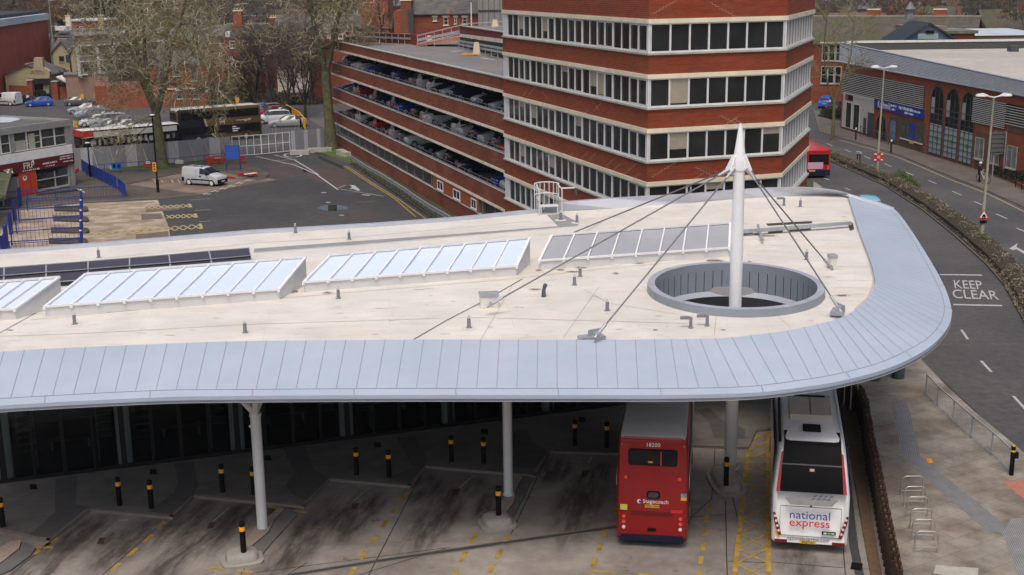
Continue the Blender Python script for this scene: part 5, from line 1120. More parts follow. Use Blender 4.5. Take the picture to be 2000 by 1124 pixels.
for i in range(0,66,3):
    if sR<i<sL: continue
    CP.box(mb,i-.06,i+.06,1.25,2.45,-.14,-.05,mat('mesh_grey',(0,0,0)))
CP.box(mb,0,CP.L,1.2,1.28,-.2,.04,SILL);mb.build('mesh_screen',PK)
for x0,y0,x1,y1 in [(855,362,866,381),(886,380,899,398),(921,400,931,417)]:
    s0,s1,z0,z1=CP.rect(x0,y0+5,x1,y1-4);z0=max(z0,1.35);CP.window(PK,s0,s1,1.42,2.2,FRAME,GLB,2,1,.07,o=-.01,sill=SILL)
mb=MB()
for i in range(9): CP.box(mb,i*7.5,i*7.5+.45,0,11.0,-5.6,-5.1,CONC);CP.box(mb,i*7.5,i*7.5+.45,0,11.0,-17,-16.5,CONC)
mb.build('pillars',PK)
mb=MB();CP.box(mb,0,CP.L,0,11.0,-DEP,-DEP+.3,CD);mb.obx(CP.pt(CP.L-.3,0,-DEP),CP.d*.3,CP.n*(DEP-6),Vector((0,0,1.2)),BP)
mb.obx(CP.pt(-.04,0,-DEP),CP.d*.3,CP.n*(DEP-.5),Vector((0,0,11)),CD);mb.build('inner_walls',PK)
for z0,z1 in levels+[(11.22,12.3)]:
    mb=MB();mb.obx(CP.pt(CP.L-.25,z0+.2,-DEP),CP.d*.25,CP.n*(DEP-.32),Vector((0,0,z1-z0-.2)),BP);mb.obx(CP.pt(CP.L-.3,z0,-DEP),CP.d*.36,CP.n*(DEP-.52),Vector((0,0,.2)),CRW);mb.build('end_brick_band',PK)
# guard rails just inside each brick band
for li,(z0,z1) in enumerate(levels+[(11.22,12.3)]):
    mb=MB();CP.box(mb,0,CP.L,z1+.04,z1+.09,-.28,-.2,STEEL)
    CP.box(mb,0,CP.L,z1-.0,z1+.02,-.3,.03,mat('band_cap',(.3,.3,.29),.7,.2,2))
    if li<3: CP.box(mb,0,CP.L,z1+.22,z1+.25,-.5,-.47,STEEL)
    for i in range(33): CP.box(mb,i*2,i*2+.05,z1,z1+.25,-.5,-.46,STEEL)
    mb.build('guard_rail',PK)
# top deck furniture: ramp walls, rails, arrows
mb=MB();DK=CP.pt(0,0,0)
def TD(x,y,z=11.91): return P(x,y,z)
for pts,m,w_ in [([(745,91),(770,90.5)],WHITEL,.25),([(880,113),(902,111)],WHITEL,.3),([(905,111),(880,114)],WHITEL,.3),([(945,116),(975,118)],WHITEL,.25),([(940,126),(965,130)],WHITEL,.35),([(962,127),(982,127)],WHITEL,.2)]: strip(mb,[TD(x,y,11.3) for x,y in pts],w_,m,11.915)
for i in range(15):
    t=i/14;x=745+t*200;y=99+t*44;strip(mb,[TD(x,y),TD(x+7,y+1.6)],.12,WHITEL,11.915)
for i in range(6):
    strip(mb,[TD(840+i*16,95+i*1.5),TD(848+i*16,95.8+i*1.5)],.12,WHITEL,11.915)
mb.build('deck_markings',PK)
# far parapet with armco, rising ramp
RW=mat('ramp_brick',(.2,.04,.025),.85,.2,3)
mb=MB();a=TD(668,82);b=TD(800,89);mb.bar(a+Vector((0,3.0,.55)),b+Vector((0,3.0,.55)),.3,1.1,RW);mb.bar(b+Vector((0,3.0,.6)),TD(812,92)+Vector((0,3,.6)),.3,1.2,RW);mb.build('far_parapet',PK)
mb=MB();
for z in(.62,1.15): mb.bar(a+Vector((0,2.6,z)),b+Vector((0,2.6,z)),.08,.22 if z<1 else .07,STEEL)
for i in range(12): p=a.lerp(b,i/11)+Vector((0,2.6,0));mb.bar(p,p+Vector((0,0,1.15)),.06,.06,STEEL)
mb.build('far_rail',PK)
r0=TD(815,91);r1=AY(898,74,r0.y-2);r0b=AY(812,88,r0.y)
mb=MB();mb.add([r0,AY(898,79,r0.y-2),r1+dn*.1,r0b,*[p+Vector((0,4,0)) for p in (r0,AY(898,79,r0.y-2),r1+dn*.1,r0b)]],[(0,1,2,3),(7,6,5,4),(3,2,6,7),(0,1,5,4),(1,2,6,5)],mat('ramp_orange_edge',(.45,.2,.13),.8,.15,2));mb.build('ramp',PK)
mb=MB();up1=AY(898,50,r0.y-2);up0=AY(815,70,r0.y)
for dz_ in(0,-.9,): mb.bar(up0+dn*dz_,up1+dn*dz_,.09,.12,STEEL)
mb.bar(AY(815,79,r0.y),AY(898,62,r0.y-2),.1,.3,STEEL)
for i in range(6): p=up0.lerp(up1,i/5);mb.bar(p,p-dn*1.6,.06,.06,STEEL)
mb.build('ramp_rail',PK)
mb=MB();q0=AY(898,51,r0.y+2.5);mb.bar(AY(816,76,r0.y+3),q0+dn*-.4,.3,1.3,RW);mb.build('ramp_wall',PK)
q=[AY(898,51,r1.y),AY(985,64,r1.y-22),AY(985,77,r1.y-22),AY(898,66,r1.y)]
mb=MB();mb.add(q+[p+Vector((.3,.3,0)) for p in q],[(0,1,2,3),(7,6,5,4),(0,1,5,4)],RW);q2=[q[3],q[2],q[2]-dn*.35,q[3]-dn*.35];mb.face([p-Vector((0,.05,0)) for p in q2],CRW);mb.bar(q[0]+dn*.05,q[1]+dn*.05,.35,.1,SILL)
mb.build('upper_ramp_parapet',PK)
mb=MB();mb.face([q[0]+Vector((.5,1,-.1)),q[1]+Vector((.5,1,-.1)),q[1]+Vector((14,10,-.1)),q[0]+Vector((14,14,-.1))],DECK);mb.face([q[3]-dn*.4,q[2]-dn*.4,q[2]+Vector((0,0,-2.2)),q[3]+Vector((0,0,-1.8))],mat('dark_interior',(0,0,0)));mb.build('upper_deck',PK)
mb=MB();u0=AY(900,47.5,r1.y+3);u1=AY(985,42,r1.y+3)
mb.bar(u0,u1,.08,.1,STEEL);mb.bar(u0-dn*.7,u1-dn*.8,.08,.25,STEEL)
for i in range(8): p=u0.lerp(u1,i/7);mb.bar(p,p-dn*1.3,.06,.06,STEEL)
mb.bar(u0+Vector((0,1,-1.0)),u1+Vector((0,1,-1.1)),.2,1.2,RW);mb.build('upper_rail',PK)
mb=MB();v0=AY(895,80,r1.y-3);v1=AY(985,96,r1.y-25)
for z in(0,-.35): mb.bar(v0+dn*z,v1+dn*z,.1,.2,STEEL)
for i in range(9): p=v0.lerp(v1,i/8);mb.bar(p,p-dn*1.0,.07,.07,STEEL)
mb.bar(TD(936,106,12.2),TD(985,106,12.1),.06,.06,STEEL);mb.bar(TD(955,90,12.4),TD(985,88,12.4),.06,.06,STEEL)
mb.build('inner_rail',PK)
for x,y,h in [(931,108,1.25),(839,89,1.1),(967,57,1.0)]:
    p=TD(x,y) if y>60 else AY(x,y,r1.y-2);mb=MB();mb.loft([[(p.x-w_,p.y-w_,p.z+z),(p.x+w_,p.y-w_,p.z+z),(p.x+w_,p.y+w_,p.z+z),(p.x-w_,p.y+w_,p.z+z)] for w_,z in((.4,0),(.22,h))],mat('pale_ramp_post',(.6,.5,.36),.7,.15,2));mb.box(p+Vector((-.6,-.3,.1)),(1.6,.4,.12),mat('orange_kerb',(.75,.33,.03),.6,.1,2));mb.build('ramp_marker',PK)
# ---- armco along the verge
GR=thing('crash_barrier','long bent steel crash barrier along the verge beside the parking building','crash barrier',tuple(P(750,350)))
gp=[P(x,y,.75) for x,y in [(685,307),(715,326),(745,342),(762,353),(775,361),(790,370),(806,382),(820,391),(840,404),(858,414),(880,427)]]
mb=MB()
for i in range(len(gp)-1):
    for z in(.1,-.1): mb.bar(gp[i]+dn*z,gp[i+1]+dn*z,.1,.13,STEEL)
    mb.bar(gp[i],gp[i+1],.04,.12,DSTEEL)
mb.build('rail',GR)
for i in range(22):
    t=i/21*(len(gp)-1);k=min(int(t),len(gp)-2);p=gp[k].lerp(gp[k+1],t-k);mb=MB();mb.bar(p-dn*.75,p-dn*.02,.07,.07,DSTEEL);mb.build('post',GR)
# ---- the cars on the decks
rc=random.Random(11);names=['top','middle','lowest'];seq=['white','silver','black','grey','red','blue','dark blue','white','silver','black','dark blue']
ordn=lambda i:('%d%s'%(i,'th' if 10<=i%100<=20 else {1:'st',2:'nd',3:'rd'}.get(i%10,'th')))
for li,(z0,z1) in enumerate([levels[2],levels[1],levels[0]]):
    n=0;s=62.5;cnt={}
    prev=None
    while s>1.5:
        if rc.random()<.84:
            cc=rc.choice(seq)
            if cc==prev: cc='black' if cc!='black' else 'silver'
            prev=cc;cnt[cc]=cnt.get(cc,0)+1
            fr=rc.random()<.55;rz=math.atan2(CP.n.y,CP.n.x)+(0 if fr else math.pi)+rc.uniform(-.03,.03)
            car(rc.choice(['hatch','saloon','suv','hatch']),CP.pt(s,z1-.44,-2.9+rc.uniform(-.2,.15)),rz,CC_[cc],'%s %s car from the far end on the %s open parking deck'%(ordn(cnt[cc]),cc,names[li]),'cars on the decks of the parking building',1.0)
        s-=2.7
# ================================================================ SHOPS AND HALL ON THE RIGHT
RW_=Wall((42.24,161.92),(48.1,113.5))
BRR=brick('retail_brick',RW_.ang,(.36,.085,.035),(.3,.065,.028),(.26,.12,.07),.8,.12);BRB=brick('retail_brown_brick',RW_.ang,(.16,.09,.055),(.13,.07,.045),(.14,.1,.07),.8,.15)
RT=thing('retail_building','long orange-red brick retail building with grey slatted cladding and tall arched windows across the road','retail building',tuple(RW_.pt(24,0,-10)))
def rs_(x,y): return RW_.px(x,y)
mb=MB();Lr=RW_.L;RW_.box(mb,0,Lr,0,9.2,-.4,0,BRR);mb.build('wall',RT)
for a_,b_,c_,d_ in((rs_(1745,262)[0],rs_(1805,290)[0],0,3.4),(rs_(1905,320)[0],rs_(1945,330)[0],1.2,3.9),(rs_(1905,320)[0],Lr,0,1.2),(rs_(1966,300)[0],Lr,4.6,6.6)): mb=MB();RW_.box(mb,a_,b_,c_,d_,0,.06,BRB);mb.build('brown_brick_panel',RT)
mb=MB();RW_.obx if 0 else None
# slatted fascia leaning out, top edge falls slightly towards the viewer
LV=mat('silver_slats',(.72,.73,.74),.45,.08,1.5);LVD=mat('slat_gap',(.05,.05,.055),.7,.1,2)
fa0,fa1=rs_(1645,85),rs_(2000,160);fb0,fb1=rs_(1646,121),rs_(2000,186)
ext=(Lr-fa0[0])/(fa1[0]-fa0[0])
fa1=(Lr,fa0[1]+(fa1[1]-fa0[1])*ext);fb1=(Lr,fb0[1]+(fb1[1]-fb0[1])*ext)
mb=MB();N_=11
mb.add([RW_.pt(fa0[0]-.3,fb0[1],.02),RW_.pt(Lr,fb1[1],.02),RW_.pt(Lr,fa1[1],.05),RW_.pt(fa0[0]-.3,fa0[1],.05),RW_.pt(fa0[0]-.3,fb0[1],-.5),RW_.pt(Lr,fb1[1],-.5),RW_.pt(Lr,fa1[1],-.5),RW_.pt(fa0[0]-.3,fa0[1],-.5)],[(0,1,2,3),(3,2,6,7),(0,1,5,4),(0,3,7,4)],LVD);mb.build('fascia_backing',RT)
mb=MB()
for i in range(N_):
    t0=i/N_;t1=(i+.7)/N_;a=RW_.pt(fa0[0]-.35,fb0[1]+(fa0[1]-fb0[1])*t0,.22);b=RW_.pt(Lr,fb1[1]+(fa1[1]-fb1[1])*t0,.22);c=RW_.pt(Lr,fb1[1]+(fa1[1]-fb1[1])*t1,.1);d=RW_.pt(fa0[0]-.35,fb0[1]+(fa0[1]-fb0[1])*t1,.1);mb.face([a,b,c,d],LV)
mb.bar(RW_.pt(fa0[0]-.4,fa0[1]+.06,.05),RW_.pt(Lr,fa1[1]+.06,.05),.35,.12,CAPG);mb.bar(RW_.pt(fa0[0]-.4,fb0[1]-.04,.15),RW_.pt(Lr,fb1[1]-.04,.15),.4,.1,CAPG);mb.build('slatted_fascia',RT)
def louv(x0,yt,x1,yb,name,n=13):
    s0=rs_(x0,yt)[0];s1=rs_(x1,yt)[0];z1=rs_(x0,yt)[1];z0=rs_(x0,yb)[1];mb=MB();RW_.box(mb,s0,s1,z0,z1,0,.06,BLACK);k=mb.build('louvre_panel',RT);mb=MB()
    for i in range(n): z=z0+(z1-z0)*(i+.5)/n;RW_.box(mb,s0,s1,z,z+.055,.06,.14,OFFW)
    mb.build('slats',k)
louv(1648,139,1809,186,'',14);louv(1903,190,1968,240,'',14)
s0=rs_(1968,205)[0];z1=rs_(1903,190)[1];mb=MB();RW_.box(mb,s0,Lr,z1-1.9,z1,0,.06,BLACK);k=mb.build('louvre_panel',RT);mb=MB()
for i in range(8): RW_.box(mb,s0,Lr,z1-1.9+i*.24,z1-1.85+i*.24,.06,.14,OFFW)
mb.build('slats',k)
# arched windows
def arch(x0,x1,yt,yb,zt=None,nx=3,nz=9,white_from=None):
    s0,s1=rs_(x0,yb)[0],rs_(x1,yb)[0];zb=.35;zt=rs_((x0+x1)/2,yt)[1];r_=(s1-s0)/2;c=(s0+s1)/2;zs=zt-r_*1.15;n=14
    arcp=[(c+r_*math.cos(math.pi*k/n),zs+1.15*r_*math.sin(math.pi*k/n)) for k in range(n+1)];poly=[(s0,zb),(s1,zb)]+arcp
    fr=MB();
    for i in range(n): a,b=arcp[i],arcp[i+1];fr.bar(RW_.pt(a[0],a[1],.05),RW_.pt(b[0],b[1],.05),.1,.12,DSTEEL)
    for s in(s0,s1): fr.bar(RW_.pt(s,zb,.05),RW_.pt(s,zs,.05),.1,.1,DSTEEL)
    for i in range(1,nx): s=s0+(s1-s0)*i/nx;RW_.box(fr,s-.035,s+.035,zb,zs+r_*.9,.03,.09,DSTEEL)
    for i in range(0,nz): z=zb+(zs-zb)*i/nz;RW_.box(fr,s0,s1,z-.03,z+.03,.03,.085,DSTEEL)
    w_=fr.build('window',RT);g=MB();g.face([RW_.pt(a,b,.02) for a,b in poly],GLD);g.build('pane',w_)
    if white_from:
        g=MB();z=white_from
        RW_.box(g,s0+.06,s1-.06,zb+.1,z,.022,.028,mat('frosted_film',(.36,.42,.40),.5,.1,1));RW_.box(g,s0+.08,s1-.08,z-.1,z+.35,.03,.034,mat('pale_poster',(.5,.5,.48),.6,.2,1.5))
        RW_.box(g,s0+.05,s0+(s1-s0)*.3,zs-1.3,zs+.5,.022,.03,mat('pale_curtain',(.38,.38,.36),.8,.1,1));o=g.build('window_film',w_)
        g=MB();q=RW_.pt(c+.2,zb+(z-zb)*.62,.035);g.tube([q,q+RW_.n*.02],.27,mat('green_roundel',(.05,.35,.05),.5,.1,1),14);g.build('roundel',w_)
arch(1813,1838,167,298,white_from=3.2);arch(1842,1868,173,306,white_from=3.2);arch(1872,1898,179,315,white_from=3.2)
arch(1711,1731,224,266,nz=4)
# pale rendered shop front with two tall windows, sign and door
sA,zA=rs_(1648,190);sB,_=rs_(1708,205);mb=MB();RW_.box(mb,sA,sB,.35,4.75,0,.1,mat('pale_render',(.55,.5,.44),.8,.08,1));mb.build('shop_render',RT)
for x0,x1 in((1653,1664),(1668,1680)): s0,s1=rs_(x0,240)[0],rs_(x1,240)[0];RW_.window(RT,s0,s1,.4,3.6,OFFW,GLD,1,1,.06,o=.1)
mb=MB();s0,s1=rs_(1653,203)[0],rs_(1667,206)[0];RW_.box(mb,s0,s1,3.85,4.5,.1,.16,BLACK);RW_.box(mb,s0+.2,s0+.9,3.95,4.4,.16,.18,REDP);mb.build('shop_sign',RT)
mb=MB();s0,s1=rs_(1696,250)[0],rs_(1707,250)[0];RW_.box(mb,s0,s1,.15,3.0,.1,.16,DSTEEL);s0,s1=rs_(1688,250)[0],rs_(1693,250)[0];RW_.box(mb,s0,s1,.4,2.2,.1,.16,DSTEEL);mb.build('door',RT)
mb=MB();s0,s1=rs_(1739,250)[0],rs_(1752,260)[0];RW_.box(mb,s0,s1,.15,3.1,.06,.12,DSTEEL);RW_.box(mb,s0+.25,s1-.25,.5,2.8,.12,.14,mat('shop_door_glass',(.12,.2,.3),.2,.6,1.2));mb.build('door',RT)
s0,s1=rs_(1762,260)[0],rs_(1777,265)[0];RW_.window(RT,s0,s1,1.1,2.9,DSTEEL,mat('shop_window_display',(.08,.09,.08),.15,.5,1.5),2,1,.07,o=.06,sill=OFFW)
s0,s1=rs_(1788,268)[0],rs_(1803,272)[0];RW_.window(RT,s0,s1,1.1,2.9,DSTEEL,mat('shop_window_display',(0,0,0)),2,1,.07,o=.06,sill=OFFW)
mb=MB();s0,s1=rs_(1779,265)[0],rs_(1787,267)[0];RW_.box(mb,s0,s1,.9,3.1,.06,.12,mat('blue_banner',(.02,.05,.35),.5,.2,1));RW_.box(mb,s0,s1,.75,1.15,.12,.14,AMB);mb.build('banner',RT)
mb=MB();s0,zt=rs_(1710,205);s1,_=rs_(1806,228);RW_.box(mb,s0,s1,3.72,4.75,.08,.16,mat('sign_blue',(.006,.035,.30),.5,.08,1));SG=mb.build('shop_sign',RT)
text('Kallkwik',1.15,WHITE,RW_.pt(s0+2.9,4.22,.18),RW_.d,(0,0,1),SG,squash=.95)
def scrawl(W,sa_,sb,z,h,m,par,o,seed=0):
    r_=random.Random(seed);mb=MB();s=sa_
    while s<sb-.05:
        w_=r_.uniform(.05,.14);W.box(mb,s,min(s+w_,sb),z-h/2*r_.uniform(.6,1),z+h/2*r_.uniform(.6,1),o,o+.012,m);s+=w_+r_.choice([.02,.03,.03,.12])
    return mb.build('small_print',par)
LS=s1-s0
for a_,b_,z,h in((.21,.29,4.35,.2),(.35,.47,4.45,.26),(.38,.45,4.02,.24),(.52,.78,4.42,.42),(.78,.94,4.38,.24),(.64,.82,3.98,.26)): scrawl(RW_,s0+LS*a_,s0+LS*b_,z,h,WHITE,SG,.16,int(a_*100))
for x0,x1 in((1905,1922),(1938,1953),(1968,1988)):
    s0,s1=rs_(x0,300)[0],rs_(x1,305)[0];RW_.window(RT,s0,s1,1.2,3.3,SILL,mat('blind_window',(.2,.22,.21),.3,.5,1.5),2,1,.07,o=.06,sill=SILL)
# roof: pale membrane, upstand wall at the back
mb=MB();e=RW_.pt(Lr,fa1[1]-.55,-.5);f=RW_.pt(fa0[0],fa0[1]-.9,-.5);mb.face([f,e,e+Vector((45,0,0)),f+Vector((60,-1,0)) ],mat('gravel_roof',(.47,.42,.375),.9,.14,1.2,c2=(.4,.365,.33),bs=.1));mb.build('roof',RT)
mb=MB();g0=RW_.pt(fa0[0]+.0,fa0[1]-.9,-.6);g1=g0+Vector((60,-1,0));d_=(g1-g0).normalized();n_=Vector((d_.y,-d_.x,0));mb.obx(g0,d_*60,-n_*.5,Vector((0,0,.9)),DSTEEL);mb.obx(g0+Vector((0,0,.9))+n_*.1,d_*60,-n_*.7,Vector((0,0,.25)),OFFW);mb.build('rear_parapet',RT)
for x,y in((1922,97),(1978,102)):
    d=P(x,y,9.6);mb=MB();mb.box(d+Vector((0,0,.3)),(1.0,1.2,.9),DSTEEL);mb.build('roof_box',RT)
# side wall to the left
mb=MB();mb.obx(RW_.pt(0,0,0),-RW_.n*18,-RW_.d*.3,Vector((0,0,9.6)),BRR);mb.obx(RW_.pt(Lr-.3,0,-.4),-RW_.n*42,RW_.d*.3,Vector((0,0,fa1[1]-.7)),BRR);mb.build('side_wall',RT)
# ---- old brick hall with slate roof behind
def hall(name,label,cat,A,B,zb,ze,depth,zr,wallm,roofm,gable=None,parent=None,o=None,over=.3):
    """walls along A-B, ridge parallel; camera side facade on A-B"""
    W=Wall(A,B);c=W.pt(W.L/2,zb,-depth/2);r_=o or thing(name,label,cat,tuple(c));n=W.n
    mb=MB();W.box(mb,0,W.L,zb,ze,-depth,0,wallm)
    for s in((0,0.01),(W.L-.01,W.L)): mb.add([W.pt(s[0],ze,0),W.pt(s[0],ze,-depth),W.pt(s[0],zr-.05,-depth/2)],[[0,1,2]],gable or wallm)
    mb.build('wall',r_)
    mb=MB();h=(zr-ze)/(depth/2)*over
    for sgn in(0,1):
        o0=over if sgn==0 else -depth-over;mb.add([W.pt(-over,ze-h,o0),W.pt(W.L+over,ze-h,o0),W.pt(W.L+over,zr,-depth/2),W.pt(-over,zr,-depth/2),W.pt(-over,ze-h+.15,o0),W.pt(W.L+over,ze-h+.15,o0),W.pt(W.L+over,zr+.15,-depth/2),W.pt(-over,zr+.15,-depth/2)],[(0,1,2,3),(4,5,6,7),(0,1,5,4),(1,2,6,5),(3,0,4,7)],roofm)
    rf=mb.build('roof',r_);mb=MB();mb.bar(W.pt(-over,zr+.2,-depth/2),W.pt(W.L+over,zr+.2,-depth/2),.4,.16,mat('ridge_tile',(.4,.34,.3),.8,.15,2));mb.build('ridge',rf);return r_,W,rf
def chimney(rf,W,s,o,zb,h,m,w_=.9,pots=3):
    mb=MB();W.box(mb,s,s+w_,zb,zb+h,o-w_*.7,o,m);W.box(mb,s-.08,s+w_+.08,zb+h,zb+h+.15,o-w_*.7-.08,o+.08,CREAM)
    for i in range(pots): q=W.pt(s+w_*(i+.5)/pots,zb+h+.15,o-w_*.35);mb.lathe([(.13,0),(.1,.45)],q,mat('chimney_pot',(.5,.34,.18),.8,.15,2),8)
    return mb.build('chimney',rf)
HB=brick('hall_brick',0,(.26,.06,.03),(.2,.045,.025),(.2,.1,.06),.7,.2)
ha=AY(1560,150,196);hb=AY(1895,150,186);W0=Wall(ha,hb);zE=AY(1700,84,W0.pt(W0.L*.4,0).y).z;zR=AY(1700,34,W0.pt(W0.L*.4,0).y+9).z
ho,W1,rf=hall('brick_hall','old brick hall with a long mossy slate roof behind the retail building','hall',(ha.x,ha.y),(hb.x,hb.y),0,zE-.2,18,zR,HB,MOSSR)
for x in(1605,1618,1632):
    a=W1.px(x,110)
    for z0,z1 in((3.0,5.6),(6.4,8.8)):
        W1.window(ho,a[0],a[0]+1.0,z0,z1,SILL,GLD,1,2,.12,sill=SILL)
    mb=MB();W1.box(mb,a[0]-.3,a[0]+1.3,8.9,9.2,0,.12,CREAM);mb.build('lintel',ho)
for x in(1675,1810): a=W1.px(x,40);chimney(rf,W1,a[0],-9,zR-.8,1.9,BRR,1.8,0)
a=W1.px(1762,40);mb=MB();c=W1.pt(a[0],zR,-9);mb.lathe([(.9,-.5),(.8,.3),(.5,.4),(.5,1.1),(.8,1.2),(.1,2.3)],c,mat('lead_grey',(.17,.18,.19),.6,.15,2),8);mb.build('roof_turret',rf)
# blue-grey gable
ga=AY(1766,80,166);gb=AY(1868,80,166);gt=AY(1815,48,166);GBo=thing('blue_gable_building','pale blue gabled building with dark barge boards rising behind the retail roof','building',(gt.x,169,0))
mb=MB();mb.add([(ga.x,166,0),(gb.x,166,0),(gb.x,166,gb.z),(gt.x,166,gt.z),(ga.x,166,ga.z)],[[0,1,2,3,4]],mat('blue_render',(.14,.2,.29),.7,.08,1));mb.build('gable_wall',GBo)
mb=MB()
for e in(ga,gb): mb.add([(e.x,165.6,e.z),(gt.x,165.6,gt.z),(gt.x,165.6,gt.z+.25),(e.x+(.8 if e is gb else -.8),165.6,e.z-.2),(e.x,174,e.z),(gt.x,174,gt.z),(gt.x,174,gt.z+.25),(e.x+(.8 if e is gb else -.8),174,e.z-.2)],[(0,1,2,3),(3,2,6,7),(0,1,5,4)],mat('dark_barge',(.03,.035,.045),.7,.2,2))
mb.build('roof',GBo)
mb=MB();mb.box((gt.x-.2,165.7,gt.z-1.5),(2.6,.3,.7),mat('pale_vent',(.3,.38,.4),.6,.1,1));mb.box((gt.x,165.6,gt.z-.95),(1,.3,.4),BLACK);mb.build('vent_hood',GBo)
# white and cream flat buildings at the right edge
q=AY(1904,92,170);q2=AY(2060,92,170);mb=MB();o=thing('flat_roofed_shed','low cream shed with a wide pale metal roof at the right edge of the view','building',(q.x+8,170,0))
mb.obx((q.x,170,0),(q2.x-q.x,0,0),(0,10,0),(0,0,AY(1904,71,170).z),mat('cream_shed_wall',(.55,.42,.26),.8,.08,1));mb.build('wall',o);mb=MB();z=AY(1904,70,170).z;z2=AY(1904,58,184).z;mb.add([(q.x-.5,169.5,z),(q2.x,169.5,z),(q2.x,187,z2),(q.x-2,187,z2)],[(0,1,2,3)],mat('pale_metal_roof',(.5,.56,.56),.5,.15,.6,streak=(3,.2,1)));mb.build('roof',o)
q=AY(1862,80,168);q2=AY(1903,80,168);o=thing('orange_brick_extension','small orange brick box with a grey flat roof beside the blue gable','building',(q.x+3,171,0));mb=MB();mb.obx((q.x,168,0),(q2.x-q.x,0,0),(0,8,0),(0,0,AY(1880,66,168).z),BRR);mb.build('wall',o);mb=MB();mb.obx((q.x-3,167.6,AY(1880,66,168).z),(q2.x-q.x+3.3,0,0),(0,9,0),(0,0,.4),CONC);mb.obx((q.x-5,170,AY(1880,66,168).z+.4),(q2.x-q.x+2,0,0),(0,7,0),(0,0,.5),mat('pinkish_felt',(.24,.17,.14),.8,.1,1));mb.build('roof',o)
# ---- street furniture along the road
def lamp(name,label,base,top,arm,two=True,m=None,r_=.11):
    m=m or mat('lamp_post_paint',(.30,.30,.22),.6,.15,1.5);o=thing(name,label,'street lamp',tuple(base));mb=MB();mb.tube([base,base+dn*1.4,base+dn*1.5,top],[r_*1.5,r_*1.4,r_,r_*.65],m,12);mb.build('post',o,smooth=40)
    for s in((1,-1) if two else (1,)):
        mb=MB();mb.tube([top,top+Vector((s*arm*.4,0,.12))],.05,WHITE,8);mb.build('arm',o);mb=MB();c=top+Vector((s*arm*.7,0,.16));mb.loft([[(c.x+s*x,c.y-w_,c.z-.06),(c.x+s*x,c.y+w_,c.z-.06),(c.x+s*x,c.y+w_*.7,c.z+h_),(c.x+s*x,c.y-w_*.7,c.z+h_)] for x,w_,h_ in((-arm*.35,.08,.04),(-arm*.1,.2,.16),(arm*.25,.16,.1),(arm*.33,.05,.0))],WHITE);mb.build('lantern',o)
    return o
b=P(1713,337);t=AY(1727,134,b.y);LA=lamp('street_lamp','tall twin-armed street lamp standing in the hedge near the red sign, farther of the two',b,t,1.25)
b2=P(1916,473,.15);t2=AY(1941,191,b2.y);LB=lamp('street_lamp','tall twin-armed street lamp carrying the triangular warning sign, nearer of the two',b2,t2,1.25)
# signs
c=AY(1716,307,b.y-.15);o=thing('red_road_sign','small red rectangular sign with white edging low on the farther street lamp','road sign',tuple(c));mb=MB();mb.box(c,(.95,.05,.75),REDP);mb.build('plate',o);mb=MB()
for x in(-.4,.4):
    for z in(-.28,.28): mb.box(c+Vector((x*.8,-.03,z)),(.22,.02,.12),WHITE)
mb.box(c+Vector((0,-.03,0)),(.3,.02,.3),mat('pale_red',(.7,.3,.28),.5,.1,1));mb.build('markings',o)
c=AY(1921.5,420,b2.y-.2);o=thing('warning_sign','red edged white triangular warning sign on the nearer street lamp','road sign',tuple(c));s=.4
def tri(s,z,m,dy): mb=MB();mb.add([(c.x-s,c.y-dy,c.z-s*.75+z),(c.x+s,c.y-dy,c.z-s*.75+z),(c.x,c.y-dy,c.z+s*.98+z),(c.x-s,c.y-dy+.02,c.z-s*.75+z),(c.x+s,c.y-dy+.02,c.z-s*.75+z),(c.x,c.y-dy+.02,c.z+s*.98+z)],[(0,1,2),(5,4,3),(0,1,4,3),(1,2,5,4),(2,0,3,5)],m);return mb
tri(.42,0,mat('sign_red',(.55,.015,.03),.5,.05,2),.0).build('border',o);tri(.29,.0,WHITE,.025).build('plate',o);mb=MB();mb.box(c+Vector((0,-.05,-.08)),(.24,.01,.1),BLACK);mb.box(c+Vector((0,-.05,.0)),(.14,.01,.08),BLACK);mb.box(c+Vector((-.08,-.05,-.18)),(.08,.01,.1),BLACK);mb.box(c+Vector((.07,-.05,-.18)),(.08,.01,.1),BLACK);mb.build('pictogram',o);mb=MB();mb.box(c+Vector((0,-.0,-.52)),(.5,.04,.22),BLACK);mb.build('plate_below',o)
p0=P(1938,346,.12);p1=P(1959,347,.12);o=thing('direction_sign','large grey road sign back on two steel posts before the retail building','road sign',tuple((p0+p1)/2));a=AY(1938,258,p0.y-.1);bq=AY(1967,301,p0.y-.1)
mb=MB();mb.box(((a.x+bq.x)/2,p0.y-.15,(a.z+bq.z)/2),(bq.x-a.x,.06,a.z-bq.z),mat('sign_back_grey',(.13,.14,.145),.5,.08,1));
for i in range(5): mb.box(((a.x+bq.x)/2,p0.y-.2,bq.z+(a.z-bq.z)*(i+.5)/5),(bq.x-a.x,.04,.04),DSTEEL)
mb.build('panel',o)
for p in(p0,p1): mb=MB();mb.tube([p,Vector((p.x,p.y,a.z+.05))],.07,STEEL,10);mb.build('post',o)
for x,y,l_ in[(1740,298,'on the far pavement right of the farther street lamp'),(1671,273,'on the far pavement by the pale shop front')]:
    p=P(x,y,.12);o=thing('pavement_bollard','maroon bollard with a white top '+l_,'bollard',tuple(p),'bollards on the far pavement');mb=MB();mb.lathe([(.12,0),(.1,.9),(.1,1.2)],p,mat('bollard_maroon',(.05,.015,.015),.5,.1,2),12);mb.build('post',o);mb=MB();mb.lathe([(.105,1.2),(.1,1.35),(.03,1.4)],p,WHITE,12);mb.build('cap',o)
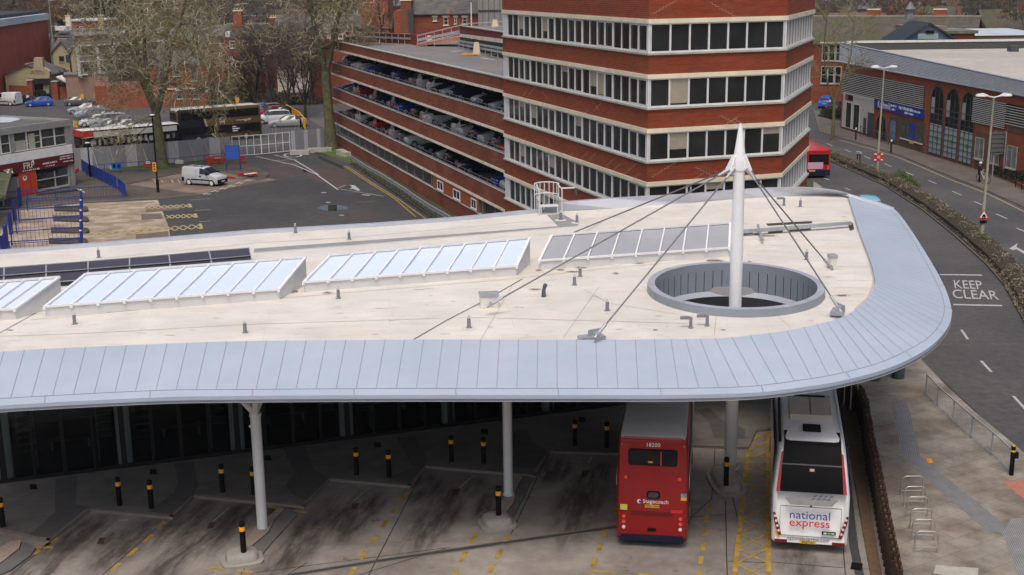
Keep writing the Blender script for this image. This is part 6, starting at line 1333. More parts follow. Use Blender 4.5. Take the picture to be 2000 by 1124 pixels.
for x,y,l_ in[(1674,321,'left one'),(1679,322,'right one')]:
    p=P(x,y,.15);o=thing('keep_left_beacon','short grey traffic post at the edge of the median hedge, '+l_+' of two','traffic post',tuple(p),'posts on the median');mb=MB();mb.lathe([(.06,0),(.06,1.1)],p,BLACK,10);mb.build('post',o);mb=MB();mb.lathe([(.2,1.1),(.2,1.3),(.05,1.35)],p,STEEL,10);mb.build('cap',o)
# low railing in front of the shops, planter at right
def railing(name,label,pts,h,sp,m,bars=True,bsp=.13,cat='railing',r_=.03,group=None,mid=None,br=.011,z0=0):
    o=thing(name,label,cat,tuple(pts[0]),group);mb=MB()
    for i in range(len(pts)-1):
        a,b=Vector(pts[i]),Vector(pts[i+1]);mb.bar(a+dn*h,b+dn*h,r_*1.7,r_*1.7,m);mb.bar(a+dn*(.12+z0),b+dn*(.12+z0),r_,r_,m)
        if mid: mb.bar(a+dn*mid,b+dn*mid,r_,r_,m)
    mb.build('rail',o)
    for i in range(len(pts)-1):
        a,b=Vector(pts[i]),Vector(pts[i+1]);L=(b-a).length;n=max(1,round(L/sp))
        for k in range(n+(1 if i==len(pts)-2 else 0)): p=a.lerp(b,k/n);mb=MB();mb.bar(p,p+dn*(h+.03),r_*2,r_*2,m);mb.build('post',o)
    if bars:
        mb=MB()
        for i in range(len(pts)-1):
            a,b=Vector(pts[i]),Vector(pts[i+1]);n=int((b-a).length/bsp)
            for k in range(n): p=a.lerp(b,(k+.5)/n);mb.tube([p+dn*(.12+z0),p+dn*h],br,m,4,cap=False)
        mb.build('bars',o)
    return o
railing('pedestrian_railing','grey steel pedestrian railing curving along the kerb at the lower right',[P(x,y,.12) for x,y in[(1808,771),(1830,796),(1861,825),(1897,857),(1936,890),(1973,925)]],1.0,1.9,STEEL,r_=.028,br=.007,bsp=.15)
railing('shop_railing','thin dark railing on the far pavement in front of the shops',[P(x,y,.12) for x,y in[(1680,263),(1735,283)]],1.0,2.2,DSTEEL,False)
railing('planter_railing','thin black railing beside the planted bed at the right edge',[P(x,y,.12) for x,y in[(1983,366),(1995,371),(2020,385)]],1.0,1.6,BLACK,False)
mb=MB();mb.prism([(p.x,p.y) for p in G([(1951,349),(1978,361),(2010,378),(2040,372),(2000,347),(1965,338)])],.12,.45,mat('planter_brick',(.25,.08,.05),.85,.15,3));q=mb.build('planter_wall');tag(q,'low brick edged planter on the far pavement at the right edge','planter')
rb=random.Random(21)
def leafmass(name,label,cat,pts,rad,h,n,m,size=.12,z0=.1,parent=None,kind=None,group=None,squash=1.,m2=None):
    mb=MB();tot=[0]
    for i in range(len(pts)-1): tot.append(tot[-1]+(pts[i+1]-pts[i]).length)
    for k in range(n):
        t=rb.random()*tot[-1];i=max(j for j in range(len(tot)) if tot[j]<=t);i=min(i,len(pts)-2);p=pts[i].lerp(pts[i+1],(t-tot[i])/(tot[i+1]-tot[i]));d=(pts[i+1]-pts[i]).normalized();y=Vector((-d.y,d.x,0))
        a=rb.uniform(-1,1);zz=(1-abs(a)**2.5)*h*rb.uniform(.25,1.0)*(.8+.2*math.sin(t*1.7)+.12*math.sin(t*4.1));c=p+y*a*rad+Vector((0,0,z0+zz));s=size*rb.uniform(.6,1.4)
        u=Vector((rb.gauss(0,1),rb.gauss(0,1),rb.gauss(0,1))).normalized();v=u.cross(Vector((rb.gauss(0,1),rb.gauss(0,1),rb.gauss(0,1)))).normalized();mb.add([c-u*s,c+v*s*.6,c+u*s],[[0,1,2]],m if (not m2 or rb.random()<.6) else m2)
    o=mb.build(name,parent)
    if not parent: tag(o,label,cat,group,kind)
    return o
HG=mat('hedge_leaf',(.2,.17,.12),.9,.3,2,c2=(.12,.11,.065),bs=.4);HG2=mat('hedge_leaf_green',(.07,.085,.03),.9,.3,2)
midl=[h.lerp(f,.5) for h,f in zip(hn,hf)];wid=[(h-f).length for h,f in zip(hn,hf)]
HT=thing('median_hedge','long low clipped brownish hedge running along the central strip of the road','hedge',tuple(midl[4]))
mb=MB();hm=mat('hedge_core',(.045,.036,.022),.95,.3,3)
A=[h.lerp(f,.14) for h,f in zip(hn,hf)];Bp=[h.lerp(f,.85) for h,f in zip(hn,hf)];ring=[]
for a,b_ in zip(A,Bp): ring.append([a+dn*.15,a+dn*.5,a.lerp(b_,.3)+dn*.68,a.lerp(b_,.7)+dn*.68,b_+dn*.5,b_+dn*.15])
mb.loft(ring,hm);mb.build('stems',HT)
for i in range(len(midl)-1):
    if midl[i].y>142 or midl[i+1].y<52: pass
leafmass('foliage','','',midl,.95,.85,28000,HG,.085,.15,parent=HT,m2=mat('hedge_twig_pale',(.33,.28,.2),.9,.2,3))
leafmass('green_tufts','','',[P(1755,350),P(1785,371)],.7,.9,1500,mat('tuft_green',(.08,.13,.02),.9,.3,2),.1,.15,parent=HT);leafmass('green_tufts','','',[P(1915,478),P(1930,494)],.6,.75,900,mat('tuft_green',(0,0,0)),.1,.15,parent=HT)
leafmass('planted_bed','dark leafy shrubs in the planter at the right edge','shrub',[P(1965,345),P(2030,370)],1.4,1.0,2500,mat('dark_shrub',(.02,.03,.012),.9,.3,2),.16,.4)
leafmass('dark_shrub','dark evergreen shrub in front of the old brick hall','shrub',[P(1615,228),P(1645,236)],1.4,1.6,2500,mat('dark_shrub',(0,0,0)),.16,.0)
# ---- near right: rusty fence, bollard, cycle stands
COR=mat('corten_rust',(.15,.06,.028),.85,.35,3,c2=(.05,.024,.014),bs=2.5);CORD=mat('corten_dark',(.035,.02,.013),.85,.3,3)
o=thing('rusty_steel_fence','low rusty steel sheet fence with a ragged top beside the coach','fence',tuple(P(1712,993)));OF=o
fl=[P(x,y) for x,y in[(1629,785),(1652,797),(1678,812),(1688,843),(1699,918),(1714,993),(1724,1055),(1738,1124),(1752,1200)]]
acc=[0]
for i in range(len(fl)-1): acc.append(acc[-1]+(fl[i+1]-fl[i]).length)
n=int(acc[-1]/.27);rr=random.Random(2)
for k in range(n):
    t=k*.27;i=min(max(j for j in range(len(acc)) if acc[j]<=t),len(fl)-2);d=(fl[i+1]-fl[i]).normalized();p=fl[i]+d*(t-acc[i]);y=Vector((-d.y,d.x,0));h=1.3+(.09 if k%2 else 0)+rr.uniform(-.05,.05);mb=MB();of=.07 if k%2 else -.05
    mb.obx(p+y*of-d*.1,d*.2,y*.06,Vector((0,0,h)),COR);mb.obx(p+y*(of-.11)+d*.105,d*.05,y*.18,Vector((0,0,h-.04)),CORD);mb.build('post',o)
ST_=mat('brushed_stainless',(.5,.48,.45),.3,.1,3,metal=.7)
for i,(xl,yl,xr_,yr) in enumerate([(1760,968,1801,968),(1765,989,1806,989),(1770,1010,1811,1010),(1777,1034,1818,1034),(1781,1055,1824,1056),(1786,1079,1830,1080)]):
    a,b=P(xl,yl,.12),P(xr_,yr,.12);names6=['farthest','second farthest','third farthest','third nearest','second nearest','nearest'];o=thing('cycle_stand','%s of the six steel hoop cycle stands beside the rusty fence'%names6[i],'cycle stand',tuple((a+b)/2),'steel hoop cycle stands');mb=MB();d=(b-a);h=.78;r_=.17;u=d.normalized();pts=[a,a+dn*(h-r_)]
    pts+=[a+u*(r_-r_*math.cos(R(t)))+dn*(h-r_+r_*math.sin(R(t))) for t in(22,45,67,90)];pts+=[b-u*(r_-r_*math.cos(R(t)))+dn*(h-r_+r_*math.sin(R(t))) for t in(90,67,45,22)]+[b+dn*(h-r_),b];mb.tube(pts,.026,ST_,8);mb.build('hoop',o,smooth=60);mb=MB();mb.tube([a+dn*.2,b+dn*.2],.02,ST_,8);mb.build('crossbar',o)
p=P(1975,928,.12);o=thing('yellow_topped_bollard','black bollard with yellow band and button box ending the pedestrian railing','bollard',tuple(p));mb=MB();mb.lathe([(.09,0),(.09,1.15),(.07,1.2)],p,BLACK,14);mb.build('post',o,smooth=40);mb=MB();mb.lathe([(.094,.98),(.094,1.05)],p,mat('signal_yellow',(.75,.55,.03),.5,.05,2),14);mb.lathe([(.05,1.2),(.04,1.26)],p,mat('signal_yellow',(0,0,0)),10);mb.build('band',o);mb=MB();mb.box(p+Vector((.1,-.05,.85)),(.16,.14,.24),BLACK);mb.build('button_box',o)
# ================================================================ THE OLD YARD ON THE LEFT
# derelict shop with red sign
sa=P(148,363);FRW=Wall(P(-240,439),P(148,363));o=thing('derelict_shop','grey derelict two-storey shop with a dark red sign band and an orange-red door','shop building',tuple(FRW.pt(FRW.L-10,0,-5)));SH=o
def fr(x,y): return FRW.px(x,y)
FLn=FRW.L;zt=fr(140,236)[1];GRC=mat('grey_rendered_concrete',(.28,.285,.27),.85,.15,1.2);DP=9.5
mb=MB();FRW.box(mb,0,FLn,zt-.45,zt,-DP,.15,GRC);FRW.box(mb,FLn-.75,FLn,0,zt-.45,-DP,.05,GRC);z1=fr(140,287)[1];FRW.box(mb,0,FLn-.75,z1-.25,z1,-DP,.05,GRC);mb.build('frame_structure',o)
mb=MB();FRW.box(mb,.3,FLn-.4,zt,zt+.02,-DP+.3,-.2,mat('felt_roof',(.13,.13,.12),.9,.25,1.2,c2=(.09,.09,.08),bs=.4));
for a,b in(((0,0),(FLn,0)),((FLn,0),(FLn,-DP)),((0,-DP),(FLn,-DP))): mb.bar(FRW.pt(a[0],zt+.08,a[1]-.0),FRW.pt(b[0],zt+.08,b[1]),.25,.18,GRC)
mb.build('roof',o);mb=MB();mb.face([P(x,y,zt+.03) for x,y in[(0,227),(25,227),(40,233),(20,239),(0,240)]],mat('pale_roof_patch',(.5,.53,.6),.5,.05,1));mb.build('roof_patch',o)
zw0=z1-1.75;mb=MB();za=fr(140,303)[1];zb_=fr(140,321)[1]
zc=fr(138,287)[1]
mb=MB();FRW.box(mb,0,FLn-.1,fr(135,300)[1],fr(135,283)[1],0,.12,mat('white_panel_band',(.78,.78,.76),.7,.12,1.2));mb.build('white_band',o)
mb=MB();zs1=fr(138,300)[1]-.02;zs0=zs1-1.0;FRW.box(mb,0,FLn-.05,zs0,zs1,0,.2,mat('dark_red_sign',(.13,.012,.018),.5,.08,1));SGN=mb.build('shop_sign',o)
s=fr(52,315)[0];text('FRP',.85,WHITE,FRW.pt(s,zs0+.55,.22),FRW.d,(0,0,1),SGN);scrawl(FRW,fr(40,320)[0],fr(73,320)[0],zs0+.14,.13,WHITE,SGN,.2,1)
scrawl(FRW,fr(80,315)[0],fr(109,313)[0],zs0+.5,.16,WHITE,SGN,.2,2);scrawl(FRW,fr(85,315)[0],fr(105,313)[0],zs0+.22,.12,WHITE,SGN,.2,3)
for k in range(3): scrawl(FRW,fr([114,113.5,120][k],307)[0],fr(139,305)[0],zs0+[.86,.66,.36][k],.11,WHITE,SGN,.2,4+k)
q=FRW.pt(fr(60,306)[0],zs0+.9,.21);mb=MB();mb.tube([q,q+FRW.n*.02],.13,WHITE,12);mb.build('emblem',SGN)
# upper windows
zu1=fr(138,243)[1];zu0=fr(138,281)[1]
mb=MB();FRW.box(mb,0,FLn-.75,zu0-.1,zu1+.05,-.35,-.3,mat('dim_room',(.05,.05,.05),.8,.3,1));mb.build('inner_wall',o)
edges=[-60,-28,0,19,26,52,80,107,134]
for i in range(len(edges)-1):
    a,b=edges[i],edges[i+1];s0=fr(a,268)[0];s1=fr(b,268)[0]
    if (a,b)==(19,26): mb=MB();FRW.box(mb,s0,s1,zu0,zu1,-.2,.02,GRC);mb.build('pier',o);continue
    FRW.window(o,s0,s1,zu0,zu1,OFFW,mat('grimy_glass',(.06,.065,.065),.2,.6,.9),1,2 if i!=5 else 3,.09,o=-.1)
mb=MB();s0,s1=fr(27,268)[0],fr(51,268)[0];FRW.box(mb,s0+.1,s1-.1,zu0+.1,zu0+1.0,-.05,-.04,mat('pale_board',(.4,.41,.38),.8,.12,2));s0,s1=fr(54,268)[0],fr(68,268)[0];FRW.box(mb,s0+.1,s1,zu0+.1,zu0+1.5,-.05,-.04,mat('cream_board',(.45,.44,.33),.8,.08,2));mb.build('boards',o)
# ground floor: shopfront, door, rubble inside
s0=fr(33,345)[0];s1=fr(142,345)[0];zg=zs0-.3
mb=MB();FRW.box(mb,s0,s1,.12,zg,-5,-4.9,mat('shop_back_wall',(.16,.165,.15),.9,.3,1));FRW.box(mb,s0-2,s0,.0,zg,-5,0,mat('corrugated_grey',(.2,.21,.21),.7,.1,6,streak=(8,8,.2)));FRW.box(mb,0,s0-2,0,zg,-.3,0,GRC);mb.build('shop_inner_walls',o)
mb=MB();FRW.box(mb,s0,s1,.1,.3,-.1,.05,SILL);FRW.box(mb,s0,s1,zg-.75,zg-.67,-.1,.05,SILL);FRW.box(mb,s0,s0+.12,.1,zg,-.1,.06,SILL);FRW.box(mb,s1-.15,s1,.1,zg,-.1,.06,SILL)
for x in(70,107,134): s=fr(x,345)[0];FRW.box(mb,s-.04,s+.04,.3,zg-.1,-.1,.04,SILL)
mb.build('shopfront_frame',o);mb=MB();FRW.box(mb,s0+.1,s1-.1,.3,zg,-.05,-.03,clear('shopfront_glass',(.55,.58,.58)));mb.build('shopfront_glass',o)
mb=MB();a,b=fr(36,360)[0],fr(70,360)[0];FRW.box(mb,a,b,.1,2.55,.05,.16,mat('orange_red_door',(.55,.06,.03),.5,.08,1));FRW.box(mb,(a+b)/2+.3,(a+b)/2+.32,.1,2.55,.16,.17,BLACK);dr=mb.build('door',o);mb=MB();q=FRW.pt((a+b)/2-.35,1.65,.17);mb.tube([q,q+FRW.n*.01],.24,WHITE,12);q=FRW.pt((a+b)/2-.35,1.72,.185);mb.tube([q,q+FRW.n*.01],.12,mat('poster_brown',(.12,.07,.05),.7,.2,2),10);mb.build('poster',dr)
mb=MB();rr=random.Random(4)
for k in range(45):
    s=s0+(s1-s0)*rr.uniform(.52,.93);mb.box(FRW.pt(s,.15+rr.uniform(0,1.1),-1-rr.random()*2),(rr.uniform(.3,1.5),rr.uniform(.1,.3),rr.uniform(.05,.2)),rr.choice([SILL,CONC,mat('timber_scrap',(.3,.2,.12),.8,.2,2),OFFW]),rr.uniform(0,3))
q=mb.build('rubble_pile');tag(q,'heap of broken boards and rubble inside the derelict shop window','rubble',kind='stuff')
o=thing('fallen_shutter','long grey metal strip lying on the ground in front of the derelict shop','debris',tuple(P(110,372)));mb=MB();mb.bar(P(72,380,.2),P(152,370,.25),.35,.15,DSTEEL);mb.bar(P(150,369,.3),P(165,376,.15),.08,.06,OFFW);mb.build('strip',o)
# low canopy roof at the far left edge
o=thing('yard_shelter_roof','low shelter roof covered in green moss at the far left edge','shelter',tuple(P(5,400)));mb=MB();q=[P(-60,318,2.6),P(26,319,2.6),P(8,386,2.6),P(-60,398,2.6)];mb.add(q+[p-dn*.25 for p in q],[(0,1,2,3),(7,6,5,4),(0,1,5,4),(1,2,6,5),(2,3,7,6)],mat('moss_felt',(.09,.1,.05),.9,.4,1,c2=(.05,.06,.035),bs=.7));mb.build('roof',o)
mb=MB();mb.bar(q[1],q[2],.25,.35,mat('moss_edge',(.1,.09,.06),.9,.3,2))
for x,y in((26,345),(8,405)): p=P(x,y);mb.bar(p,p+dn*2.5,.12,.12,GRC)
mb.build('edge_board',o)
mb=MB();mb.bar(P(8,322,2.7),P(20,338,2.7),.5,.12,OFFW);mb.bar(P(6,330,2.72),P(15,336,2.72),.4,.1,CONC);q=mb.build('roof_debris');tag(q,'pale scraps of board lying on the mossy shelter roof','debris')
# blue railings and gates
g='blue railings of the old bus bays';bl_=BLUE
for k,(a,b) in enumerate([((54,412),(160,407)),((38,434),(160,426)),((33,456),(159,446)),((24,480),(158,470)),((20,500),(158,492))]):
    railing('bay_railing','%s of the long blue railings between the old bus bays'%['farthest','second farthest','middle','second nearest','nearest'][k],[P(*a,.1),P(*b,.1)],1.05,4.0,bl_,True,.3,group=g,br=.014,r_=.04)
for k in range(5):
    p=P(161,407+k*21.5);o=thing('blue_end_post','tall blue end post of a bay railing, number %d from the derelict shop'%(k+1),'post',tuple(p),'tall blue end posts of the old bays');mb=MB();mb.tube([p,p+dn*1.6],.09,bl_,10);mb.build('post',o);mb=MB();mb.lathe([(.09,1.6),(.07,1.68)],p,WHITE,10);mb.build('cap',o)
for k,(x,y,h) in enumerate([(40,405,2.2),(30,432,2.2),(22,458,2.2),(14,486,2.2),(8,510,2.3),(16,388,2.0),(9,400,2.0)]):
    p=P(x,y);o=thing('blue_bay_gate','bright blue solid gate panel at the platform end, number %d along the left edge'%(k+1),'gate',tuple(p),'blue gate panels of the old bays');mb=MB();h*=.8;mb.box(p+dn*h/2,(.12,.5,h),bl_);mb.build('panel',o);mb=MB();mb.tube([p+Vector((0,-.3,0)),p+Vector((0,-.3,h+.1))],.06,bl_,8);mb.tube([p+Vector((0,.3,0)),p+Vector((0,.3,h+.1))],.06,bl_,8);mb.build('post',o)
railing('shop_front_railing','long blue railing in front of the derelict shop door',[P(x,y,.1) for x,y in[(0,399),(110,392),(160,389),(240,385)]],1.05,2.6,bl_,True,.25,br=.012,r_=.035)
railing('diagonal_railing','blue railing with solid mesh running diagonally from the hoarding to the kerb',[P(x,y,.1) for x,y in[(161,334),(175,344),(200,355),(228,370)]],1.2,1.5,bl_,True,.07,br=.016,r_=.04)
railing('corner_railing','short blue mesh railing at the kerb corner of the diagonal one',[P(x,y,.1) for x,y in[(232,372),(246,385)]],1.2,1.2,bl_,True,.07,br=.018,r_=.04)
railing('grass_railing','thin blue rail along the grass strip in front of the hoarding',[P(x,y,.1) for x,y in[(170,344),(205,340),(235,337),(272,335),(342,328),(400,322),(440,317)]],1.0,5.5,bl_,False,r_=.03)
o=thing('blue_notice_sign','small bright blue sign with dark symbols on the rail beside the grass strip','sign',tuple(P(227,338)));c=AY(227,325,P(227,338).y-.1);mb=MB();mb.box(c,(1.05,.05,.62),mat('sign_bright_blue',(.02,.2,.65),.5,.08,1));mb.build('plate',o);mb=MB();mb.box(c+Vector((-.2,-.04,.02)),(.3,.02,.35),NAVY);mb.box(c+Vector((.25,-.04,.02)),(.25,.02,.35),NAVY);mb.build('symbols',o)
c=AY(289,318,P(289,330).y-.1);o=thing('white_notice_sign','small white notice on the rail near the tree trunk','sign',tuple(c));mb=MB();mb.box(c,(.42,.05,.25),WHITE);mb.build('plate',o);mb=MB();mb.box(c+Vector((0,-.03,0)),(.3,.01,.05),DSTEEL);mb.build('print',o)
# big blue board
p0,p1=P(443,335),P(470,335);o=thing('blue_sign_board','large plain blue sign board on two blue legs behind the silver van','sign board',tuple((p0+p1)/2));a,b=AY(440,284,p0.y),AY(469,311,p0.y);mb=MB();mb.box(((a.x+b.x)/2,p0.y-.06,(a.z+b.z)/2),(b.x-a.x,.12,a.z-b.z),mat('board_blue',(.03,.1,.45),.5,.06,1));mb.build('panel',o)
for p in(p0,p1): mb=MB();mb.tube([p,Vector((p.x,p.y,a.z))],.06,BLUE,8);mb.build('leg',o)
# red and white plastic barriers
def barrier(label,a,b,h=1.0,lying=False):
    o=thing('plastic_barrier',label,'barrier',tuple((a+b)/2),'red plastic road barriers');mb=MB()
    for z in(.25,.6,.95): mb.bar(a+dn*z*h,b+dn*z*h,.05,.12 if z>.9 else .08,REDP)
    n=5
    for k in range(n+1): p=a.lerp(b,k/n);mb.bar(p+dn*.05,p+dn*h,.05,.06,REDP)
    mb.build('panel',o);mb=MB()
    for p in(a,b): mb.box(p+dn*.06,(.15,.5,.1),BLACK)
    mb.build('foot',o)
barrier('red barrier standing in front of the hoarding left of the blue board',P(408,325),P(428,322));barrier('red barrier touching the left leg of the blue board',P(428,322),P(444,321));barrier('short red barrier right of the blue board',P(470,321),P(479,320),.9)
o=thing('fallen_barrier','pile of red barriers lying flat with a white strip on the paved island','barrier',tuple(P(484,341)));mb=MB()
for k in range(5): mb.bar(P(462+k*2,341-k*.8,.2+.04*k),P(505-k*3,339+k,.2+.04*k),.12,.07,REDP)
for k in range(7): mb.bar(P(464+k*6,337,.2),P(467+k*6,343,.2),.1,.06,REDP)
mb.build('panel',o);mb=MB();mb.bar(P(478,341,.45),P(500,338,.45),.4,.06,WHITE);mb.build('white_strip',o)
o=thing('fallen_barrier_strip','single thin red barrier strip lying on the apron beside the van','barrier',tuple(P(445,345)));mb=MB();mb.bar(P(434,344,.15),P(458,347,.15),.3,.08,REDP);mb.build('strip',o)
# metal hoarding, buttressed, with gates
HD=thing('metal_hoarding','long corrugated silver metal hoarding with slanting braces across the back of the yard','fence',tuple(P(320,322)));HM=mat('hoarding_sheet',(.3,.31,.34),.45,.1,1,metal=.2,streak=(5,5,.15));HMB=mat('hoarding_bright_sheet',(.55,.57,.63),.4,.12,1,metal=.2,streak=(5,5,.15))
hp=[P(x,y,.1) for x,y in[(146,333),(160,333),(238,327),(320,320),(400,313),(452,308)]];mb=MB();mbr=MB();mbk=MB();acc=0;k=0
for i in range(len(hp)-1):
    a,b=hp[i],hp[i+1];d=(b-a);L=d.length;u=d.normalized();nrm=Vector((u.y,-u.x,0));n=int(L/.55)
    for j in range(n):
        q=a+u*L*j/n;w_=L/n;z=(k%2)*.03;mb.obx(q+nrm*z,u*w_,nrm*.03,dn*2.35,HMB if (k%8) in(1,2) else HM)
        if k%3==0: mbr.bar(q+nrm*.1+dn*2.2,q+nrm*1.0+u*.35+dn*.15,.06,.06,SILL)
        if k%6==0: mbk.box(q+nrm*.9+u*.3+dn*.15,(.9,.5,.3),OFFW if k%4 else REDP)
        k+=1
mb.build('sheeting',HD);mbr.build('braces',HD);mbk.build('ballast_blocks',HD)
def meshgate(lab,a,b,h):
    o=thing('mesh_gate',lab,'gate',tuple((a+b)/2),'pair of white mesh gates');mb=MB()
    for z in(.12,h*.5,h): mb.bar(a+dn*z,b+dn*z,.07,.07,WHITE)
    for k in range(5): p=a.lerp(b,k/4);mb.bar(p+dn*.12,p+dn*h,.06,.06,WHITE)
    mb.build('frame',o);mb=MB();n=int((b-a).length/.16)
    for k in range(n): p=a.lerp(b,k/n);mb.bar(p+dn*.12,p+dn*h,.012,.012,STEEL)
    for z in range(12): mb.bar(a+dn*(.2+z*.18),b+dn*(.2+z*.18),.01,.01,STEEL)
    mb.build('mesh',o)
meshgate('white framed mesh gate, left leaf, across the yard entrance',P(455,307),P(511,303),2.3);meshgate('white framed mesh gate, right leaf, across the yard entrance',P(512,303),P(567,297),2.3)
H2=thing('short_hoarding','short run of silver corrugated hoarding with concrete blocks between the gates and the tree','fence',tuple(P(600,296)));mb=MB();a,b=P(570,297),P(640,290);d=b-a;u=d.normalized();nrm=Vector((u.y,-u.x,0));n=20
for j in range(n): mb.obx(a+d*j/n+nrm*(j%2)*.03,d/n,nrm*.03,dn*2.4,HMB if j%7 in(0,1) else HM)
mb.build('sheeting',H2);mb=MB()
for x,y in((586,298),(620,294),(630,293)): mb.box(P(x,y,.25),(2.2,.7,.5),SILL)
mb.build('ballast_blocks',H2)
o=thing('stone_block','pale stone blocks stacked on the grass at the corner of the parking building','block',tuple(P(671,300)));mb=MB();mb.box(P(667,299,.35),(1.5,.8,.7),SILL,-1.1);mb.box(P(675,302,.3),(1.2,.8,.6),SILL,-1.0);mb.build('block',o)
# yard lamps
def ylamp(lab,x,y,yt,m=BLACK,box_=False):
    p=P(x,y,.1);t=AY(x-8 if y>350 else x-2,yt,p.y);o=thing('yard_lamp',lab,'lamp post',tuple(p));t=Vector((p.x,p.y,t.z));mb=MB();mb.tube([p,p+dn*1.2,p+dn*1.25,t],[.13,.13,.08,.06],m,10);mb.build('post',o,smooth=40);mb=MB();mb.lathe([(.1,0),(.32,.05),(.32,.13),(.1,.18)],t,m,12);mb.build('lantern',o)
    mb=MB();mb.lathe([(.25,.18),(.2,.24)],t,WHITE,12);mb.build('lantern_cap',o)
    if box_: mb=MB();mb.box(Vector((p.x-.12,p.y-.15,AY(x,326,p.y).z)),(.35,.12,.85),mat('signal_amber',(.75,.32,.02),.5,.1,2));
    if box_:
        for z in(-.2,.05,.25): mb.box(Vector((p.x-.12,p.y-.22,AY(x,326,p.y).z+z)),(.15,.02,.1),BLACK)
        mb.build('amber_notice',o)
ylamp('tall black lamp post with an amber notice standing between the tree and the silver van',309,376,229,box_=True)
ylamp('thin black lamp post rising from the diagonal blue railing',177,346,283)
# sea of small things beyond the hoarding: yellow fence, street signs
railing('yellow_fence','bright yellow hoop fence at the right end of the far parked cars',[P(x,y) for x,y in[(560,222),(585,238),(596,252)]],1.3,2.0,mat('fence_yellow',(.7,.38,.02),.6,.1,2),True,.5,r_=.08,br=.03)
railing('palisade_fence','grey spiked metal fence in front of the silver car beyond the gates',[P(x,y) for x,y in[(506,268),(540,265),(585,261)]],1.5,3.5,STEEL,True,.2,r_=.03,br=.02)
for k,(x,y,l_) in enumerate([(163,214,'by the grey saloon on the left'),(150,274,'beside the far left parked cars'),(465,222,'behind the bronze bus')]):
    p=P(x,y);o=thing('ticket_sign','small orange-yellow car park sign post '+l_,'sign',tuple(p),'orange car park signs');mb=MB();mb.bar(p,p+dn*2.2,.08,.08,DSTEEL);mb.build('post',o);mb=MB();mb.box(p+dn*2.0,(.5,.1,.75),mat('fence_yellow',(0,0,0)));mb.build('plate',o)
# ================================================================ PEOPLE
SKIN=mat('skin',(.45,.25,.17),.6,.05,3);DCL=mat('dark_clothing',(.012,.012,.015),.9,.2,4);JN=mat('dark_trousers',(.02,.022,.03),.9,.2,4)
def person(label,loc,rz,pose,top,legs,helmet=None,s=1.):
    o=thing('person',label,'person');me=bpy.data.meshes.new('body')
    J=pose;names=list(J);idx={n:i for i,n in enumerate(names)}
    E_=[('pelvis','spine'),('spine','chest'),('chest','neck'),('neck','head'),('head','crown'),('chest','shL'),('shL','elL'),('elL','haL'),('haL','fiL'),('chest','shR'),('shR','elR'),('elR','haR'),('haR','fiR'),('pelvis','hiL'),('hiL','knL'),('knL','anL'),('anL','toL'),('pelvis','hiR'),('hiR','knR'),('knR','anR'),('anR','toR')]
    me.from_pydata([J[n] for n in names],[(idx[a],idx[b]) for a,b in E_],[]);b=bpy.data.objects.new('body',me);col.objects.link(b);b.parent=o
    m=b.modifiers.new('s','SKIN');sub=b.modifiers.new('u','SUBSURF');sub.levels=1;sub.render_levels=1
    RAD={'pelvis':.15,'spine':.14,'chest':.17,'neck':.06,'head':.1,'crown':.085,'sh':.075,'el':.05,'ha':.038,'fi':.03,'hi':.1,'kn':.065,'an':.045,'to':.05}
    sv=me.skin_vertices[0].data
    for n,i in idx.items():
        r_=RAD.get(n,RAD.get(n[:2],.06));sv[i].radius=(r_,r_)
        sv[i].use_root=(n=='pelvis')
    bpy.context.view_layer.update();dg=bpy.context.evaluated_depsgraph_get();nm=bpy.data.meshes.new_from_object(b.evaluated_get(dg));b.modifiers.clear();b.data=nm
    nm.materials.clear();
    for mm in(top,legs,SKIN): nm.materials.append(mm)
    for p in nm.polygons:
        z=p.center.z;hx=min((p.center-Vector(J[h])).length for h in('haL','haR','fiL','fiR'));p.material_index=2 if (z>J['neck'][2] or hx<.08) else (1 if z<J['pelvis'][2]-.02 else 0);p.use_smooth=True
    c=Vector(J['crown'])
    if helmet: mb=MB();mb.lathe([(.13,-.04),(.13,.02),(.1,.08),(.03,.11)],c,helmet,12);mb.build('helmet',o,smooth=60)
    else: mb=MB();mb.lathe([(.1,-.08),(.11,-.02),(.09,.06),(.03,.09)],c,DCL,12);mb.build('hair',o,smooth=60)
    return place(o,loc,rz,s)
stand={'pelvis':(0,0,.92),'spine':(0,0,1.1),'chest':(.03,0,1.32),'neck':(.04,0,1.47),'head':(.06,0,1.58),'crown':(.07,0,1.68),'shL':(0,.19,1.38),'elL':(.12,.24,1.14),'haL':(.34,.16,1.06),'fiL':(.42,.14,1.04),'shR':(0,-.19,1.38),'elR':(.1,-.25,1.12),'haR':(.32,-.2,1.04),'fiR':(.4,-.18,1.02),'hiL':(0,.1,.86),'knL':(.05,.1,.48),'anL':(-.02,.1,.09),'toL':(.14,.1,.04),'hiR':(0,-.1,.86),'knR':(.1,-.1,.48),'anR':(.1,-.1,.09),'toR':(.24,-.1,.04)}
walk=dict(stand);walk.update({'knL':(.18,.09,.5),'anL':(.3,.09,.1),'toL':(.44,.09,.08),'knR':(-.05,-.09,.47),'anR':(-.3,-.09,.14),'toR':(-.2,-.09,.05),'elL':(-.1,.24,1.12),'haL':(-.02,.24,.9),'fiL':(.02,.24,.84),'elR':(.05,-.24,1.12),'haR':(.2,-.22,.95),'fiR':(.25,-.21,.9)})
pp=P(1911,356,.12);person('cyclist in dark clothes and a white helmet standing beside a bicycle on the far pavement',pp,-.5,stand,DCL,DCL,WHITE,1.08)
person('pedestrian in dark clothes walking past the silver car beyond the gates',P(588,258),.1,walk,DCL,JN,None,1.2)
bk=thing('bicycle','pale framed bicycle held upright by the cyclist on the far pavement','bicycle');TR=RUB
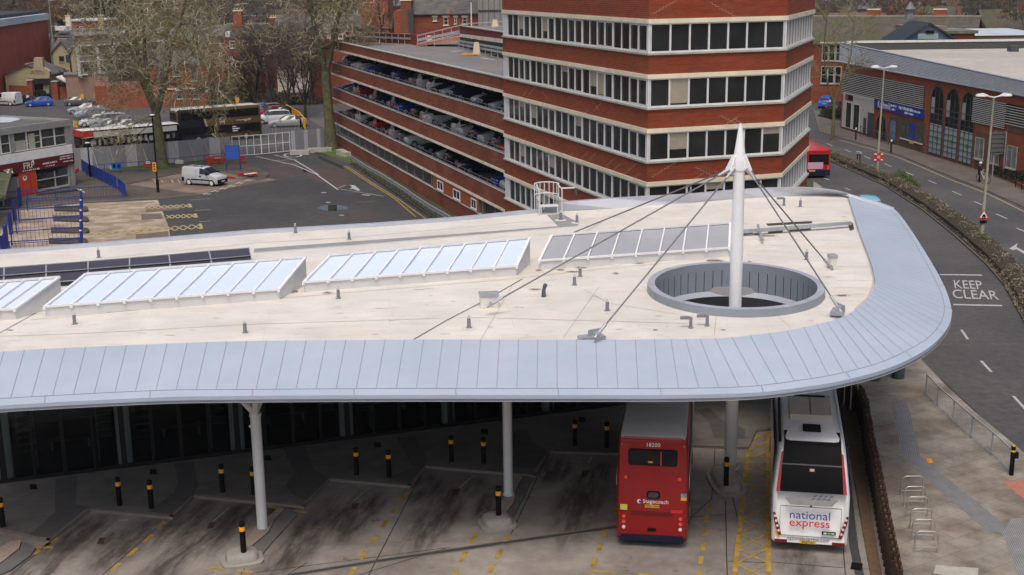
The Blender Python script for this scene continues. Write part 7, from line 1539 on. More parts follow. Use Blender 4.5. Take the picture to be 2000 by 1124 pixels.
for x in(-.52,.52):
    mb=MB();pts=[Vector((x+.33*math.cos(2*math.pi*k/20),0,.34+.33*math.sin(2*math.pi*k/20))) for k in range(21)];mb.tube(pts,.022,TR,6,cap=False)
    for k in range(6): a=math.pi*k/6;mb.bar((x-.32*math.cos(a),0,.34-.32*math.sin(a)),(x+.32*math.cos(a),0,.34+.32*math.sin(a)),.008,.008,STEEL)
    mb.build('wheel',bk)
mb=MB()
for a,b in[((-.52,0,.34),(-.1,0,.34)),((-.1,0,.34),(-.22,0,.85)),((-.22,0,.82),(.38,0,.85)),((-.1,0,.34),(.38,0,.82)),((-.52,0,.34),(-.2,0,.78)),((.52,0,.34),(.36,0,.95))]: mb.tube([a,b],.022,WHITE,6)
mb.build('frame',bk);mb=MB();mb.tube([(.36,-.25,1.0),(.34,0,.98),(.36,.25,1.0)],.018,BLACK,6);mb.build('handlebar',bk);mb=MB();mb.box((-.23,0,.9),(.26,.12,.06),BLACK);mb.build('saddle',bk)
place(bk,P(1920,357,.12),1.9,1.15)
# beer garden person-sized planters etc. are below the resolution of the photo
# ================================================================ TOWN BEHIND THE OLD YARD
def bm(name,ang,c=BRK,c2=BRK2,mo=MOR,s=.7,p=.18): return brick(name,ang,c,c2,mo,s,p)
# big blank red brick wall at the far left
W=Wall(P(-150,215)+Vector((0,0,0)),P(104,152));W=Wall((-80.0,157.0),(-95.2,268.0));o=thing('blank_brick_building','huge blank red brick building with a pale metal eaves strip at the far left','building',tuple(W.pt(80,0,-10)))
za=V(0,52,W.a,W.b).z;zb=V(0,38,W.a,W.b).z
mb=MB();W.box(mb,0,W.L,0,za,-14,0,bm('blank_brick',W.ang,(.45,.09,.055),(.37,.07,.045)));mb.build('wall',o)
mb=MB();W.box(mb,-.5,W.L+.3,za,zb,-14,.4,mat('pale_metal_eaves',(.5,.56,.6),.45,.12,.5,streak=(.3,.3,.3)));mb.build('eaves_strip',o)
mb=MB();W.box(mb,0,W.L,zb,zb+.6,-13,-.8,mat('dark_roof_plant',(.04,.04,.045),.8,.3,.5));mb.build('roof',o)
# generic houses facing the camera, placed by distance
def row(name,label,cat,x0,x1,ye,yr,Y,yb=None,depth=9,wm=None,rm=SLATE,dY=0,gable=None,zb=0,group=None):
    a=AY(x0,ye,Y);b=AY(x1,ye,Y+dY);ze=(a.z+b.z)/2;r_=AY((x0+x1)/2,yr,Y+dY/2+depth/2).z
    o,W,rf=hall(name,label,cat,(a.x,a.y),(b.x,b.y),zb,ze,depth,max(r_,ze+.6),wm,rm,gable=gable)
    if group: o['group']=group
    return o,W,rf,ze
def wins(o,W,lst,nx=2,nz=2,fm=None,head=None,fw=.12):
    for x0,y0,x1,y1 in lst:
        s0,s1,z0,z1=W.rect(x0,y0,x1,y1);W.window(o,s0,s1,z0,z1,fm or FRAME,GLB,nx,nz,fw,o=.0,sill=SILL if not head else head)
        if head: mb=MB();W.box(mb,s0-.15,s1+.15,z1,z1+.22,0,.1,head);mb.build('lintel',o)
YB=mat('yellow_render',(.42,.36,.22),.8,.12,1);TB=bm('town_brick',0,(.30,.065,.035),(.22,.045,.028));TBO=bm('town_brick_orange',0,(.36,.1,.045),(.27,.07,.035))
# pub with crow-stepped gable
o,W,rf,ze=row('yellow_gabled_house','yellow rendered wing with a dark roof behind the steep yellow gables','pub',103,133,100,78,246,depth=8,wm=YB,rm=SLATE)
def gable(name,label,x0,x1,ye,xr,yr,Y,depth,wm,rm,yb,cat='house'):
    a=AY(x0,ye,Y);b=AY(x1,ye,Y);r_=AY(xr,yr,Y);o=thing(name,label,cat,((a.x+b.x)/2,Y+depth/2,0));mb=MB();f=[(a.x,Y,0),(b.x,Y,0),(b.x,Y,b.z),(r_.x,Y,r_.z),(a.x,Y,a.z)];g_=[(p[0],Y+depth,p[2]) for p in f]
    mb.add(f+g_,[[0,1,2,3,4],[9,8,7,6,5],[0,4,9,5],[1,6,7,2]],wm);mb.build('wall',o);mb=MB()
    for e,s in((a,-1),(b,1)): mb.add([(e.x+s*.4,Y-.3,e.z-.2),(r_.x,Y-.3,r_.z+.05),(r_.x,Y+depth,r_.z+.05),(e.x+s*.4,Y+depth,e.z-.2),(e.x+s*.4,Y-.3,e.z+.1),(r_.x,Y-.3,r_.z+.35),(r_.x,Y+depth,r_.z+.35),(e.x+s*.4,Y+depth,e.z+.1)],[(0,1,2,3),(4,5,6,7),(0,1,5,4),(0,3,7,4)],rm)
    mb.build('roof',o);return o,Wall((a.x,Y),(b.x,Y))
o,W=gable('yellow_gabled_house','yellow gable end with a teal window, left one of the pair of steep gables',103,134,103,119,84,240,12,YB,SLATE,130);wins(o,W,[(115,110,126,121)],1,1,mat('teal_frame',(.03,.08,.07),.5,.1,1));mb=MB();s0,s1,z0,z1=W.rect(128,108,136,122);W.box(mb,s0,s1,z0,z1,0,.05,mat('blue_door',(.03,.05,.12),.5,.1,1));mb.build('door',o)
o,W=gable('yellow_gabled_house','right one of the pair of steep yellow gables, partly behind the pink building',138,168,107,153,80,238,12,YB,SLATE,130);wins(o,W,[(149,108,156,121)],1,1,mat('teal_frame',(0,0,0)))
o,W=gable('yellow_gabled_house','taller yellow gable peeping up behind the pair of steep gables',128,148,90,137,73,250,12,YB,SLATE,130)
# the small pub front with the stepped parapet
Y=226;a=AY(58,187,Y);b=AY(97,187,Y);o=thing('stepped_gable_pub','small yellow pub front with a stepped parapet and dark entrance','pub',((a.x+b.x)/2,Y+4,0));W=Wall((a.x,Y),(b.x,Y))
pts=[(58,200),(97,200),(97,140),(92,136),(84,132),(82,113),(66,113),(66,132),(58,140)];mb=MB();f=[AY(x,y,Y) for x,y in pts];f[0].z=f[1].z=0;n=len(f);mb.add(f+[p+Vector((0,1,0)) for p in f],[list(range(n))]+[[i,(i+1)%n,n+(i+1)%n,n+i] for i in range(n)],YB);mb.build('wall',o)
mb=MB();s0,s1,z0,z1=W.rect(57,154,98,164);W.box(mb,s0,s1,z0,z1,.0,.5,mat('pub_dark_fascia',(.02,.015,.02),.6,.1,1));s0,s1,z0,z1=W.rect(67,164,85,180);W.box(mb,s0,s1,0,z1,0,.08,BLACK);mb.build('entrance',o)
text('VAULTS',.75,mat('faded_letter',(.2,.16,.12),.8,.1,1),W.pt(W.L*.48,AY(75,143,Y).z,.05),W.d,(0,0,1),o)
scrawl(W,W.L*.22,W.L*.74,AY(75,139,Y).z,.35,mat('faded_letter',(0,0,0)),o,.03,9)
oo,W2,rf,ze=row('pub_side_wing','yellow side wing of the pub with a slate roof running back to the right','pub',98,131,142,121,227,depth=8,wm=YB,rm=SLATE,dY=9);wins(oo,W2,[(115,138,118,146),(124,134,127,143)],1,1,mat('teal_frame',(0,0,0)))
o=thing('garden_wall','orange brick garden wall with piers in front of the pub','wall',tuple(P(110,192)));mb=MB();wb=TBO
for x0,x1,y in((20,58,187),(120,142,190)): a,b=P(x0,y),P(x1,y+1);mb.bar(a+dn*.9,b+dn*.9,.3,1.8,wb)
mb.build('wall',o)
for x,y in((62,192),(111,195)): p=P(x,y);mb=MB();mb.box(p+dn*1.5,(.9,.9,3.0),TB);mb.box(p+dn*3.08,(1.1,1.1,.16),SILL);mb.build('pier',o)
leafmass('pub_hedge','row of clipped dark bushes between the brick piers at the pub entrance','shrub',[P(70,191),P(96,192)],.8,1.5,1500,mat('dark_shrub',(0,0,0)),.2,0)
leafmass('pub_shrub','dark green bush over the brick wall right of the pub entrance','shrub',[P(112,186),P(130,186)],1.2,2.4,1500,mat('dark_shrub',(0,0,0)),.25,0)
o=thing('lean_to','small lean-to with a white roof between the pub and the pinkish wall','building',tuple(P(118,178)));mb=MB();q=[AY(109,150,222),AY(121,147,224),AY(131,158,221),AY(128,160,219)];mb.add(q+[p-dn*.2 for p in q],[(0,1,2,3),(0,1,5,4),(1,2,6,5),(2,3,7,6),(3,0,4,7)],OFFW);mb.build('roof',o);mb=MB();mb.box(P(119,178)+dn*1.3+Vector((0,2,0)),(2.4,3,2.6),mat('dark_brick_leanto',(.1,.045,.03),.8,.1,1));mb.build('wall',o)
# pinkish concrete building with white frame windows
PINK=mat('pinkish_panel',(.33,.235,.2),.8,.12,.6,c2=(.29,.21,.185),bs=.4);Y=216;a=AY(153,147,Y);b=AY(330,133,Y+16);W=Wall((a.x,Y),(b.x,Y+16));o=thing('pink_concrete_building','pinkish concrete office building with two rows of white framed windows behind the big left tree','office building',tuple(W.pt(15,0,-5)))
zt=W.px(154,72)[1];zb_=W.px(156,147)[1];mb=MB();sk=Vector((W.a.x,W.a.y,0)).normalized()*12;mb.obx(W.pt(0,zb_-.3,0),W.d*W.L,sk,Vector((0,0,zt-zb_+.3)),PINK);W.box(mb,8,W.L,0,zb_-.3,-8,-.6,mat('undercroft',(.06,.05,.045),.9,.2,1));mb.build('wall',o)
mb=MB();mb.obx(W.pt(-.3,zt,.3),W.d*(W.L+.6),sk*1.03,Vector((0,0,.25)),mat('roof_edge_grey',(.22,.2,.18),.8,.15,1));mb.build('roof',o)
r0=[W.px(155,y)[1] for y in(93,107,124,141)];wst=[W.px(x,100)[0] for x in(158,186,189,217,221,250,254,282,286,315)]
for k in range(0,10,2):
    for zt_,zb2 in((r0[0],r0[1]),(r0[2],r0[3])): W.window(o,wst[k],wst[k+1],zb2,zt_,mat('brown_window_frame',(.09,.06,.05),.6,.1,2),mat('brown_window',(.04,.03,.026),.3,.5,.7),3,2,.1,o=.02,bar_=.07)
mb=MB()
for z in(r0[0]+.25,r0[1]-.25,r0[2]+.25,r0[3]-.5): W.box(mb,0,W.L,z-.1,z+.1,.0,.2,WHITE)
for s in [0]+[(wst[k]+wst[k+1])/2 for k in(1,3,5,7)]+[wst[9]+.5]: W.box(mb,s,s+.42,r0[3]-.7,r0[0]+.4,.0,.22,WHITE)
mb.build('white_frame',o)
Y2=209;a=P(132,196);b=P(205,196);W=Wall((a.x,a.y),(b.x,b.y+3));o=thing('pinkish_wall','tall pinkish brown rendered wall below the white framed building','wall',tuple(W.pt(4,0)));mb=MB();z=W.px(133,148)[1];sk=Vector((W.a.x,W.a.y,0)).normalized()*6;mb.obx(W.pt(0,0,0),W.d*W.L,sk,Vector((0,0,z)),mat('pink_brown_render',(.32,.2,.15),.85,.15,.7));mb.build('wall',o);mb=MB();mb.obx(W.pt(-.2,z,.15),W.d*(W.L+.2),sk,Vector((0,0,.2)),CONC);mb.build('coping',o)
# orange-red brick building behind the big left tree
Y=200;a=AY(190,228,Y);b=AY(414,228,Y+5);W=Wall((a.x,Y),(b.x,Y+5));z=W.px(400,124)[1];o=thing('orange_brick_building','orange-red brick building with cream window heads seen through the big left tree','building',tuple(W.pt(10,0,-5)));mb=MB();sA=W.px(290,200)[0];W.box(mb,sA,W.L,0,z,-10,0,TBO);W.box(mb,0,sA,0,z*.55,-8,.2,TBO);mb.build('wall',o);mb=MB();mb.add([W.pt(sA-.4,z,.4),W.pt(W.L+.4,z,.4),W.pt(W.L+.4,z+1.9,-5),W.pt(sA-.4,z+1.9,-5)],[[0,1,2,3]],SLATE);mb.build('roof',o)
wins(o,W,[(338,129,351,149),(371,128,385,158),(377,178,389,193),(344,178,357,193),(308,130,320,150)],1,2,mat('blue_grey_frame',(.12,.2,.22),.5,.1,1),CREAM,.14)
mb=MB();s0=W.px(330,215)[0];W.box(mb,s0,W.L,2.6,2.85,.0,.15,OFFW);mb.build('string_course',o)
# red house with white windows, middle left
Y=232;o,W,rf,ze=row('red_brick_house','red brick house with white arched windows and a grey roof between the two big trees','house',438,521,73,49,Y,wm=TB,rm=MOSSR,depth=9)
wins(o,W,[(448,80,460,95),(473,80,485,95),(498,79,516,94),(450,110,456,124),(474,109,486,124),(500,105,517,126)],2,2,FRAME,None,.13)
s=W.px(455,60)[0];chimney(rf,W,s-.5,-3,ze,4.5,TB,1.6,3);s=W.px(522,60)[0];chimney(rf,W,s,-3,ze,3.2,TB,1.2,3);mb=MB();s0,s1,z0,z1=W.rect(440,62,450,73);W.box(mb,s0,s1,z0-.2,z1,-1.5,.2,WHITE);mb.build('dormer',rf)
mb=MB();s0=W.px(467,80)[0];mb.bar(W.pt(s0,W.px(467,78)[1],.1),W.pt(s0,W.px(468,102)[1],.1),.12,.12,CREAM);mb.build('downpipe',o)
o,W=gable('brown_outbuilding','low brown brick outbuilding with a pitched roof below the red house',440,500,140,464,125,222,8,bm('brown_brick',0,(.12,.055,.04),(.1,.045,.03)),MOSSR,150)
o,W,rf,ze=row('terraced_house','dark grey roofed terrace just right of the red house','house',524,560,72,48,236,wm=TB,rm=SLATE)
Yp=226;a=AY(540,125,Yp);b=AY(618,125,Yp);W=Wall((a.x,Yp),(b.x,Yp));o=thing('cream_building','cream rendered building with small windows seen through the second tree','building',(a.x+3,Yp+4,0));z=W.px(560,58)[1];mb=MB();W.box(mb,0,W.L,0,z,-9,0,mat('cream_render',(.55,.49,.42),.8,.15,.8));mb.build('wall',o);mb=MB();mb.add([W.pt(-.3,z,.3),W.pt(W.L+.3,z,.3),W.pt(W.L+.3,z+2.4,-4.5),W.pt(-.3,z+2.4,-4.5)],[[0,1,2,3]],SLATE);mb.build('roof',o);wins(o,W,[(542,92,550,100),(560,70,566,80),(580,70,587,80),(600,72,606,82),(565,100,571,110)],1,2)
leafmass('bare_thicket','brown thicket of bare shrubs between the red house and the orange brick building','shrub',[P(412,206),P(450,202),P(500,196)],4,4.5,5000,mat('thicket_twig',(.11,.08,.055),.95,.3,1),.3,0,m2=mat('thicket_olive',(.12,.105,.05),.95,.3,1))
leafmass('bare_thicket','low brown hedge along the curving road beyond the yellow fence','shrub',[P(520,203),P(575,206),P(625,200)],2.5,2.6,3000,mat('thicket_twig',(0,0,0)),.25,0,m2=mat('thicket_olive',(0,0,0)))
row('grey_roofed_terrace','terrace with a long grey roof glimpsed between the left tree and the red house','house',330,446,72,52,250,wm=bm('brown_brick',0),rm=SLATE,depth=12)
# buildings right of second tree
Y=205;o,W,rf,ze=row('brick_terrace','brick terrace with a long slate roof directly behind the parking deck','house',600,762,56,31,Y,wm=TB,rm=SLATE,depth=9)
wins(o,W,[(604,60,612,75),(624,60,630,75),(638,60,646,75),(660,68,670,76),(682,67,692,76),(704,67,714,76)],2,1,FRAME,CREAM,.13)
s0=W.px(728,50)[0];mb=MB();W.box(mb,W.L-4.5,W.L-.2,0,ze+5.2,-9.3,.15,TBO);mb.build('party_wall',o)
o,W,rf,ze=row('flat_brick_building','red brick building with a grey felt roof behind the slate-roofed terrace','building',700,782,13,6,238,wm=TB,rm=mat('green_grey_felt',(.15,.16,.14),.9,.15,.4),depth=14);wins(o,W,[(711,18,714,27),(719,18,722,27),(725,18,728,27)],1,1)
o=thing('flat_brick_building','flat roofed red brick building on the far left horizon behind the yellow gables','building',(0,0,0));a=AY(128,58,285);b=AY(205,58,285);W=Wall((a.x,285),(b.x,285));place(o,(a.x,285,0));mb=MB();z=W.px(150,42)[1];W.box(mb,0,W.L,0,z,-14,0,TB);W.box(mb,-.2,W.L+.2,z,z+.3,-14,.3,OFFW);mb.build('wall',o);wins(o,W,[(155,52,165,56)],2,1)
o,W,rf,ze=row('dark_roofed_house','row of houses with dark slate roofs between the yellow gables and the flat red building','house',106,215,72,58,262,wm=TB,rm=SLATE,depth=12)
for x in(113,178): s=W.px(x,60)[0];chimney(rf,W,s,-5,ze+1,3.0,mat('cream_chimney',(.5,.38,.2),.8,.1,1) if x==178 else CREAM,1.0,1)
mb=MB();s0,s1,z0,z1=W.rect(107,54,130,60);W.box(mb,s0,s1,z0,z1+.2,-2,0,WHITE);mb.build('dormer',rf)
# big brick house with slate roof, right of centre
Y=176;o,W,rf,ze=row('large_brick_house','large red brick house with broad slate roof behind the car park ramp','house',806,934,27,-16,Y,wm=TB,rm=SLATE,depth=12)
wins(o,W,[(846,34,853,41),(866,34,876,49),(887,34,893,47),(903,34,913,47)],1,2,SILL,CREAM,.12)
mb=MB();s0=W.px(770,50)[0];s1=W.px(806,50)[0];a=W.px(788,2)[1];W.box(mb,s0,s1,0,W.px(790,22)[1],-9,.4,TBO);W.box(mb,W.px(783,10)[0],W.px(803,10)[0],0,a,-5,.6,bm('side_brick',0,(.24,.09,.045),(.2,.07,.035)));W.box(mb,W.px(783,10)[0]-.1,W.px(803,10)[0]+.1,a,a+.3,-5.1,.7,CREAM);mb.build('side_wing',o)
mb=MB();s0=W.px(803,20)[0];mb.bar(W.pt(s0,0,.7),W.pt(s0,W.px(803,18)[1],.7),.7,.7,DSTEEL);mb.build('flue',o);s=W.px(888,0)[0];chimney(rf,W,s,-6,ze+3,4,TB,1.6,0);mb=MB();s0=W.px(881,20)[0];mb.bar(W.pt(s0,0,.1),W.pt(s0,W.px(881,18)[1],.1),.16,.16,REDP);mb.build('downpipe',o)
Y=170;a=AY(934,42,Y);b=AY(985,42,Y);W=Wall((a.x,Y),(b.x,Y));o=thing('grey_clad_building','tall building clad in vertical grey panels behind the office block','building',(a.x+2,Y+5,0));mb=MB();W.box(mb,0,W.L+4,0,23,-12,0,mat('grey_panels',(.27,.27,.25),.7,.2,1.2,streak=(2.5,2.5,.12)));mb.build('wall',o)
mb=MB();z=W.px(950,21)[1];W.box(mb,0,W.L+4,z-.1,z+.1,0,.1,DSTEEL)
for k in range(6): W.box(mb,k*.75+.6,k*.75+.66,0,23,0,.06,DSTEEL)
mb.build('panel_joints',o)
b0=P(920,47,3);o=thing('thin_pole','thin white pole standing in front of the large slate-roofed brick house','pole',(AY(920,47,150).x,150,0));mb=MB();mb.tube([(AY(920,47,150).x,150,0),(AY(920,5,150).x,150,AY(920,5,150).z)],.07,WHITE,8);mb.build('pole',o)
# street lamps beyond
for k,(x,y,yt,l_) in enumerate([(445,192,118,'in front of the red house between the two trees'),(95,60,0,'on the far left skyline'),(503,140,90,'below the red house')]):
    p=P(x,y) if y>100 else AY(x,y,300);yy=p.y;t=AY(x,yt,yy);p=Vector((t.x,yy,0));o=thing('street_lamp','thin street lamp '+l_,'street lamp',tuple(p),'distant street lamps');mb=MB();mb.tube([p,t],.09,mat('lamp_post_paint',(0,0,0)),8);mb.build('post',o);mb=MB();mb.box(t+Vector((.6,0,0)),(1.3,.3,.15),WHITE);mb.build('lantern',o)
# ---------------------------------------------------------------- far town, woods and hills
rf_=random.Random(99)
FARM=[mat('far_red',(.2,.07,.05),.9,.25,.3),mat('far_brick',(.26,.1,.06),.9,.25,.3),mat('far_cream',(.45,.4,.34),.9,.15,.3),mat('far_white',(.6,.6,.58),.9,.1,.3),mat('far_brown',(.16,.1,.08),.9,.2,.3)]
FRM=[SLATE,MOSSR,mat('far_tile',(.16,.09,.07),.9,.25,.5),mat('far_grey_roof',(.2,.2,.2),.9,.2,.5)]
def farhouse(wm,rm,w_,d_,h,hr,label):
    o=thing('distant_house','','house');mb=MB();mb.box((0,0,h/2),(w_,d_,h),wm);mb.add([(-w_/2,-d_/2,h),(-w_/2,d_/2,h),(-w_/2,0,hr),(w_/2,-d_/2,h),(w_/2,d_/2,h),(w_/2,0,hr)],[[0,1,2],[3,4,5]],wm);mb.build('wall',o)
    mb=MB();e=.4;mb.add([(-w_/2-e,-d_/2-e,h-.2),(w_/2+e,-d_/2-e,h-.2),(w_/2+e,0,hr+.1),(-w_/2-e,0,hr+.1),(w_/2+e,d_/2+e,h-.2),(-w_/2-e,d_/2+e,h-.2)],[[0,1,2,3],[3,2,4,5]],rm);rf=mb.build('roof',o);mb=MB();mb.box((w_*.4,0,hr+.6),(1,.8,1.8),FARM[1]);mb.build('chimney',rf)
    mb=MB();n=int(w_/3)
    for k in range(n):
        for z in([1.4,4.2] if h>5 else [1.4]): mb.box((-w_/2+(k+.5)*w_/n,-d_/2-.04,z),(1.3,.08,1.2),FARM[3]);mb.box((-w_/2+(k+.5)*w_/n,-d_/2-.1,z),(1.0,.04,.95),GLB)
    mb.build('windows',o);return o
FH=[]
for i in range(10):
    FH.append(farhouse(FARM[i%5],FRM[(i*3+i//4)%4],rf_.uniform(8,18),rf_.uniform(8,10),rf_.uniform(4.8,6.5),rf_.uniform(8,10),''))
index_children()
first=set()
def puth(i,x,Y,rz):
    i%=10;o=FH[i] if i not in first else copy_tree(FH[i]);first.add(i);z=hz_(x,Y);place(o,(x,Y,z),rz);tag(o,'small distant house with a pitched roof among bare trees beyond the town centre','house','distant houses on the skyline');return o
def hz_(x,Y): # terrain rises far away
    t=max(0,(Y-560)/900);return min(34,34*t*t*(3-2*min(t,1))) if t<1 else 34
cells=[]
n=0
for r_,(Y,cnt) in enumerate([(300,9),(335,10),(375,11),(420,12),(470,13),(530,14),(600,15),(690,15),(800,14)]):
    for k in range(cnt):
        x=(-.44+.88*(k+.5)/cnt)*Y*1.0+rf_.uniform(-8,8);px=1000+x/Y*2480/.97
        if 1090<px<1500: continue
        if Y<330 and (px<1000): continue
        if px<700 and Y<400 and rf_.random()<.5: continue
        if px<560 and rf_.random()<.55: continue
        puth(n*7+rf_.randint(0,9),x,Y+rf_.uniform(-14,14),rf_.choice([0,0,.15,-.2,.35,1.5]));n+=1
# terrain hills
mb=MB();HLM=mat('hillside_wood',(.06,.05,.042),.95,.35,.02,c2=(.085,.075,.05),bs=.006)
nx,ny=60,16
vs=[];
for j in range(ny):
    Y=560+j*75
    for i in range(nx): x=(-1+2*i/(nx-1))*Y*.75;vs.append((x,Y,hz_(x,Y)-.3+(0 if j<2 else 5*math.sin(x*.009+Y*.004)+3*math.sin(x*.021))))
fs=[(j*nx+i,j*nx+i+1,(j+1)*nx+i+1,(j+1)*nx+i) for j in range(ny-1) for i in range(nx-1)]
mb.add(vs,fs,HLM);struct('hills',mb,smooth=80)
# ================================================================ TREES
def grow(seed,h,r0,forks,lean=(0,0),levels=4,first=.35,spread=.75,twn=6,up=.25,twig_r=.02,nlimb=9,sub=5,droop=0.,crown_r=None,gaps=0,twist=.17,fsp=.32,lr=(.38,.62)):
    """returns trunk pieces, branch pieces; every piece = list of points, list of radii"""
    r_=random.Random(seed);trunk=[];br=[];tw=[]
    def seg(p,d,L,ra,rb,n=5,wob=.2,upb=0.):
        pts=[p.copy()];dd=d.normalized()
        for i in range(n):
            dd=(dd+Vector((r_.gauss(0,wob),r_.gauss(0,wob),r_.gauss(0,wob)+upb))).normalized();pts.append(pts[-1]+dd*L/n)
        return pts,[ra+(rb-ra)*i/n for i in range(n+1)],dd
    tp=[Vector((0,0,0)),Vector((lean[0]*.2,lean[1]*.2,h*.12)),Vector((lean[0]*.5,lean[1]*.5,h*first))]
    leaders=[]
    if forks==1:
        for f in(.55,.75,.95): tp.append(Vector((lean[0]*f*1.3+r_.gauss(0,.2),lean[1]*f,h*f)))
        n=len(tp);trunk.append((tp,[r0*1.35,r0]+[r0*(1-.92*(i/(n-1))**1.1) for i in range(2,n)]));leaders=[(tp,[max(.03,r0*(1-.92*(i/(n-1)))) for i in range(n)])]
    else:
        trunk.append((tp,[r0*1.35,r0,r0*.82]))
        for k in range(forks):
            a=2*math.pi*k/forks+r_.uniform(-.4,.4);d=Vector((math.cos(a)*fsp,math.sin(a)*fsp,1));pts,rs,dd=seg(tp[-1]-Vector((0,0,.2)),d,h*(1-first),r0*.6,.05,7,.07,.05);trunk.append((pts,rs));leaders.append((pts,rs))
    def branch(p,d,L,ra,lev):
        pts,rs,dd=seg(p,d,L,ra,ra*.35,5 if lev<2 else 4,twist,up*.35 if lev<2 else -droop)
        (br if lev<2 else tw).append((pts,rs))
        if lev>=levels: return
        m=sub if lev<levels-1 else twn
        for k in range(m):
            t=r_.uniform(.2,1.0);i=min(int(t*(len(pts)-1)),len(pts)-2);q=pts[i].lerp(pts[i+1],t*(len(pts)-1)-i);ax=(pts[i+1]-pts[i]).normalized();v=Vector((r_.gauss(0,1),r_.gauss(0,1),r_.gauss(0,.8)));v=(v-ax*v.dot(ax)).normalized();nd=(ax*r_.uniform(.35,.9)+v*spread+Vector((0,0,up*.4))).normalized()
            branch(q,nd,L*r_.uniform(*lr),max(twig_r,ra*.42),lev+1)
    for pts,rs in leaders:
        for k in range(nlimb):
            t=(k+.6)/nlimb if forks>1 else first+(1-first)*(k+.3)/nlimb
            if forks>1: t=.12+.86*t
            i=min(int(t*(len(pts)-1)),len(pts)-2);q=pts[i].lerp(pts[i+1],t*(len(pts)-1)-i);a=k*2.4+r_.uniform(-.5,.5);hh=(q.z/h);cr_=(crown_r or h*.38);L=cr_*(1.05 if hh<.75 else 1.05-.9*(hh-.75)/.25*.6)*r_.uniform(.75,1.1)
            branch(q,Vector((math.cos(a),math.sin(a),up+r_.uniform(-.1,.35))),L,max(.04,rs[i]*.5),0+1 if levels<4 else 0)
    return trunk,br,tw
def tritube(mb,pts,rs,m):
    L=len(pts);n=3;vs=[];fs=[]
    for i,p in enumerate(pts):
        d=(pts[min(i+1,L-1)]-pts[max(i-1,0)]);d.normalize();a=d.cross(Vector((.3,.2,.9))).normalized();b=d.cross(a)
        for k in range(n): t=2.094*k;vs.append(p+(a*math.cos(t)+b*math.sin(t))*rs[i])
    for i in range(L-1):
        for k in range(n): fs.append((i*n+k,i*n+(k+1)%n,(i+1)*n+(k+1)%n,(i+1)*n+k))
    mb.add(vs,fs,m)
def tree(name,label,loc,m=BARK,tm=TWIG,group=None,pale=None,**k):
    o=thing(name,label,'tree',(0,0,0),group);tr,br,tw=grow(**k);mb=MB()
    for p,r_ in tr: mb.tube(p,r_,m,12)
    mb.build('trunk',o,smooth=60);mb=MB();rr=random.Random(5)
    for p,r_ in br: mb.tube(p,r_,m,5,cap=False)
    for p,r_ in tw: tritube(mb,p,r_,pale if (pale and rr.random()<.25) else tm)
    mb.build('crown',o);place(o,loc);return o
PALET=mat('pale_twig',(.5,.46,.36),.8,.2,2)
TW1=mat('olive_twig',(.235,.205,.1),.9,.3,1.2)
tree('plane_tree','tall bare mossy tree with a wide mass of twigs behind the left hoarding',P(318,328),tm=TW1,pale=PALET,seed=3,h=24,r0=.5,forks=5,levels=4,first=.24,nlimb=7,sub=4,twn=3,spread=.95,up=.0,twig_r=.026,crown_r=6.2,lean=(-.5,0),droop=.1,twist=.3,fsp=.46,lr=(.5,.8))
tree('plane_tree','tall bare forked tree with a mossy trunk on the grass corner beside the parking building',P(648,291),tm=TW1,pale=PALET,seed=8,h=25,r0=.6,forks=3,levels=4,first=.36,nlimb=8,sub=4,twn=3,spread=.9,up=.15,twig_r=.028,crown_r=4.6,lean=(-.6,0),droop=.05,twist=.3,lr=(.5,.78))
# smaller dark fan-shaped street trees
base=tree('street_tree','dark bare fan-crowned tree beside the curving road left of the parking building',P(597,232),m=mat('dark_bark',(.035,.028,.022),.9,.3,3),tm=DTWIG,seed=21,h=9.4,r0=.2,forks=4,levels=3,first=.22,nlimb=7,sub=7,twn=7,spread=.7,up=.5,twig_r=.022,crown_r=4.6,group='dark bare street trees')
index_children()
for x,y,s,l_ in[(563,222,1.0,'dark bare fan-crowned tree by the yellow fence'),(530,208,1.1,'dark bare tree behind the parked cars right of the bronze bus'),(500,205,1.05,'dark bare tree in front of the red house'),(480,198,.8,'small dark bare tree below the red house'),(575,200,1.1,'dark bare tree in front of the cream building'),(610,205,1.0,'dark bare tree on the far side of the curving road')]:
    c=copy_tree(base);place(c,P(x,y),x*1.7,s);tag(c,l_,'tree','dark bare street trees')
tree('bare_tree','bare dark-branched tree behind the top parking deck, before the brick terrace',Vector((AY(755,60,186).x,186,0)),m=mat('dark_bark',(0,0,0)),tm=DTWIG,seed=31,h=17,r0=.25,forks=3,levels=3,first=.5,nlimb=6,sub=6,twn=7,spread=.7,up=.4,twig_r=.02,crown_r=4)
tree('bare_tree','tall thin bare tree in front of the old brick hall beside the office block',Vector((AY(1632,150,150).x,150,0)),m=BARK,tm=TW1,seed=33,h=15,r0=.22,forks=2,levels=3,first=.3,nlimb=8,sub=7,twn=8,spread=.6,up=.4,twig_r=.02,crown_r=3.4)
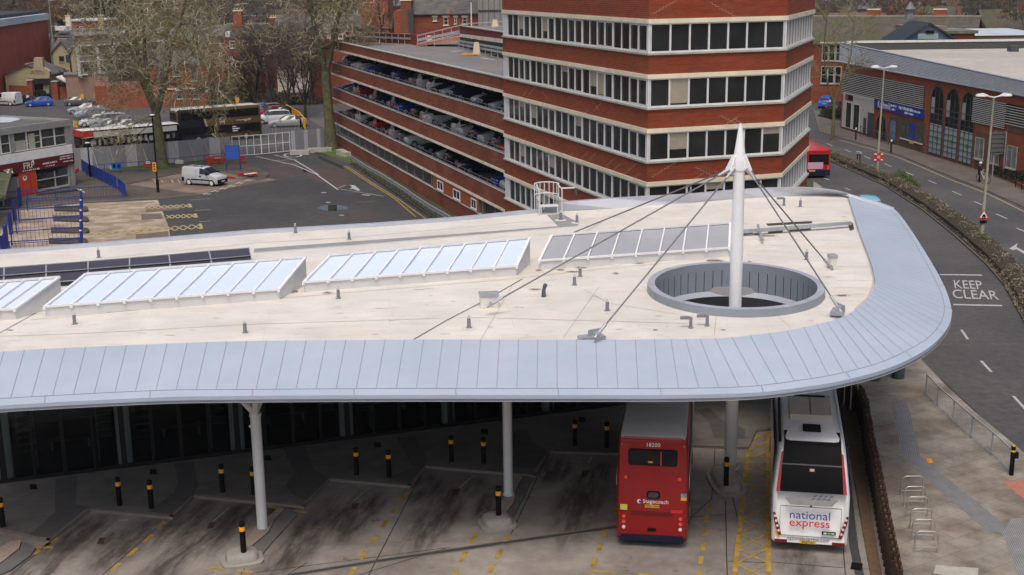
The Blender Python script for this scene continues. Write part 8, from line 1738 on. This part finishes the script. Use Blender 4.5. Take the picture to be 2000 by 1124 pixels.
# tall evergreen
def conif(label,x,yb,yt,Y,w_,m):
    a=AY(x,yt,Y);p=Vector((a.x,Y,0));o=thing('evergreen_tree',label,'tree',tuple(p));mb=MB();mb.tube([p,Vector((p.x,p.y,a.z))],[.4,.1],BARK,8);mb.build('trunk',o);mb=MB();rr=random.Random(int(x));H_=a.z
    for k in range(3500):
        z=rr.uniform(.12,1)**.9*H_;rad=w_*(1-(z/H_)**1.6)*rr.uniform(.5,1.05)*(1+.25*math.sin(z*1.7+k%3));t=rr.uniform(0,6.28);c=Vector((p.x+rad*math.cos(t),p.y+rad*math.sin(t),z));s=rr.uniform(.25,.6);u=Vector((rr.gauss(0,1),rr.gauss(0,1),rr.gauss(0,1))).normalized();v=u.cross(Vector((rr.gauss(0,1),rr.gauss(0,1),rr.gauss(0,1)))).normalized();mb.add([c-u*s,c+v*s,c+u*s],[[0,1,2]],m)
    mb.build('crown',o)
EVG=mat('evergreen_leaf',(.02,.035,.018),.9,.3,1)
conif('dark green evergreen tree on the left skyline behind the flat red building',198,60,-25,330,5.5,EVG)
conif('small dark green evergreen tree on the far left skyline',124,60,14,420,4,EVG)
conif('dark evergreen tree seen through the branches of the big left tree',232,60,-20,300,5,mat('dull_evergreen',(.035,.04,.022),.9,.3,1))
# far bare trees, shared meshes
FT=[]
TF=mat('far_twigs',(.11,.085,.068),.95,.3,.2);TF2=mat('far_twigs_olive',(.12,.11,.07),.95,.3,.2);TF3=mat('far_twigs_russet',(.17,.085,.04),.95,.3,.2)
for i in range(6):
    FT.append(tree('distant_tree','bare distant tree on the skyline among the far houses',Vector((0,0,-100)),m=TF,tm=[TF,TF2,TF3,TF,TF2,TF][i],seed=50+i,h=13+i%3*2,r0=.3,forks=3,levels=3,first=.2,nlimb=7,sub=6,twn=6,spread=.8,up=.35,twig_r=.075,crown_r=5.2,group='distant bare trees on the skyline'))
index_children()
rt=random.Random(12);used=set();cnt=0
spots=[]
for Y,n in[(285,8),(320,14),(360,18),(400,22),(445,26),(500,30),(560,34),(630,38),(700,40),(780,40)]:
    for k in range(n):
        x=(-.45+.9*(k+rt.random())/n)*Y;px=1000+x/Y*2480/.97
        if 1090<px<1500: continue
        if Y<330 and 560<px<1000: continue
        if Y<320 and px<430: continue
        spots.append((x,Y+rt.uniform(-12,12)))
for i,(x,Y) in enumerate(spots[:250]):
    k=rt.randint(0,5)
    if k not in used: o=FT[k];used.add(k)
    else: o=copy_tree(FT[k])
    place(o,(x,Y,hz_(x,Y)-.5),rt.uniform(0,6.28),rt.uniform(.75,1.25))
# wooded hillside that reads as one mass
mb=MB();rw=random.Random(77)
for k in range(60000):
    Y=rw.uniform(620,1500);x=rw.uniform(-.5,.5)*Y;px=1000+x/Y*2550
    if 985<px<1595: continue
    z=hz_(x,Y)+rw.uniform(0,13)*(.7+.3*math.sin(x*.05)*math.sin(Y*.03));s=rw.uniform(.8,2.4);u=Vector((rw.gauss(0,1),rw.gauss(0,.5),rw.gauss(0,1.2))).normalized();v=Vector((rw.gauss(0,1),rw.gauss(0,.5),rw.gauss(0,1))).normalized()
    c=Vector((x,Y,z));mb.add([c-u*s,c+v*s,c+u*s],[[0,1,2]],TF if k%5<3 else (TF2 if k%5==3 else mat('far_twigs_grey',(.1,.095,.09),.95,.2,.2)))
o=mb.build('distant_woodland');tag(o,'brown bare woodland filling the hillside along the top of the view','woodland',kind='stuff')
o=thing('distant_warehouse','long pale roofed low building far off below the wood on the left skyline','building',(-115,470,0));mb=MB();mb.box((-115,470,3),(60,20,6),FARM[3]);mb.build('wall',o);mb=MB();mb.box((-115,470,6.3),(62,22,.6),mat('far_grey_roof',(0,0,0)));mb.build('roof',o)
# thin air: very slight haze so the far side fades
HZ=HAZE_DENSITY
if HZ>0:
    bpy.ops.mesh.primitive_cube_add() if 0 else None
    mb=MB();mb.obx((-1500,-60,-1.2),(3000,0,0),(0,2100,0),(0,0,66),None) if 0 else None
    me=bpy.data.meshes.new('haze');a,b_,c=1500,-60,1900
    vs=[(x,y,z) for z in(-1.2,75) for x,y in((-a,b_),(a,b_),(a,c),(-a,c))];me.from_pydata(vs,[],[(0,3,2,1),(4,5,6,7),(0,1,5,4),(1,2,6,5),(2,3,7,6),(3,0,4,7)]);o=bpy.data.objects.new('haze',me);col.objects.link(o);tag(o,'thin pale air over the whole town','haze',kind='stuff')
    m=bpy.data.materials.new('haze');m.use_nodes=True;n=m.node_tree.nodes;n.remove(n['Principled BSDF']);pv=n.new('ShaderNodeVolumePrincipled');pv.inputs['Color'].default_value=(.85,.88,.93,1);pv.inputs['Density'].default_value=HZ;pv.inputs['Anisotropy'].default_value=.2;m.node_tree.links.new(pv.outputs[0],n['Material Output'].inputs['Volume']);me.materials.append(m)
